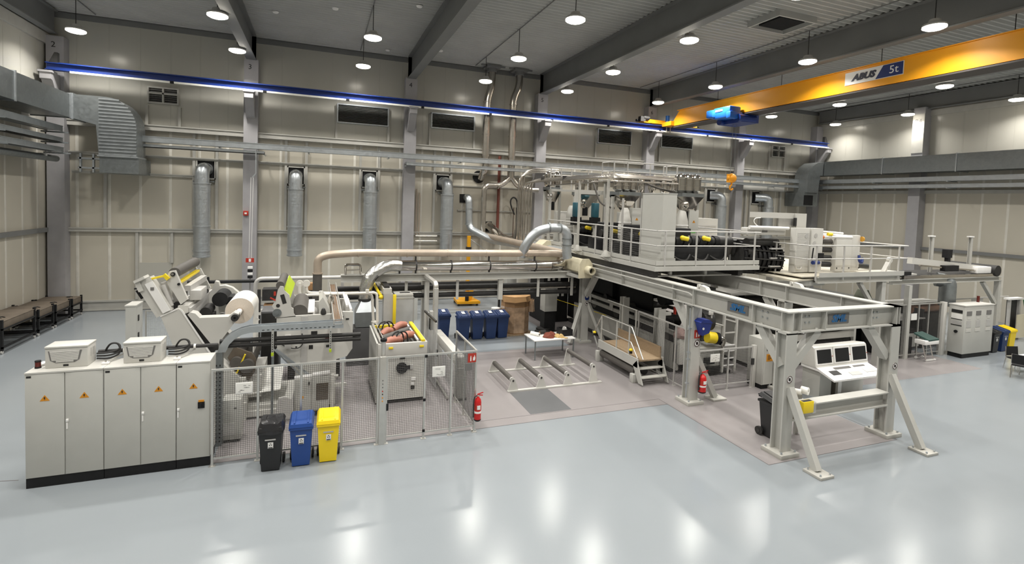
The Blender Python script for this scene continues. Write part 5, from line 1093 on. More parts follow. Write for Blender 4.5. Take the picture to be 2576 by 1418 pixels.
# ---------------------------------------------------------------- blue bins, octabin, lifting crane
for i, (x, y, w) in enumerate(((5.15, 20.1, 'leftmost of five blue bins, half hidden by the portal'), (5.85, 19.55, 'second of five blue bins from the left'), (6.42, 19.55, 'middle one of the five blue bins'), (6.98, 19.5, 'fourth of five blue bins from the left'), (7.5, 19.52, 'rightmost of five blue bins beside the carton'))):
    bn = bin_(x-.26, y+.1, M_BBLUE2, 'dark blue wheelie bin, '+w, 'row of blue bins', random.uniform(-.05, .05), sticker=False); bn.scale = (1.12, 1.1, 1.08)
    obj('lid_label', MB().bar((0, .15, .985), (0, .35, 1.025), .12, .006), M_PAPER, None).parent = bn
t = thing('octagonal_carton', 'tall film-wrapped octagonal cardboard carton on a pallet', 'carton', (8.05, 20.4, 0))
obj('pallet', MB().box(7.35, 8.75, 19.85, 21.1, .02, .06).box(7.35, 8.75, 19.85, 19.95, 0, .02).box(7.35, 8.75, 21.0, 21.1, 0, .02), M_WOOD, t)
def octp(cx, cy, r): return [(cx+r*math.cos(PI/8+k*PI/4), cy+r*math.sin(PI/8+k*PI/4)) for k in range(8)]
obj('body', MB().prism(octp(8.05, 20.45, .6), .06, 1.6, 'z'), M_CARD, t); obj('film_wrap', MB().prism(octp(8.05, 20.45, .615), .1, 1.2, 'z'), M_FILM, t)
lid = obj('lid', MB().prism(octp(8.05, 20.45, .66), 1.62, 1.66, 'z'), mat('cardboard_lid', (.46, .27, .12), .8, 0, .06, 4), t)
for k in range(8):
    a = octp(8.05, 20.45, .66)[k]; b = octp(8.05, 20.45, .66)[(k+1) % 8]; d = .02+.03*(k % 3)
    obj('lid_flap', MB()._new([(a[0], a[1], 1.64), (b[0], b[1], 1.64), (b[0]+(b[0]-8.05)*d, b[1]+(b[1]-20.45)*d, 1.42+.05*(k % 2)), (a[0]+(a[0]-8.05)*d, a[1]+(a[1]-20.45)*d, 1.42)], [(0, 1, 2, 3)]), mat('cardboard_lid', (.46, .27, .12)), lid)
obj('loose_film', lump((8.72, 20.2, .95), .14, .5), M_FILM, t)
t = thing('white_drum', 'white plastic drum left of the octagonal carton', 'drum', (7.25, 20.6, 0)); obj('drum', MB().lathe((7.28, 20.75, 0), [(.2, 0), (.21, .05), (.21, .95), (.19, 1.0)], 18), M_PVC, t); obj('lid', MB().lathe((7.28, 20.75, 1.0), [(.2, 0), (.2, .05), (.03, .06)], 18), M_SIGNW, t)
t = thing('pillar_lift', 'yellow pillar lift on a square yellow floor plate by the back wall', 'crane', (7.6, 26.6, 0)); MY = mat('lift_orange_yellow', (.80, .38, .01), .42)
obj('base_plate', MB().prism([(7.0, 26.2), (8.25, 26.1), (8.15, 27.3), (7.1, 27.4)], .12, .26, 'z'), MY, t)
for x, y in ((7.1, 26.3), (8.1, 26.2), (8.05, 27.2), (7.15, 27.3)): obj('foot', MB().cyl((x, y, 0), (x, y, .12), .06, n=10), M_DARK, t)
obj('mast', MB().box(7.58, 7.74, 26.55, 26.75, .26, 3.75), MY, t); obj('gear_cover', MB().tube([(7.7, 26.5, .3), (7.85, 26.45, .7), (7.75, 26.5, 1.1)], [.16, .14, .1], 12, 1), MY, t); obj('motor', MB().cyl((7.55, 26.3, .26), (7.55, 26.3, .5), .1, n=14), M_BLACK, t); obj('collar', MB().box(7.54, 7.78, 26.5, 26.8, 3.0, 3.15), M_DARK, t); obj('stay_cable', MB().cyl((7.7, 26.6, 3.6), (9.2, 26.6, 2.6), .012, n=6), M_GALV, t)
# ---------------------------------------------------------------- service beam along X carrying the pipes
t = thing('service_beam', 'long pale steel service beam carrying pipes and black tubes', 'beam', (5, 18.4, 2.7))
obj('beam', MB().ibeam((.75, 18.4, 2.83), (10.05, 18.4, 2.83), .26, .26, .025, .025), M_STRUCT, t)
for x in (3.75, 6.6): obj('post', MB().box(x-.08, x+.08, 18.32, 18.48, 0 if x < 5 else 1.9, 2.7), M_STRUCT, t)
for x in (3.0, 4.9, 6.6, 8.2, 9.7): obj('hanger', MB().box(x-.05, x+.05, 18.38, 18.42, 1.95, 2.7), M_STRUCT, t)
k = thing('cable_duct_tube', 'pair of thick black tubes hanging under the service beam', 'tube', (5, 18.5, 2.2))
for z in (2.42, 2.12): obj('tube', MB().cyl((.5, 18.63, z), (10.0, 18.63, z-.04), .09, n=12), M_RUBBER, k)
obj('silver_pipe', MB().cyl((2.5, 18.66, 2.28), (10.0, 18.66, 2.25), .04, n=10), M_CHROME, k)
k = thing('chrome_frame', 'small bent chrome pipe frame on the left end of the service beam', 'frame', (1.15, 18.4, 2.96))
for y in (18.3, 18.5): obj('loop', MB().elbow([(.9, y, 2.97), (.9, y, 3.3), (1.4, y, 3.3), (1.4, y, 2.97)], .035, 8, 4, .1), M_CHROME, k)
obj('shelf', MB().box(.88, 1.42, 18.28, 18.52, 3.1, 3.13), M_CHROME, k)
# ---------------------------------------------------------------- cream octagonal collector
t = thing('dust_collector', 'cream octagonal collector duct with open round end', 'duct', (9.8, 19.5, 2.9))
oc = [(9.42, 3.18), (9.55, 3.42), (9.7, 3.58), (9.98, 3.58), (10.12, 3.4), (10.12, 2.95), (9.42, 2.95)]
obj('end_plate', MB().prism([(9.5, 2.8), (9.5, 3.35), (9.62, 3.55), (9.92, 3.55), (10.08, 3.35), (10.08, 2.8)], 17.45, 17.52), M_CREAM, t)
obj('trunk', MB().prism([(9.52, 3.05), (9.52, 3.32), (9.64, 3.5), (9.9, 3.5), (10.04, 3.32), (10.04, 3.05), (9.9, 2.95), (9.64, 2.95)], 17.52, 23.5), M_CREAM, t)
obj('outlet_pipe', MB().ring((9.87, 17.1, 3.12), (9.87, 17.46, 3.12), .16, .11, 22), M_CREAM, t); obj('outlet_dark', MB().cyl((9.87, 17.3, 3.12), (9.87, 17.31, 3.12), .11, n=18), M_DARK, t)
obj('support_angle', MB().bar((9.3, 18.9, 2.9), (9.6, 17.5, 2.82), .05, .12), M_STRUCT, t)
t = thing('suction_duct', 'silver duct arching over the platform rail', 'duct', (9.3, 18.3, 3.7))
obj('pipe', MB().elbow([(7.5, 18.6, 3.55), (7.62, 18.4, 4.05), (7.95, 18.35, 4.5), (8.5, 18.28, 4.7), (9.3, 18.2, 4.68), (9.3, 18.2, 3.7), (9.36, 18.2, 3.5)], .185, 18, 6, .4), M_GALV, t)
for a, b in (((8.5, 18.28, 4.7), (8.56, 18.27, 4.7)), ((8.95, 18.24, 4.69), (9.0, 18.24, 4.69)), ((9.3, 18.2, 4.3), (9.3, 18.2, 4.26)), ((9.3, 18.2, 4.05), (9.3, 18.2, 4.01))): obj('band', MB().ring(a, b, .205, .18, 18), M_GALVD, t)
t = thing('tan_pipe', 'thick tan pipe slanting forward beside the cream collector', 'pipe', (9.2, 22, 3.6)); obj('pipe', MB().elbow([(8.75, 27.3, 3.75), (8.9, 25.5, 3.72), (9.35, 18.6, 3.66)], .15, 14), M_BROWNP, t); obj('cap', MB().cyl((8.75, 27.3, 3.75), (8.74, 27.45, 3.77), .16, n=14), M_PVC, t)
t = thing('beige_pipe', 'jointed beige pipe between the slanting ducts', 'pipe', (9.6, 22, 3.5)); obj('pipe', MB().cyl((9.35, 24.5, 3.6), (9.55, 19.5, 3.55), .1, n=12), M_CREAM, t)
for y in (23, 21.5, 20.6): obj('joint', MB().ring((9.6-(25-y)*.02+.0, y, 3.58), (9.6-(25-y)*.02, y+.15, 3.58), .13, .08, 14), M_BROWNP, t)
obj('valve_body', MB().prism([(9.5, 3.7), (9.8, 3.95), (10.0, 3.95), (10.05, 3.7)], 21.2, 22.0), M_CREAM, t)
# ---------------------------------------------------------------- extruder platform
t = thing('extruder_platform', 'raised pale grey extruder platform with railings above the gantry', 'platform', (12, 14, 3.6))
X0, X1, Y0, Y1 = 10.1, 14.5, 13.54, 24.0
obj('deck', MB().box(X0+.1, X1-.02, Y0+.1, Y1, 3.72, 3.78), M_STRUCT, t); 
def fascia(n, a, b, z0, z1, th): obj(n, MB().bar((a[0], a[1], (z0+z1)/2), (b[0], b[1], (z0+z1)/2), th, z1-z0), M_STRUCT, t)
fascia('edge_beam', (X0+.03, Y0+.06), (X0+.03, Y1), 3.6, 3.75, .05); fascia('edge_beam', (X0, Y0+.03), (X1, Y0+.03), 3.6, 3.75, .05); fascia('edge_beam', (X1-.03, Y0+.06), (X1-.03, Y1), 3.6, 3.765, .05)
fascia('kick_plate', (X0+.09, Y0+.1), (X0+.09, Y1), 3.785, 3.93, .015); fascia('kick_plate', (X0+.09, Y0+.08), (X1+.04, Y0+.08), 3.785, 3.93, .015)
obj('carriage_rail', MB().box(10.4, 13.5, 13.8, 13.95, 3.385, 3.42), M_STRUCT, t); obj('carriage_frame', MB().box(10.15, 10.35, 13.7, 23.5, 3.40, 3.6).box(13.7, 13.9, 13.7, 23.5, 3.40, 3.6), M_DARK, t)
for x in (10.95, 12.4, 13.8): obj('carriage_post', MB().box(x-.05, x+.05, 13.82, 13.92, 3.385, 3.6), M_STRUCT, t)
def rail(par, pts, posts, z0, zt, zm, m=M_ALUP):
    for a, b in zip(pts[:-1], pts[1:]):
        obj('top_rail', MB().cyl((a[0], a[1], zt), (b[0], b[1], zt), .024, n=8), m, par); obj('mid_rail', MB().cyl((a[0], a[1], zm), (b[0], b[1], zm), .02, n=8), m, par)
    for x, y in posts: obj('rail_post', MB().box(x-.022, x+.022, y-.022, y+.022, z0, zt), m, par)
rail(t, [(X0+.08, 22.0), (X0+.08, Y0+.08), (X1+.05, Y0+.08), (X1+.05, 19)], [(X0+.08, y) for y in (15.05, 16.3, 17.5, 19.0, 20.5, 22.0)]+[(x, Y0+.08) for x in (10.52, 11.77, 13.02, 14.3)]+[(X1+.05, y) for y in (15, 17, 19)], 3.62, 4.9, 4.42)
# supports with funnel feet carrying the conveying pipes
for y in (16.3, 18.5):
    p = obj('pipe_support', MB().box(9.9, 9.98, y-.04, y+.04, 3.95, 6.62), M_GIRT, t); obj('funnel_foot', MB().lathe((9.94, y, 3.78), [(.19, 0), (.19, .015), (.06, .22), (.05, .24)], 16), M_GIRT, p)
    obj('gusset', MB().prism([(9.72, 3.78), (10.1, 3.78), (10.1, 3.6), (10.05, 3.6)], y-.12, y+.12), M_STRUCT, p)
# tall white box
b = thing('duct_tower', 'tall plain white sheet-metal tower on the platform corner', 'tower', (10.75, 14.3, 3.79)); obj('shaft', MB().box(10.47, 11.02, 13.78, 14.9, 3.79, 6.13), M_CAB, b); obj('corner_cap', MB().bar((10.47, 13.78, 6.13), (10.47, 13.9, 6.16), .03).box(10.46, 11.03, 13.77, 14.91, 6.1, 6.13), M_CAB, b); obj('plinth', MB().box(10.44, 11.05, 13.75, 14.93, 3.79, 4.0), M_CAB, b)
# extruders
def extruder(y, lab, x0=11.2, x1=13.9):
    e = thing('extruder', lab, 'machine', ((x0+x1)/2, y, 3.79))
    obj('base', MB().box(x0, x1, y-.3, y+.5, 3.84, 4.28, bev=.02), M_BLACK, e); obj('foot_rail', MB().box(x0+.1, x1-.3, y-.32, y-.26, 3.79, 3.84), M_DARK, e)
    obj('barrel', MB().cyl((x0+.3, y, 4.5), (x1+.4, y, 4.5), .16, n=18), M_DARK, e)
    for k in range(6): obj('heater_band', MB().ring((x0+.5+k*.35, y, 4.5), (x0+.7+k*.35, y, 4.5), .2, .15, 18), M_BLACK, e)
    for k in range(2):
        v = obj('yellow_valve', MB().cyl((x0+.75+k*.95, y-.2, 4.62), (x0+.95+k*.95, y-.25, 4.58), .08, n=14).sphere((x0+.75+k*.95, y-.2, 4.62), .09), M_YEL, e); obj('stem', MB().cyl((x0+1.1+k*.95, y-.1, 4.3), (x0+1.1+k*.95, y-.1, 4.7), .04, n=10), M_ALU, v)
    for k in range(3): obj('hose', MB().tube([(x0+.3+k*.8, y-.3, 4.0), (x0+.5+k*.8, y-.42, 3.86), (x0+.8+k*.8, y-.42, 3.84), (x0+1.0+k*.8, y-.32, 4.05)], .03, 8, 2), M_RUBBER, e)
    obj('gearbox', MB().box(x0+.4, x0+1.2, y-.1, y+.5, 4.28, 4.95, bev=.04), M_BLACK, e)
    return e
extruder(14.75, 'black extruder at the front of the raised platform behind the rail'); extruder(16.6, 'second black extruder behind the front one on the platform', 10.75); extruder(18.6, 'third black extruder in the middle of the platform', 10.75); extruder(20.8, 'rearmost black extruder on the platform', 10.75)
def motor_tower(x, y, lab, w=.45, z1=5.6, box=True):
    m = thing('blower_unit', lab, 'machine', (x, y, 3.79)); obj('body', MB().lathe((x, y, 4.3), [(.2, 0), (.24, .1), (.24, z1-4.75), (.16, z1-4.4), (.1, z1-4.3)], 20), M_WHITE, m)
    for k in range(5): obj('fin', MB().ring((x, y, 4.5+k*.12), (x, y, 4.55+k*.12), .26, .2, 20), M_SIGNW, m)
    obj('foot', MB().box(x-.2, x+.2, y-.2, y+.2, 3.79, 4.3), M_DARK, m)
    if box: q = obj('switch_box', MB().box(x+.28, x+.72, y-.1, y+.25, 4.4, z1, bev=.01), M_CAB, m); warn_tri(q, x+.5, y-.102, 5.15, .07); obj('status_strip', MB().box(x+.3, x+.6, y-.108, y-.1, 4.72, 4.76), mat('status_green', (.15, .6, .1), .4), q)
motor_tower(13.05, 16.0, 'white ribbed blower with switch box near the platform front right'); motor_tower(11.55, 17.6, 'white ribbed blower with switch box left of the white tower'); motor_tower(10.9, 21.0, 'white ribbed blower at the rear left of the platform', box=False)
def hopper(x, y, z, lab, r=.22, n=3, sq=.5):
    h = thing('dosing_hopper', lab, 'hopper', (x, y, 3.79))
    obj('frame', MB().box(x-sq-.1, x-sq, y-.05, y+.05, 3.79, z).box(x+sq, x+sq+.1, y-.05, y+.05, 3.79, z).box(x-sq-.1, x+sq+.1, y-.05, y+.05, z-.06, z), M_STRUCT, h)
    obj('cone', MB()._new([(x-sq, y-sq*.8, z), (x+sq, y-sq*.8, z), (x+sq, y+sq*.8, z), (x-sq, y+sq*.8, z), (x-.12, y-.1, z-.6), (x+.12, y-.1, z-.6), (x+.12, y+.1, z-.6), (x-.12, y+.1, z-.6)], [(0, 1, 2, 3), (7, 6, 5, 4), (0, 4, 5, 1), (1, 5, 6, 2), (2, 6, 7, 3), (3, 7, 4, 0)]), M_CHROME, h); obj('collar', MB().box(x-sq-.02, x+sq+.02, y-sq*.8, y+sq*.8, z, z+.14), M_GALVD, h)
    obj('feeder', MB().cyl((x, y, z-.95), (x, y, z-.55), .13, n=16), M_BLACK, h); obj('mixer', MB().cyl((x-.2, y-.1, z-.5), (x-.2, y-.1, z-.15), .16, n=16).sphere((x-.22, y-.2, z-.3), .17), M_CHROME, h)
    for k in range(n):
        c = obj('receiver', MB().lathe((x-sq*.7+k*sq*1.4/max(1, n-1), y-.05, z+.14), [(r*.5, 0), (r, .1), (r, .55), (r*1.05, .56), (r*1.05, .6), (r*.7, .7), (r*.2, .74)], 18), M_CHROME, h); obj('clamp_ring', MB().ring((x-sq*.7+k*sq*1.4/max(1, n-1), y-.05, z+.4), (x-sq*.7+k*sq*1.4/max(1, n-1), y-.05, z+.43), r+.015, r-.02, 18), M_STAIN, c)
    return h
hopper(13.3, 16.1, 6.1, 'chrome dosing hopper with receivers right of the white tower'); hopper(11.75, 18.0, 6.1, 'chrome dosing hopper with receivers left of the white tower'); hopper(11.6, 21.0, 6.1, 'chrome dosing hopper on a white frame at the platform rear', n=2); hopper(10.45, 22.2, 6.3, 'small chrome hopper stack beside the vertical pipes', .2, 2, .35)
b = thing('white_portal', 'white rectangular support frame around the rear hopper', 'frame', (11.8, 20.8, 3.79)); obj('lintel', MB().box(10.8, 12.8, 20.5, 20.6, 6.14, 6.33), M_WHITE, b); obj('upright', MB().box(10.8, 10.95, 20.5, 20.6, 3.79, 6.14), M_WHITE, b); obj('upright', MB().box(12.65, 12.8, 20.5, 20.6, 3.79, 6.14), M_WHITE, b)
for x in (10.75, 11.7): m = thing('dosing_motor', 'teal dosing motor on the platform, %s one' % ('left' if x < 11 else 'right'), 'motor', (x, 20.2, 4.8)); obj('body', MB().box(x-.13, x+.13, 20.1, 20.4, 5.1, 5.75, bev=.03), M_MOTOR, m); obj('shaft_box', MB().box(x-.2, x+.2, 20.1, 20.4, 4.75, 5.1), M_BLACK, m); obj('stand', MB().box(x-.05, x+.05, 20.2, 20.3, 3.79, 4.75), M_STRUCT, m)
t = thing('conveying_pipes', 'bundle of polished conveying pipes curving over the platform', 'pipe', (10, 20, 6.4))
for k in range(4):
    obj('pipe', MB().elbow([(9.65+.14*k, 24.0-.05*k, 3.4), (9.65+.14*k, 24.0-.05*k, 6.62+.05*k), (9.85+.05*k, 22.4, 6.70+.04*k), (9.95+.04*k, 16.3+.1*k, 6.70+.04*k), (11.0, 16.15+.15*k, 6.71+.04*k), (13.9, 16.15+.15*k, 6.70+.03*k)], .042, 10, 5, .5), M_STAIN, t)
for k in range(3): obj('pipe', MB().elbow([(9.55+.13*k, 24.3, 3.4), (9.55+.13*k, 24.3, 7.0+.1*k), (10.3, 24.2, 7.25+.08*k), (11.6, 24.0, 7.25+.08*k)], .05, 10, 5, .6), M_STAIN, t)
for y in (19.9, 22.2): obj('clamp_bar', MB().box(9.85, 10.2, y, y+.04, 6.66, 6.88), M_DARK, t)
obj('lower_ring', MB().elbow([(9.98, 21.5, 6.5), (9.98, 16.0, 6.56), (13.0, 15.95, 6.58)], .03, 8, 5, .3), M_STAIN, t)
def flexhose(lab, pts, r=.04): h = thing('flexible_hose', lab, 'hose', pts[0]); obj('hose', MB().tube(pts, r, 10, 2), M_GREYR, h); obj('end_fitting', MB().sphere(pts[0], r*1.3, 10, 6), M_CHROME, h)
flexhose('grey hose arching down right of the white tower', [(13.0, 16.1, 6.6), (13.4, 15.9, 6.5), (13.6, 15.9, 6.1), (13.6, 15.9, 5.6)]); flexhose('grey hose sagging behind the top of the white tower', [(11.9, 17.0, 6.65), (12.3, 16.8, 6.45), (13.0, 16.7, 6.3), (13.4, 16.8, 6.3)]); flexhose('grey hose hanging in front of the middle hopper', [(10.6, 18.6, 6.6), (10.65, 18.4, 6.2), (10.75, 18.2, 5.7), (11.3, 18.0, 5.55)])
t = thing('upper_catwalk', 'upper catwalk railing and vacuum receivers above the extruders', 'catwalk', (13.5, 20, 6.7))
obj('deck', MB().box(12.2, 15.6, 19.6, 20.6, 6.7, 6.76), M_DARK, t); obj('leg', MB().box(12.25, 12.35, 20.4, 20.5, 3.79, 6.7), M_STRUCT, t); obj('leg', MB().box(14.3, 14.4, 20.4, 20.5, 3.79, 6.7), M_STRUCT, t); obj('receiver_ring', MB().cyl((13.0, 19.0, 6.86), (15.6, 18.9, 6.86), .06, n=10), M_DARK, t)
rail(t, [(12.2, 20.6), (12.2, 19.6), (15.6, 19.6), (15.6, 20.6)], [(12.2, 19.6), (12.9, 19.6), (14.1, 19.6), (15.0, 19.6), (15.6, 19.6), (15.6, 20.6), (12.2, 20.6)], 6.7, 7.62, 7.2)
for x in (13.2, 13.8, 14.4, 14.9, 15.4): r = obj('receiver', MB().lathe((x, 19.0, 6.3), [(.1, 0), (.17, .15), (.17, .55), (.12, .66), (.03, .7)], 16), M_CHROME, t)
t = thing('upper_catwalk', 'left upper guard rail with pipes over the rear hoppers', 'catwalk', (10.6, 22, 6.7)); rail(t, [(10.2, 22.8), (10.2, 21.9), (13.4, 21.9)], [(10.2, 21.9), (10.75, 21.9), (11.3, 21.9), (12.2, 21.9), (13.4, 21.9)], 6.3, 7.35, 7.0); obj('beam', MB().box(10.15, 13.4, 21.85, 21.95, 6.25, 6.35), M_STRUCT, t); obj('leg', MB().box(13.3, 13.4, 21.85, 21.95, 3.79, 6.25), M_STRUCT, t); obj('leg', MB().box(10.16, 10.26, 21.85, 21.95, 3.79, 6.25), M_STRUCT, t)
# guard panels and side cabinets further back on the platform
t = thing('guard_screen', 'tall wire guard screen behind the platform rail', 'fence', (10.6, 17, 3.79))
for y in (15.0, 16.2, 17.4): obj('post', MB().box(10.5, 10.56, y-.03, y+.03, 3.79, 5.95), M_ALUP, t)
for a, b in ((15.0, 16.2), (16.2, 17.4)): obj('wire_mesh', MB().grid((10.53, a+.03, 3.9), (0, b-a-.06, 0), (0, 0, .9), 14, 12, .01), M_WIRE, t, kind='stuff')
for i, (x, y, w, h, z) in enumerate(((11.9, 15.6, .5, 1.5, 3.79), (12.5, 19.2, .8, 1.6, 3.79), (11.2, 23.0, 1.0, 1.5, 3.79))):
    m = thing('process_cabinet', 'white process cabinet on the platform, %s' % ['behind the white tower', 'behind the second hopper', 'at the rear edge'][i], 'cabinet', (x, y, z)); obj('body', MB().box(x, x+w, y, y+.5, z, z+h, bev=.01), M_CAB, m); d = obj('door', MB().box(x+.03, x+w-.03, y-.012, y, z+.1, z+h-.06), M_WHITE, m); warn_tri(d, x+w/2, y-.014, z+h*.8, .06)
t = thing('chiller_box', 'white perforated machine housing right of the extruders', 'machine', (15.5, 18, 3.4)); obj('body', MB().box(14.75, 16.3, 17.6, 19.2, 3.5, 5.25), M_WHITE, t)
for k in range(6): obj('louvre_slat', MB().box(14.8, 16.2, 17.57, 17.6, 3.9+k*.2, 3.98+k*.2), M_ALUP, t)
# ---------------------------------------------------------------- right-hand platform with the calender
t = thing('calender_platform', 'right-hand pale platform with railings carrying the roll stack', 'platform', (18.5, 13.5, 3.2))
obj('edge_beam', MB().ibeam((16.3, 12.8, 3.31), (20.75, 12.8, 3.31), .22, .2, .03, .02), M_STRUCT, t); obj('edge_beam', MB().ibeam((20.7, 12.8, 3.31), (20.7, 19, 3.31), .22, .2, .03, .02), M_STRUCT, t)
obj('deck', MB().box(15.6, 20.7, 12.75, 19, 3.42, 3.46), mat('deck_cream', (.55, .51, .42), .5), t); obj('kick_plate', MB().box(16.35, 20.8, 12.68, 12.70, 3.42, 3.58), M_STRUCT, t)
obj('step_slab', MB().prism([(15.06, 12.63), (16.6, 12.92), (16.95, 14.8), (15.3, 14.5)], 3.30, 3.36, 'z'), mat('deck_cream', (.55, .51, .42)), t); obj('slab_beam', MB().box(15.5, 16.9, 12.9, 13.0, 3.1, 3.3), M_STRUCT, t)
for x, y in ((19.82, 12.85), (16.2, 17.5), (20.5, 18.5), (15.6, 12.95)): obj('leg', MB().box(x-.11, x+.11, y-.11, y+.11, 0 if x > 16 or y > 14 else 2.6, 3.2), M_STRUCT, t)
obj('brace', MB().bar((18.6, 12.85, 3.18), (19.75, 12.85, 1.9), .13), M_STRUCT, t); obj('brace', MB().bar((16.3, 13.0, 3.15), (15.7, 13.2, 2.6), .12), M_STRUCT, t)
rail(t, [(15.75, 17.5), (15.75, 12.72), (21.0, 12.72), (21.0, 17.5)], [(16.2, 12.72), (17.55, 12.72), (18.95, 12.72), (20.5, 12.72), (21.0, 15), (15.75, 14.0), (15.75, 15.6)], 3.3, 4.53, 4.06)
rs = thing('roll_stack', 'white calender roll stack with perforated side cover', 'machine', (16.7, 14, 3.46))
obj('side_tower', MB().box(16.05, 16.72, 13.45, 13.7, 3.5, 5.1, bev=.01), M_WHITE, rs); obj('front_tower', MB().box(16.75, 17.33, 13.4, 13.75, 3.5, 5.1, bev=.01), M_WHITE, rs)
b = MB()
for k in range(24): b.box(16.1, 16.68, 13.445, 13.45, 3.75+k*.05, 3.762+k*.05)
obj('perforation', b, M_ALUP, rs, kind='stuff')
for x, z in ((16.55, 4.82), (16.95, 4.84), (16.58, 4.55), (16.9, 4.55)): obj('vent_disc', MB().cyl((x, 13.44, z) if x < 16.7 else (x, 13.39, z), (x, 13.46, z), .085, n=16), M_ALUP, rs)
obj('upper_tower', MB().box(16.55, 17.05, 13.9, 14.3, 5.1, 5.62), M_WHITE, rs); obj('top_beam', MB().box(14.9, 17.05, 14.0, 14.5, 5.42, 5.62), M_WHITE, rs); obj('tower_slot', MB().box(16.45, 16.54, 13.88, 13.95, 5.15, 5.45), M_INK, rs); obj('mesh_cover', MB().box(15.8, 16.5, 14.0, 14.05, 5.05, 5.42), M_ALU, rs)
obj('cross_beam', MB().box(14.2, 16.05, 13.9, 14.2, 4.80, 5.06, bev=.03), M_WHITE, rs); obj('cross_tube', MB().cyl((14.2, 13.8, 5.08), (16.05, 13.8, 5.06), .06, n=12), M_SIGNW, rs); obj('name_badge', MB().box(14.9, 15.15, 13.89, 13.9, 4.9, 4.97), M_SIGNG, rs)
for z in (4.5, 4.15, 3.85): obj('calender_roll', MB().cyl((14.6, 14.3, z), (16.05, 14.3, z), .16, n=20), M_DARK, rs); obj('roll_frame', MB().box(15.4, 16.05, 13.9, 14.0, z-.22, z-.17), M_ALUP, rs)
obj('orange_knob', MB().cyl((17.33, 13.5, 4.78), (17.45, 13.5, 4.78), .07, n=12), mat('knob_orange', (.6, .15, .02), .4), rs); obj('pneumatic_unit', MB().box(17.05, 17.3, 13.3, 13.4, 3.95, 4.2).bar((16.75, 13.3, 4.4), (16.7, 13.3, 3.95), .03), M_BLACK, rs); obj('blue_motor', MB().cyl((16.75, 13.3, 3.86), (17.05, 13.3, 3.86), .07, n=12), M_SIGNB, rs); obj('handle', MB().elbow([(16.05, 13.4, 3.72), (16.1, 13.4, 3.62), (16.3, 13.4, 3.62), (16.35, 13.4, 3.72)], .02, 8), M_ALU, rs); obj('loop_cable', MB().tube([(15.0, 13.9, 5.0), (14.5, 13.9, 5.2), (14.5, 13.9, 5.4), (14.8, 13.9, 5.42)], .015, 6, 2), M_SIGNW, rs)
ps = thing('pull_stand', 'second white roller stand to the right of the roll stack', 'machine', (18.8, 13.8, 3.46)); obj('side_plate', MB().box(18.12, 18.95, 13.45, 13.65, 3.5, 4.7, bev=.01), M_WHITE, ps); obj('side_plate', MB().box(19.0, 19.48, 13.5, 13.65, 3.5, 4.86, bev=.03), M_WHITE, ps); obj('top_plate', MB().box(18.15, 19.0, 13.5, 15.2, 4.7, 4.86, bev=.02), M_SIGNW, ps)
for z, x in ((4.62, 17.6), (4.3, 17.5), (4.0, 17.6), (3.75, 17.6)): obj('roller', MB().cyl((x, 13.7, z), (18.15, 13.7, z-.02), .1, n=16), M_DARK if z < 4.4 else M_GREYR, ps)
obj('top_rod', MB().cyl((17.35, 13.6, 4.98), (18.6, 13.6, 4.92), .045, n=10).cyl((17.35, 13.5, 4.8), (19.0, 13.5, 4.78), .04, n=10), M_SIGNW, ps); obj('yellow_grip', MB().cyl((17.7, 13.5, 4.88), (17.9, 13.5, 4.88), .06, n=12), M_YEL, ps); obj('amber_lamp', MB().cyl((19.45, 13.45, 4.72), (19.5, 13.45, 4.72), .1, n=14), mat('lamp_amber', (.6, .3, .03), .3), ps); obj('blue_hose', MB().tube([(19.3, 13.4, 4.1), (19.25, 13.35, 3.9), (19.4, 13.35, 3.8), (19.5, 13.4, 4.0)], .05, 8, 2), M_SIGNB, ps)
for x in (18.2, 18.5, 18.85, 19.4): obj('bolt', MB().cyl((x, 13.44, 3.62), (x, 13.46, 3.62), .03, n=8), M_DARK, ps)
obj('web_roller', MB().cyl((19.5, 13.9, 3.7), (20.6, 13.9, 3.6), .09, n=14), M_DARK, ps)
l = thing('lever_arm', 'white lever arm at the right end of the calender platform', 'lever', (20.4, 13.2, 3.46)); obj('arm', MB().bar((20.25, 13.1, 3.46), (20.6, 13.1, 3.98), .16, .08), M_WHITE, l); obj('pivot', MB().cyl((20.58, 13.05, 3.95), (20.58, 13.16, 3.95), .11, n=16), M_WHITE, l)
cr = thing('cable_chain', 'fat black segmented cable chain curving down beside the platform', 'cable chain', (15.6, 14.4, 3.4))
b = obj('cable_bundle', MB().cyl((14.6, 14.75, 3.95), (16.1, 14.4, 3.88), .5, n=24), M_RUBBER, cr); D = Vector((1.5, -.35, -.07)).normalized()
for k in range(9): c = Vector((14.6, 14.75, 3.95))+D*(.02+k*.18); obj('chain_link', MB().ring(c, c+D*.09, .585, .5, 24), M_BLACK, cr)
U = D.cross(Vector((0, 0, 1))).normalized(); V = U.cross(D)
for k in range(12):
    o = (U*math.cos(PI*k/6)+V*math.sin(PI*k/6))*.6; obj('chain_bar', MB().bar(Vector((14.58, 14.755, 3.95))+o, Vector((16.12, 14.395, 3.88))+o, .045), M_DARK, cr)
obj('feed_trough', MB().bar((13.0, 15.6, 4.5), (15.0, 15.0, 4.42), .5, .18), M_DARK, cr)
for k, x in enumerate((14.3, 14.75)): v = thing('melt_filter', 'dark conical melt filter at the extruder outlet, %s' % ('left' if k == 0 else 'right'), 'filter', (x, 15.0, 3.79)); obj('body', MB().lathe((x, 15.0, 3.8), [(.04, 0), (.22, .25), (.25, .5), (.2, .6)], 14), M_GREYR if k == 0 else M_DARK, v); obj('cap', MB().cyl((x, 15.0, 4.4), (x, 15.0, 4.5), .12, n=12), M_DARK, v)
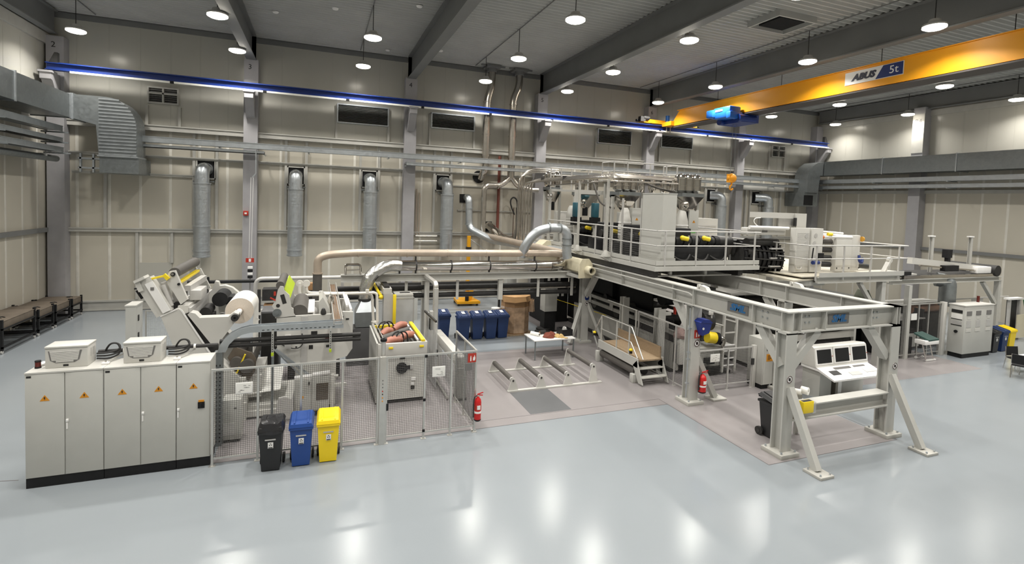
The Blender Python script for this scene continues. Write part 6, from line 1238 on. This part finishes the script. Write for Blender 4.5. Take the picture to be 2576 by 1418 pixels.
# ---------------------------------------------------------------- far right haul-off frame
t = thing('haul_off_frame', 'long pale haul-off frame with conveyor at the far right', 'frame', (25, 13.6, 0))
obj('beam', MB().ibeam((21.3, 13.5, 3.03), (28.6, 13.5, 3.03), .2, .25, .03, .03), M_STRUCT, t); obj('conveyor_rail', MB().box(22.0, 28.3, 13.4, 13.5, 3.14, 3.26), M_CHROME, t); obj('conveyor_belt', MB().box(21.6, 28.2, 13.5, 15.0, 3.2, 3.24), M_DARK, t)
for x, y in ((28.55, 13.5), (28.55, 15.5), (21.9, 13.15)): obj('leg', MB().box(x-.09, x+.09, y-.09, y+.09, 0, 2.93), M_STRUCT, t)
obj('brace', MB().bar((27.4, 13.5, 2.9), (28.45, 13.5, 1.9), .14), M_STRUCT, t); obj('end_roller', MB().cyl((28.2, 13.35, 3.38), (28.2, 15.2, 3.38), .24, n=20), M_RUBBER, t)
obj('traverse_beam', MB().bar((22.6, 13.6, 3.86), (27.6, 13.6, 3.45), .2, .26), M_WHITE, t); obj('traverse_rod', MB().bar((22.9, 13.4, 3.68), (27.5, 13.4, 3.36), .06), M_CHROME, t); obj('slide_block', MB().box(24.4, 25.3, 13.3, 13.5, 3.42, 3.66), M_BLACK, t); obj('end_housing', MB().box(26.6, 27.6, 13.3, 13.6, 3.30, 3.58, bev=.03), M_SIGNW, t); obj('camera_head', MB().box(25.0, 25.35, 13.6, 13.8, 3.95, 4.3).box(25.1, 25.25, 13.6, 13.75, 3.7, 3.95), M_BLACK, t)
for x, y in ((24.62, 14.0), (27.32, 14.0)): obj('mast', MB().ibeam((x, y, 3.3), (x, y, 4.82), .12, .12, .02, .02), M_STRUCT, t); obj('mast_cap', MB().box(x-.16, x+.1, y-.08, y+.08, 4.82, 4.87), M_SIGNW, t)
obj('edge_table', MB().box(21.0, 22.6, 13.3, 14.5, 3.3, 3.36), M_GIRT, t); obj('sensor_bar', MB().box(21.3, 22.1, 13.2, 13.35, 3.32, 3.46), M_BLACK, t); obj('air_duct', MB().elbow([(25.2, 13.6, 1.9), (25.2, 13.6, 2.95), (24.9, 13.9, 3.0)], .3, 18), M_GALVD, t)
# ---------------------------------------------------------------- machinery under and behind the platform
t = thing('laminating_machine', 'long dark machine with white side frames under the extruder platform', 'machine', (12.6, 16, 0))
for x in (11.55, 13.5): 
    f = obj('side_frame', MB().box(x-.05, x+.05, 14.0, 21.5, .12, 1.0).box(x-.05, x+.05, 14.2, 21.0, 1.28, 1.42).box(x-.06, x+.06, 15.2, 20.5, 1.55, 1.68), M_GIRT, t)
    for y in (14.6, 16.4, 18.2, 20): obj('bearing_bracket', MB().box(x-.09, x-.05, y-.12, y+.12, 1.3, 1.65, bev=.02), M_WHITE, f)
obj('base_frame', MB().box(11.4, 13.6, 14.2, 22, 0, .12), M_DARK, t)
for k, (y, z) in enumerate(((14.8, 1.1), (15.6, 1.5), (16.4, 1.2), (17.2, 1.65), (18.0, 1.25), (18.9, 1.7), (19.8, 1.3), (20.7, 1.6))): obj('roller', MB().cyl((11.6, y, z), (13.45, y, z), .16 if k % 2 else .22, n=20), M_DARK if k % 3 else M_GREYR, t)
obj('dark_housing', MB().box(11.7, 13.3, 18.5, 22.5, 1.8, 2.7), M_BLACK, t); obj('dark_housing', MB().box(12.0, 13.3, 16.5, 18.4, 2.1, 2.6), M_BLACK, t); obj('dark_backing_panel', MB().box(11.62, 11.66, 14.4, 22.4, .15, 1.75), M_BLACK, t); obj('dark_backing_panel', MB().box(11.9, 11.94, 16.0, 22.4, 1.5, 2.75), M_BLACK, t); obj('end_panel', MB().box(11.7, 13.4, 14.9, 14.95, .15, 1.3), M_BLACK, t); obj('top_guard', MB().box(11.7, 13.6, 14.6, 22, 2.72, 2.8), M_DARK, t); obj('drive_drum', MB().cyl((12.0, 15.6, 2.3), (13.3, 15.6, 2.3), .28, n=20), M_BLACK, t)  # black panels added as backing, painting the platform's shade over the machine
for x, y, z in ((12.3, 15.4, 2.35), (12.9, 15.9, 2.3), (12.6, 16.4, 2.5)): obj('motor', MB().cyl((x, y, z), (x, y+.35, z), .13, n=14), M_BLACK, t)
obj('paper_note', MB().box(12.15, 12.3, 14.95, 14.96, 2.15, 2.35), M_PAPER, t); obj('red_tag', MB().box(11.68, 11.72, 14.4, 14.5, 1.95, 2.2), M_SIGNR, t); obj('yellow_rope', MB().cyl((9.9, 21.0, 1.4), (11.5, 18.6, 1.0), .015, n=6), M_YEL, t); obj('wood_slat', MB().box(11.3, 11.5, 16.9, 17.3, 1.55, 1.7), M_WOOD, t)
obj('front_end', MB().box(11.5, 12.1, 13.85, 14.2, .35, 1.25, bev=.02), M_WHITE, t); obj('pinkish_cloth', lump((11.6, 14.0, 1.25), .2, .3), mat('cloth_pink', (.32, .22, .20), .8), t)
t = thing('slitting_machine', 'white frame machine with yellow motor beside the gantry middle post', 'machine', (13, 13.9, 0))
obj('table', MB().box(12.05, 13.55, 13.5, 14.2, .93, .99), M_CAB, t); obj('body', MB().box(12.1, 13.0, 13.6, 14.2, .3, .93), M_CAB, t); obj('base', MB().box(12.1, 13.5, 13.6, 14.2, 0, .1), M_DARK, t); obj('black_unit', MB().box(12.3, 12.6, 13.4, 13.6, .45, .62).box(12.35, 12.9, 13.45, 13.6, .15, .3), M_BLACK, t)
obj('yellow_motor', MB().cyl((12.3, 13.5, 1.36), (12.6, 13.45, 1.32), .19, n=20), M_YEL, t); obj('motor_collar', MB().cyl((12.6, 13.45, 1.32), (12.72, 13.43, 1.3), .2, n=20), M_BLACK, t); obj('elbow_duct', MB().elbow([(12.72, 13.43, 1.3), (12.95, 13.4, 1.28), (12.85, 13.4, 1.05)], .1, 14, 5, .12), M_CHROME, t); obj('dark_drum', MB().cyl((12.2, 13.8, 1.85), (12.6, 13.8, 1.85), .36, n=22), M_DARK, t)
for x in (13.0, 13.55): obj('upright', MB().box(x-.035, x+.035, 13.45, 13.53, .1, 2.5), M_WHITE, t)
for z in (.3, .55, .8, 1.0): obj('ladder_rung', MB().box(13.03, 13.52, 13.47, 13.51, z, z+.035), M_SIGNW, t)
obj('bent_guard', MB().elbow([(12.45, 13.5, 2.6), (12.45, 13.5, 1.85), (13.0, 13.5, 1.7)], .03, 8), M_WHITE, t); obj('bracket', MB().box(12.3, 12.5, 13.45, 13.5, 2.1, 2.25, bev=.03), M_WHITE, t); obj('panel', MB().box(12.5, 13.0, 13.6, 13.65, 1.1, 1.7), M_WHITE, t); obj('cross_rail', MB().bar((13.0, 13.5, 1.95), (13.55, 13.5, 1.8), .05).bar((13.0, 13.5, 1.45), (13.55, 13.5, 1.45), .04), M_WHITE, t)
fence('low guard fence between the gantry post and the white cabinet', [(10.95, 12.3), (12.1, 12.3), (13.05, 12.3)], .2, 1.33, M_ALUP, M_WIRE, .05)
fence('tall dark guard fence running back from the middle gantry post', [(10.74, 12.3), (10.70, 13.1), (10.76, 15.2)], .1, 1.95, M_ALUP, M_WIRE, .05)
board('white notice on the low fence by the gantry', 11.35, 11.72, 12.25, .95, 1.2)
t = thing('gate_post', 'short white gate post right of the low fence', 'post', (13.15, 12.3, 0)); obj('profile', MB().box(13.08, 13.22, 12.25, 12.37, 0, 1.36, bev=.01), M_WHITE, t); obj('lock', MB().box(13.0, 13.1, 12.22, 12.26, .75, .95), M_DARK, t)
t = thing('drive_cabinet', 'white cabinet with orange warning sheet behind the front gantry post', 'cabinet', (13.6, 12.3, 0))
obj('plinth', MB().box(13.25, 14.15, 12.05, 12.6, 0, .14), M_BLACK, t); obj('body', MB().box(13.23, 14.17, 12.02, 12.62, .14, 1.6, bev=.01), M_CAB, t); obj('chimney', MB().lathe((13.45, 12.3, 1.6), [(.2, 0), (.1, .08), (.08, .12)], 4), M_WHITE, t)
for x in (13.25, 13.72): d = obj('door', MB().box(x+.01, x+.44, 12.0, 12.02, .16, 1.57), M_CAB, t)
obj('orange_sheet', MB().box(13.36, 13.62, 11.99, 12.0, .9, 1.13), M_AMBER, t, label='orange warning sheet'); obj('display', MB().box(13.85, 14.08, 11.99, 12.0, 1.38, 1.5), M_INK, t)
b = MB()
for k in range(4): b.box(13.4, 13.4+.1+.05*(k % 2), 11.986, 11.99, .95+k*.04, .965+k*.04)
obj('print_lines', b, M_INK, t, kind='stuff'); obj('gauge', MB().box(13.36, 13.42, 11.98, 12.0, 1.25, 1.32).box(13.46, 13.5, 11.98, 12.0, 1.25, 1.32), M_DARK, t)
h = thing('blue_helmet', 'dark blue equipment cover hung on the middle gantry post', 'cover', (10.45, 11.55, 2.05)); obj('shell', MB()._new([(10.15, 11.4, 2.45), (10.55, 11.4, 2.42), (10.55, 11.65, 2.42), (10.15, 11.65, 2.45), (10.28, 11.45, 2.05), (10.52, 11.45, 2.12), (10.52, 11.62, 2.12), (10.28, 11.62, 2.05)], [(0, 1, 2, 3), (7, 6, 5, 4), (0, 4, 5, 1), (1, 5, 6, 2), (2, 6, 7, 3), (3, 7, 4, 0)]), mat('cover_blue', (.012, .03, .22), .35), h); obj('brim', MB().prism([(10.13, 2.45), (10.57, 2.42), (10.45, 2.52), (10.25, 2.53)], 11.38, 11.66), mat('cover_blue', (.012, .03, .22)), h); obj('badge', MB().cyl((10.25, 11.4, 2.27), (10.25, 11.39, 2.27), .035, n=14), M_SIGNW, h); obj('hook', MB().box(10.38, 10.46, 11.6, 11.68, 1.85, 2.1), M_DARK, h)
t = thing('pit_cabinet', 'grey cabinet with black lower part behind the work table', 'cabinet', (9.55, 20.2, 0)); obj('body', MB().box(9.27, 9.85, 20.0, 20.5, .95, 2.0), M_CAB, t); obj('lower_part', MB().box(9.3, 9.82, 20.05, 20.5, 0, .95), M_BLACK, t)
t = thing('pit_cabinet', 'second pale cabinet by the carton in front of the back wall', 'cabinet', (8.9, 24, 0)); obj('body', MB().box(8.9, 9.4, 23.8, 24.3, .4, 1.9), M_CAB, t); obj('lower_part', MB().box(8.92, 9.38, 23.85, 24.3, 0, .4), M_BLACK, t)
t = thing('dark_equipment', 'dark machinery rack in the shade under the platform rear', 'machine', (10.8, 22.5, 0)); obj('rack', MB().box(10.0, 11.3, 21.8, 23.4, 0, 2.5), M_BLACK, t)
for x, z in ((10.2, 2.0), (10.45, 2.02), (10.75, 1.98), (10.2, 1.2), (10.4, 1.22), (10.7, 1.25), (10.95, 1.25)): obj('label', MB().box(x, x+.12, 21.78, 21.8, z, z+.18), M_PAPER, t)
t = thing('rubber_mats', 'heap of black rubber mats on the floor under the platform', 'mats', (9.2, 20, 0))
for k in range(4): obj('mat', MB().prism(octp(9.0+.1*k, 19.4+.25*k, .5-.06*k), .05*k, .05*k+.05, 'z'), M_RUBBER, t)
for i, (x, y) in enumerate(((12.85, 21.5), (13.3, 23))): t = thing('support_column', 'shaded steel column under the platform rear, %s' % ('near' if i == 0 else 'far'), 'column', (x, y, 0)); obj('shaft', MB().ibeam((x, y, .03), (x, y, 2.875), .26, .24, .03, .02), M_STRUCT, t); obj('foot', MB().box(x-.2, x+.2, y-.2, y+.2, 0, .03), M_STRUCT, t)
t = thing('wide_winder', 'wide pale machine with rollers in the shade right of the console', 'machine', (17, 15.5, 0)); obj('side_wall', MB().box(14.6, 20.2, 16.2, 16.4, .1, 2.4), M_CAB, t); obj('front_beam', MB().box(14.7, 19.6, 13.6, 13.75, .9, 1.1), M_GIRT, t); obj('base', MB().box(14.6, 20.0, 13.6, 16.3, 0, .15), M_DARK, t)
for z, y in ((.7, 14.0), (1.3, 14.2), (1.75, 14.6), (2.1, 15.2)): obj('roller', MB().cyl((14.6, y, z), (19.8, y, z), .2, n=20), M_DARK, t)
for x in (14.6, 19.8): obj('side_plate', MB().box(x-.06, x+.06, 13.7, 16.2, .15, 2.3), M_WHITE, t)
for x in (15.1, 15.5, 15.9, 16.3): obj('clear_panel', MB().box(x, x+.3, 16.18, 16.2, 1.9, 2.35), M_DARK, t)
obj('top_cover', MB().box(14.7, 17.5, 15.0, 16.2, 2.4, 2.48), M_WHITE, t); obj('white_hose', MB().tube([(14.2, 13.2, 1.9), (14.9, 13.2, 1.75), (15.6, 13.2, 1.5), (16.3, 13.1, 1.35)], .02, 6, 2), M_SIGNW, t); obj('dark_motor', MB().cyl((17.6, 13.3, 1.6), (17.6, 13.7, 1.6), .3, n=18), M_BLACK, t)
# ---------------------------------------------------------------- right side: fence, cabinet, trolley, bins, chairs
fence('tall guard fence left of the large white cabinet at the right', [(21.1, 13.12), (21.9, 13.12), (22.58, 13.12), (23.2, 13.12), (24.05, 13.12)], .15, 2.18, M_ALU, M_WIRE, .05)
t = thing('fence_post', 'thick white post standing left of the large cabinet', 'post', (24.13, 13.1, 0)); obj('profile', MB().box(24.0, 24.2, 13.02, 13.2, 0, 2.2, bev=.01), M_WHITE, t)
t = thing('fence_sheet', 'white paper sheet hung on the right guard fence', 'sign', (22.25, 13.08, 1.55)); obj('sheet', MB().box(22.08, 22.42, 13.08, 13.09, 1.54, 1.79), M_PAPER, t); obj('holder', MB().box(22.06, 22.44, 13.09, 13.1, 1.52, 1.81), M_SIGNG, t)
t = thing('process_cabinet', 'large white cabinet with three display columns on a black plinth', 'cabinet', (25.3, 12.7, 0))
obj('plinth', MB().box(24.38, 26.22, 12.5, 13.0, 0, .18), M_BLACK, t); obj('body', MB().box(24.32, 26.26, 12.46, 13.02, .18, 2.12, bev=.008), M_CAB, t); obj('top', MB().box(24.3, 26.28, 12.44, 13.04, 2.12, 2.16), M_WHITE, t)
for x in (24.44, 25.05, 25.75):
    obj('display', MB().box(x, x+.32, 12.445, 12.46, 1.74, 1.92), M_SIGNG, t); obj('louvre', MB().box(x+.02, x+.3, 12.445, 12.46, 1.26, 1.54), M_ALUP, t); obj('handle_plate', MB().box(x, x+.32, 12.44, 12.46, 1.08, 1.2), M_WHITE, t); obj('small_plate', MB().box(x+.06, x+.26, 12.45, 12.46, 1.58, 1.68), M_WHITE, t)
for z0, z1, m in ((1.82, 1.95, M_INK), (1.58, 1.78, M_PAPER), (1.55, 1.58, M_INK), (1.34, 1.5, M_ALUP), (1.30, 1.33, M_INK)): obj('side_slot', MB().box(24.305, 24.32, 12.54, 12.92, z0, z1), m, t)
obj('rotary_switch', MB().cyl((24.32, 12.72, 1.06), (24.27, 12.72, 1.06), .06, n=16), M_BLACK, t); be = obj('amber_beacon', MB().cyl((26.0, 12.9, 2.16), (26.0, 12.9, 2.42), .05, n=12), mat('beacon_red', (.10, .012, .008)), t)
t = thing('tool_trolley', 'small white trolley with dark green case in front of the right fence', 'trolley', (22.6, 12.8, 0)); obj('tray', MB().box(22.05, 22.9, 12.5, 12.9, .68, .86, bev=.03), M_SIGNW, t); obj('case', MB()._new([(22.0, 12.9, 1.1), (22.5, 12.9, 1.12), (22.87, 12.5, .9), (22.25, 12.5, .88), (22.0, 12.9, 1.04), (22.5, 12.9, 1.06), (22.87, 12.5, .84), (22.25, 12.5, .82)], [(0, 1, 2, 3), (7, 6, 5, 4), (0, 4, 5, 1), (1, 5, 6, 2), (2, 6, 7, 3), (3, 7, 4, 0)]), mat('case_green', (.02, .06, .05), .4), t)
for x in (22.3, 22.75): obj('leg', MB().bar((x, 12.75, .7), (x+.06, 12.62, .06), .03), M_CHROME, t)
obj('foot_bar', MB().bar((22.35, 12.62, .04), (22.95, 12.62, .04), .05), M_SIGNW, t); obj('cross_bar', MB().bar((22.4, 12.7, .45), (22.9, 12.7, .48), .02), M_CHROME, t)
for x, y in ((22.4, 13.0), (22.8, 13.0)): obj('castor', MB().cyl((x-.02, y, .05), (x+.02, y, .05), .05, n=12), M_SIGNW, t)
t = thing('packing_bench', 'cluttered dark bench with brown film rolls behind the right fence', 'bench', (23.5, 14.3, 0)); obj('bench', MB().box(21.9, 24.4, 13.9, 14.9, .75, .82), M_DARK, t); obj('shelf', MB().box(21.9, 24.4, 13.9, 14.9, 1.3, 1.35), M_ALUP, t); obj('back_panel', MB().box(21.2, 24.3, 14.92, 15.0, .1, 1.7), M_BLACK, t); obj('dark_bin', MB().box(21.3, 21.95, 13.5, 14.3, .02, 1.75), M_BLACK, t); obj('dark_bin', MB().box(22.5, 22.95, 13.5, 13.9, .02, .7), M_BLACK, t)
for x in (21.95, 24.35): obj('leg', MB().box(x-.04, x+.04, 13.95, 14.85, 0, 1.7), M_DARK, t)
obj('brown_roll', MB().cyl((24.3, 14.5, 1.6), (26.4, 14.5, 1.62), .2, n=20), mat('brown_film_roll', (.30, .16, .10), .4), t); obj('paper_stack', MB().box(22.2, 25.9, 14.2, 14.9, 1.86, 1.95).bar((22.6, 14.4, 2.0), (26.0, 14.4, 1.92), .1), M_PAPER, t); obj('black_boxes', MB().box(22.2, 22.7, 13.95, 14.3, 1.35, 1.6).box(23.0, 23.4, 13.95, 14.3, .82, 1.15), M_BLACK, t); obj('white_bag', lump((23.3, 14.1, .82), .22, .3), M_PAPER, t); obj('white_panel', MB().box(23.1, 24.0, 13.85, 13.88, .15, .72), M_CAB, t); obj('green_machine', MB().lathe((22.3, 15.2, .1), [(.4, 0), (.45, .8), (.4, 1.8), (.2, 2.3)], 16), mat('machine_olive', (.10, .11, .08), .5), t); obj('roll_stub', MB().box(24.3, 26.5, 14.3, 14.7, 0, 1.4), M_DARK, t)
bin_(26.95, 12.6, M_BBLK, 'black wheelie bin beside the large right-hand cabinet', 'bins at the right', .0); bin_(27.62, 12.62, M_BBLUE2, 'blue wheelie bin between black and yellow bins at the right', 'bins at the right', 0); bin_(28.2, 12.64, M_BYEL, 'yellow wheelie bin at the right edge', 'bins at the right', 0, sticker=False)
t = thing('cleaning_rack', 'rack with brooms and green dustpan behind the right bins', 'rack', (31, 14, 0)); obj('board', MB().box(30.5, 30.62, 13.9, 14.0, 0, 1.95), M_ALUP, t); obj('board', MB().box(31.3, 31.42, 13.9, 14.0, 0, 1.95), M_ALUP, t); obj('shelf', MB().box(30.4, 31.5, 13.85, 14.1, 1.9, 1.98), M_SIGNW, t); obj('back', MB().box(30.55, 31.4, 14.0, 14.05, .1, 1.9), M_DARK, t)
obj('cream_panel', MB().box(30.9, 31.6, 13.75, 13.8, .1, 1.2), M_CREAM, t); obj('green_scraper', MB().bar((31.3, 13.7, 1.9), (31.9, 13.7, .3), .16, .04), mat('green_plastic', (.03, .16, .05), .4), t); obj('white_blade', MB().bar((31.45, 13.66, 1.2), (31.85, 13.66, .3), .12, .03), M_SIGNW, t)
t = thing('back_counter', 'long grey guard rail behind the right cabinet', 'rail', (28, 14.2, 0)); obj('rail', MB().bar((26.3, 14.2, 2.0), (31.0, 14.2, 2.0), .05), M_ALUP, t); obj('panel', MB().box(28.2, 29.0, 14.2, 14.25, .1, 1.98), M_ALUP, t); obj('post', MB().box(29.6, 29.7, 14.15, 14.25, 0, 1.98), M_SIGNW, t)
def chair(lab, x, y, rz):
    c = thing('visitor_chair', lab, 'chair', (0, 0, 0), 'black visitor chairs at the right edge')
    obj('seat', MB().box(-.24, .24, -.22, .24, .43, .48, bev=.02), M_BLACK, c); obj('backrest', MB().prism([(-.22, .52), (-.26, .85), (-.23, .86), (-.19, .52)], -.24, .24, 'x'), M_BLACK, c)
    for sx in (-.24, .24): obj('frame', MB().elbow([(sx, -.24, .86), (sx, -.2, .44), (sx, .24, .42), (sx, .26, 0)], .013, 8, 4, .06), M_CHROME, c); obj('leg', MB().cyl((sx, -.2, .44), (sx, -.28, 0), .013, n=8), M_CHROME, c)
    c.location = (x, y, 0); c.rotation_euler = (0, 0, rz)
chair('black visitor chair with chrome legs at the right edge', 23.72, 10.35, -1.2); chair('black visitor chair partly cut off at the right edge, behind the table', 24.7, 10.9, PI-.3)
t = thing('white_table', 'white table partly in view at the right edge', 'table', (24.6, 9.9, 0)); obj('top', MB().box(24.05, 25.4, 9.3, 10.6, .71, .74), M_SIGNW, t)
for x, y in ((24.1, 9.35), (24.1, 10.55), (25.35, 9.35), (25.35, 10.55)): obj('leg', MB().cyl((x, y, 0), (x, y, .71), .02, n=8), M_CHROME, t)
# ---------------------------------------------------------------- left background
t = thing('slim_cabinet', 'slim tall pale cabinet behind the unwinder', 'cabinet', (-5.8, 20.4, 0)); obj('body', MB().box(-5.95, -5.66, 20.2, 20.9, .02, 1.74), M_CAB, t); obj('top', MB().box(-5.97, -5.64, 20.18, 20.92, 1.74, 1.78), M_WHITE, t); obj('plinth', MB().box(-5.93, -5.68, 20.22, 20.88, 0, .02), M_DARK, t)
for z in (.6, 1.2): obj('hinge', MB().box(-5.66, -5.64, 20.4, 20.5, z, z+.2), M_DARK, t)
fence('low pale wire fence between the slim cabinet and unwinder', [(-5.6, 21.05), (-4.4, 21.0), (-3.2, 20.95)], .05, 1.42, M_ALU, M_WIREL, .06)
carts = (('nearest', 21.6, 23.75, 1.12), ('second', 23.95, 25.15, .98), ('third', 25.3, 26.6, .9), ('farthest', 26.75, 27.75, .86))
for n, (w, y0, y1, h) in enumerate(carts):
    t = thing('transport_rack', 'black wheeled rack with brown covered load, %s along the left wall' % w, 'rack', (-10.3, (y0+y1)/2, 0), 'covered transport racks')
    xa, xb = -11.05, -9.75
    for x in (xa+.04, xb-.04):
        for y in (y0+.04, y1-.04):
            obj('post', MB().box(x-.035, x+.035, y-.035, y+.035, .1, h+.02), M_BLACK, t); obj('castor', MB().cyl((x-.02, y, .06), (x+.02, y, .06), .06, n=12), M_ALUP, t)
    obj('frame', MB().box(xa, xb, y0, y0+.05, .18, .24).box(xa, xb, y1-.05, y1, .18, .24).box(xa, xa+.05, y0, y1, .18, .24).box(xb-.05, xb, y0, y1, .18, .24), M_BLACK, t)
    obj('upper_frame', MB().box(xb-.05, xb, y0, y1, h-.32, h-.27).box(xa, xa+.05, y0, y1, h-.32, h-.27).box(xa, xb, y0, y0+.05, h-.32, h-.27), M_BLACK, t)
    obj('load', MB().box(xa+.03, xb-.03, y0+.08, y1-.08, h-.36, h-.04, bev=.02), M_TARP, t); obj('cover_sheet', MB().box(xa, xb-.02, y0+.05, y1-.05, h-.05, h-.03), M_TARP, t)
    if n == 3: obj('paper_label', MB().box(xb-.05, xb-.04, y1-.6, y1-.35, h-.24, h-.08), M_PAPER, t)
    obj('tie_rope', MB().tube([(xb-.3, y0+.6, h-.02), (xb-.5, y0+.7, h-.015), (xb-.4, y0+.85, h-.015), (xb-.25, y0+.7, h-.015)], .015, 6, 2), M_DARK, t)
t = thing('crane_pendant', 'crane control pendant hanging in front of column 3', 'pendant', (-3.05, 27.3, 1.5))
b = MB()
for dx in (-.05, .05): b.cyl((-3.05+dx, 27.3, 2.5), (-3.0+dx, 27.3, 6.4), .012, n=6)
obj('cable', b, M_SIGNW, t); obj('red_bracket', MB().box(-3.23, -2.88, 27.25, 27.35, 2.32, 2.52), M_SIGNR, t); obj('bracket_plate', MB().box(-3.1, -3.0, 27.24, 27.25, 2.35, 2.5), M_SIGNW, t)
for k in range(4): obj('pendant_body', MB().box(-3.15, -2.93, 27.24, 27.36, 1.55+k*.15, 1.68+k*.15, bev=.02), M_SIGNW if k % 2 else M_BLACK, t)
obj('tail', MB().cyl((-3.04, 27.3, 1.0), (-3.04, 27.3, 1.55), .03, n=8), M_SIGNG, t); obj('suspension', MB().bar((-3.0, 27.35, 6.4), (-2.85, 27.35, 6.6), .05).box(-2.87, -2.83, 27.33, 27.4, 6.6, 8.1), M_GALV, t)
t = thing('alarm_box', 'small red alarm box on column 3', 'box', (-3.35, 27.8, 4.6)); obj('box', MB().box(-3.42, -3.2, 27.72, 27.84, 4.55, 4.78, bev=.01), M_SIGNR, t); obj('button', MB().box(-3.36, -3.26, 27.71, 27.72, 4.62, 4.7), M_SIGNW, t)
t = thing('rear_guard_rail', 'rounded steel guard rail behind the web winder', 'rail', (-.5, 20.5, 0)); obj('rail', MB().elbow([(-2.1, 20.5, 0), (-2.1, 20.5, 2.55), (.9, 20.5, 2.55)], .07, 10, 5, .25), M_ALUP, t); obj('post', MB().box(.85, .95, 20.45, 20.55, 0, 2.55), M_ALUP, t)
t = thing('rear_rack', 'dark equipment rack behind the web winder', 'rack', (-1, 20, 0)); obj('frame', MB().box(-1.95, -1.85, 19.6, 19.7, 0, 2.3).box(-1.0, -.9, 19.6, 19.7, 0, 2.3), M_DARK, t); obj('shelf', MB().box(-1.95, .6, 19.5, 20.2, 1.42, 1.5), M_WHITE, t); obj('dark_boxes', MB().box(-1.8, -1.1, 19.6, 20.1, 1.9, 2.3).box(-.8, .4, 19.7, 20.2, .3, 1.2).box(-1.8, -1.0, 19.7, 20.1, .2, 1.4), M_DARK, t); obj('orange_carton', MB().box(-1.75, -1.2, 19.6, 20.0, 1.5, 1.75), M_CARD, t); obj('orange_carton', MB().box(-.35, .05, 19.8, 20.1, 2.2, 2.45), M_CARD, t); obj('carton_stand', MB().box(-.35, .05, 19.8, 20.1, 1.5, 2.2), M_DARK, t)
t = thing('rear_beam_box', 'black horizontal beam behind the reel', 'beam', (-2.6, 20.8, 2.2)); obj('beam', MB().cyl((-4.3, 20.8, 2.42), (-1.2, 20.8, 2.42), .06, n=10), M_BLACK, t); obj('post', MB().box(-4.3, -4.2, 20.75, 20.85, 0, 2.42), M_ALUP, t)
t = thing('tablet_stand', 'dark tablet on a white stand behind the unwinder', 'stand', (-3.75, 20.4, 0)); obj('tablet', MB().bar((-3.95, 20.4, 2.55), (-3.55, 20.4, 2.55), .02, .25, (0, -.4, .9)), M_INK, t); obj('column', MB().box(-3.8, -3.7, 20.4, 20.5, 0, 2.45), M_WHITE, t)
t = thing('back_conveyor', 'dark long conveyor line beyond the service beam by the back wall', 'machine', (5, 24, 0)); obj('frame', MB().box(2.5, 9.0, 24.8, 25.0, 1.35, 1.55), M_DARK, t); obj('tank', MB().box(3.6, 4.4, 23.6, 24.6, 0, 1.3), M_CAB, t); obj('pallet_board', MB().box(4.6, 6.6, 26.9, 27.1, .5, 1.2), M_CAB, t)
for x in (2.6, 8.9): obj('leg', MB().box(x-.05, x+.05, 24.85, 24.95, 0, 1.35), M_DARK, t)
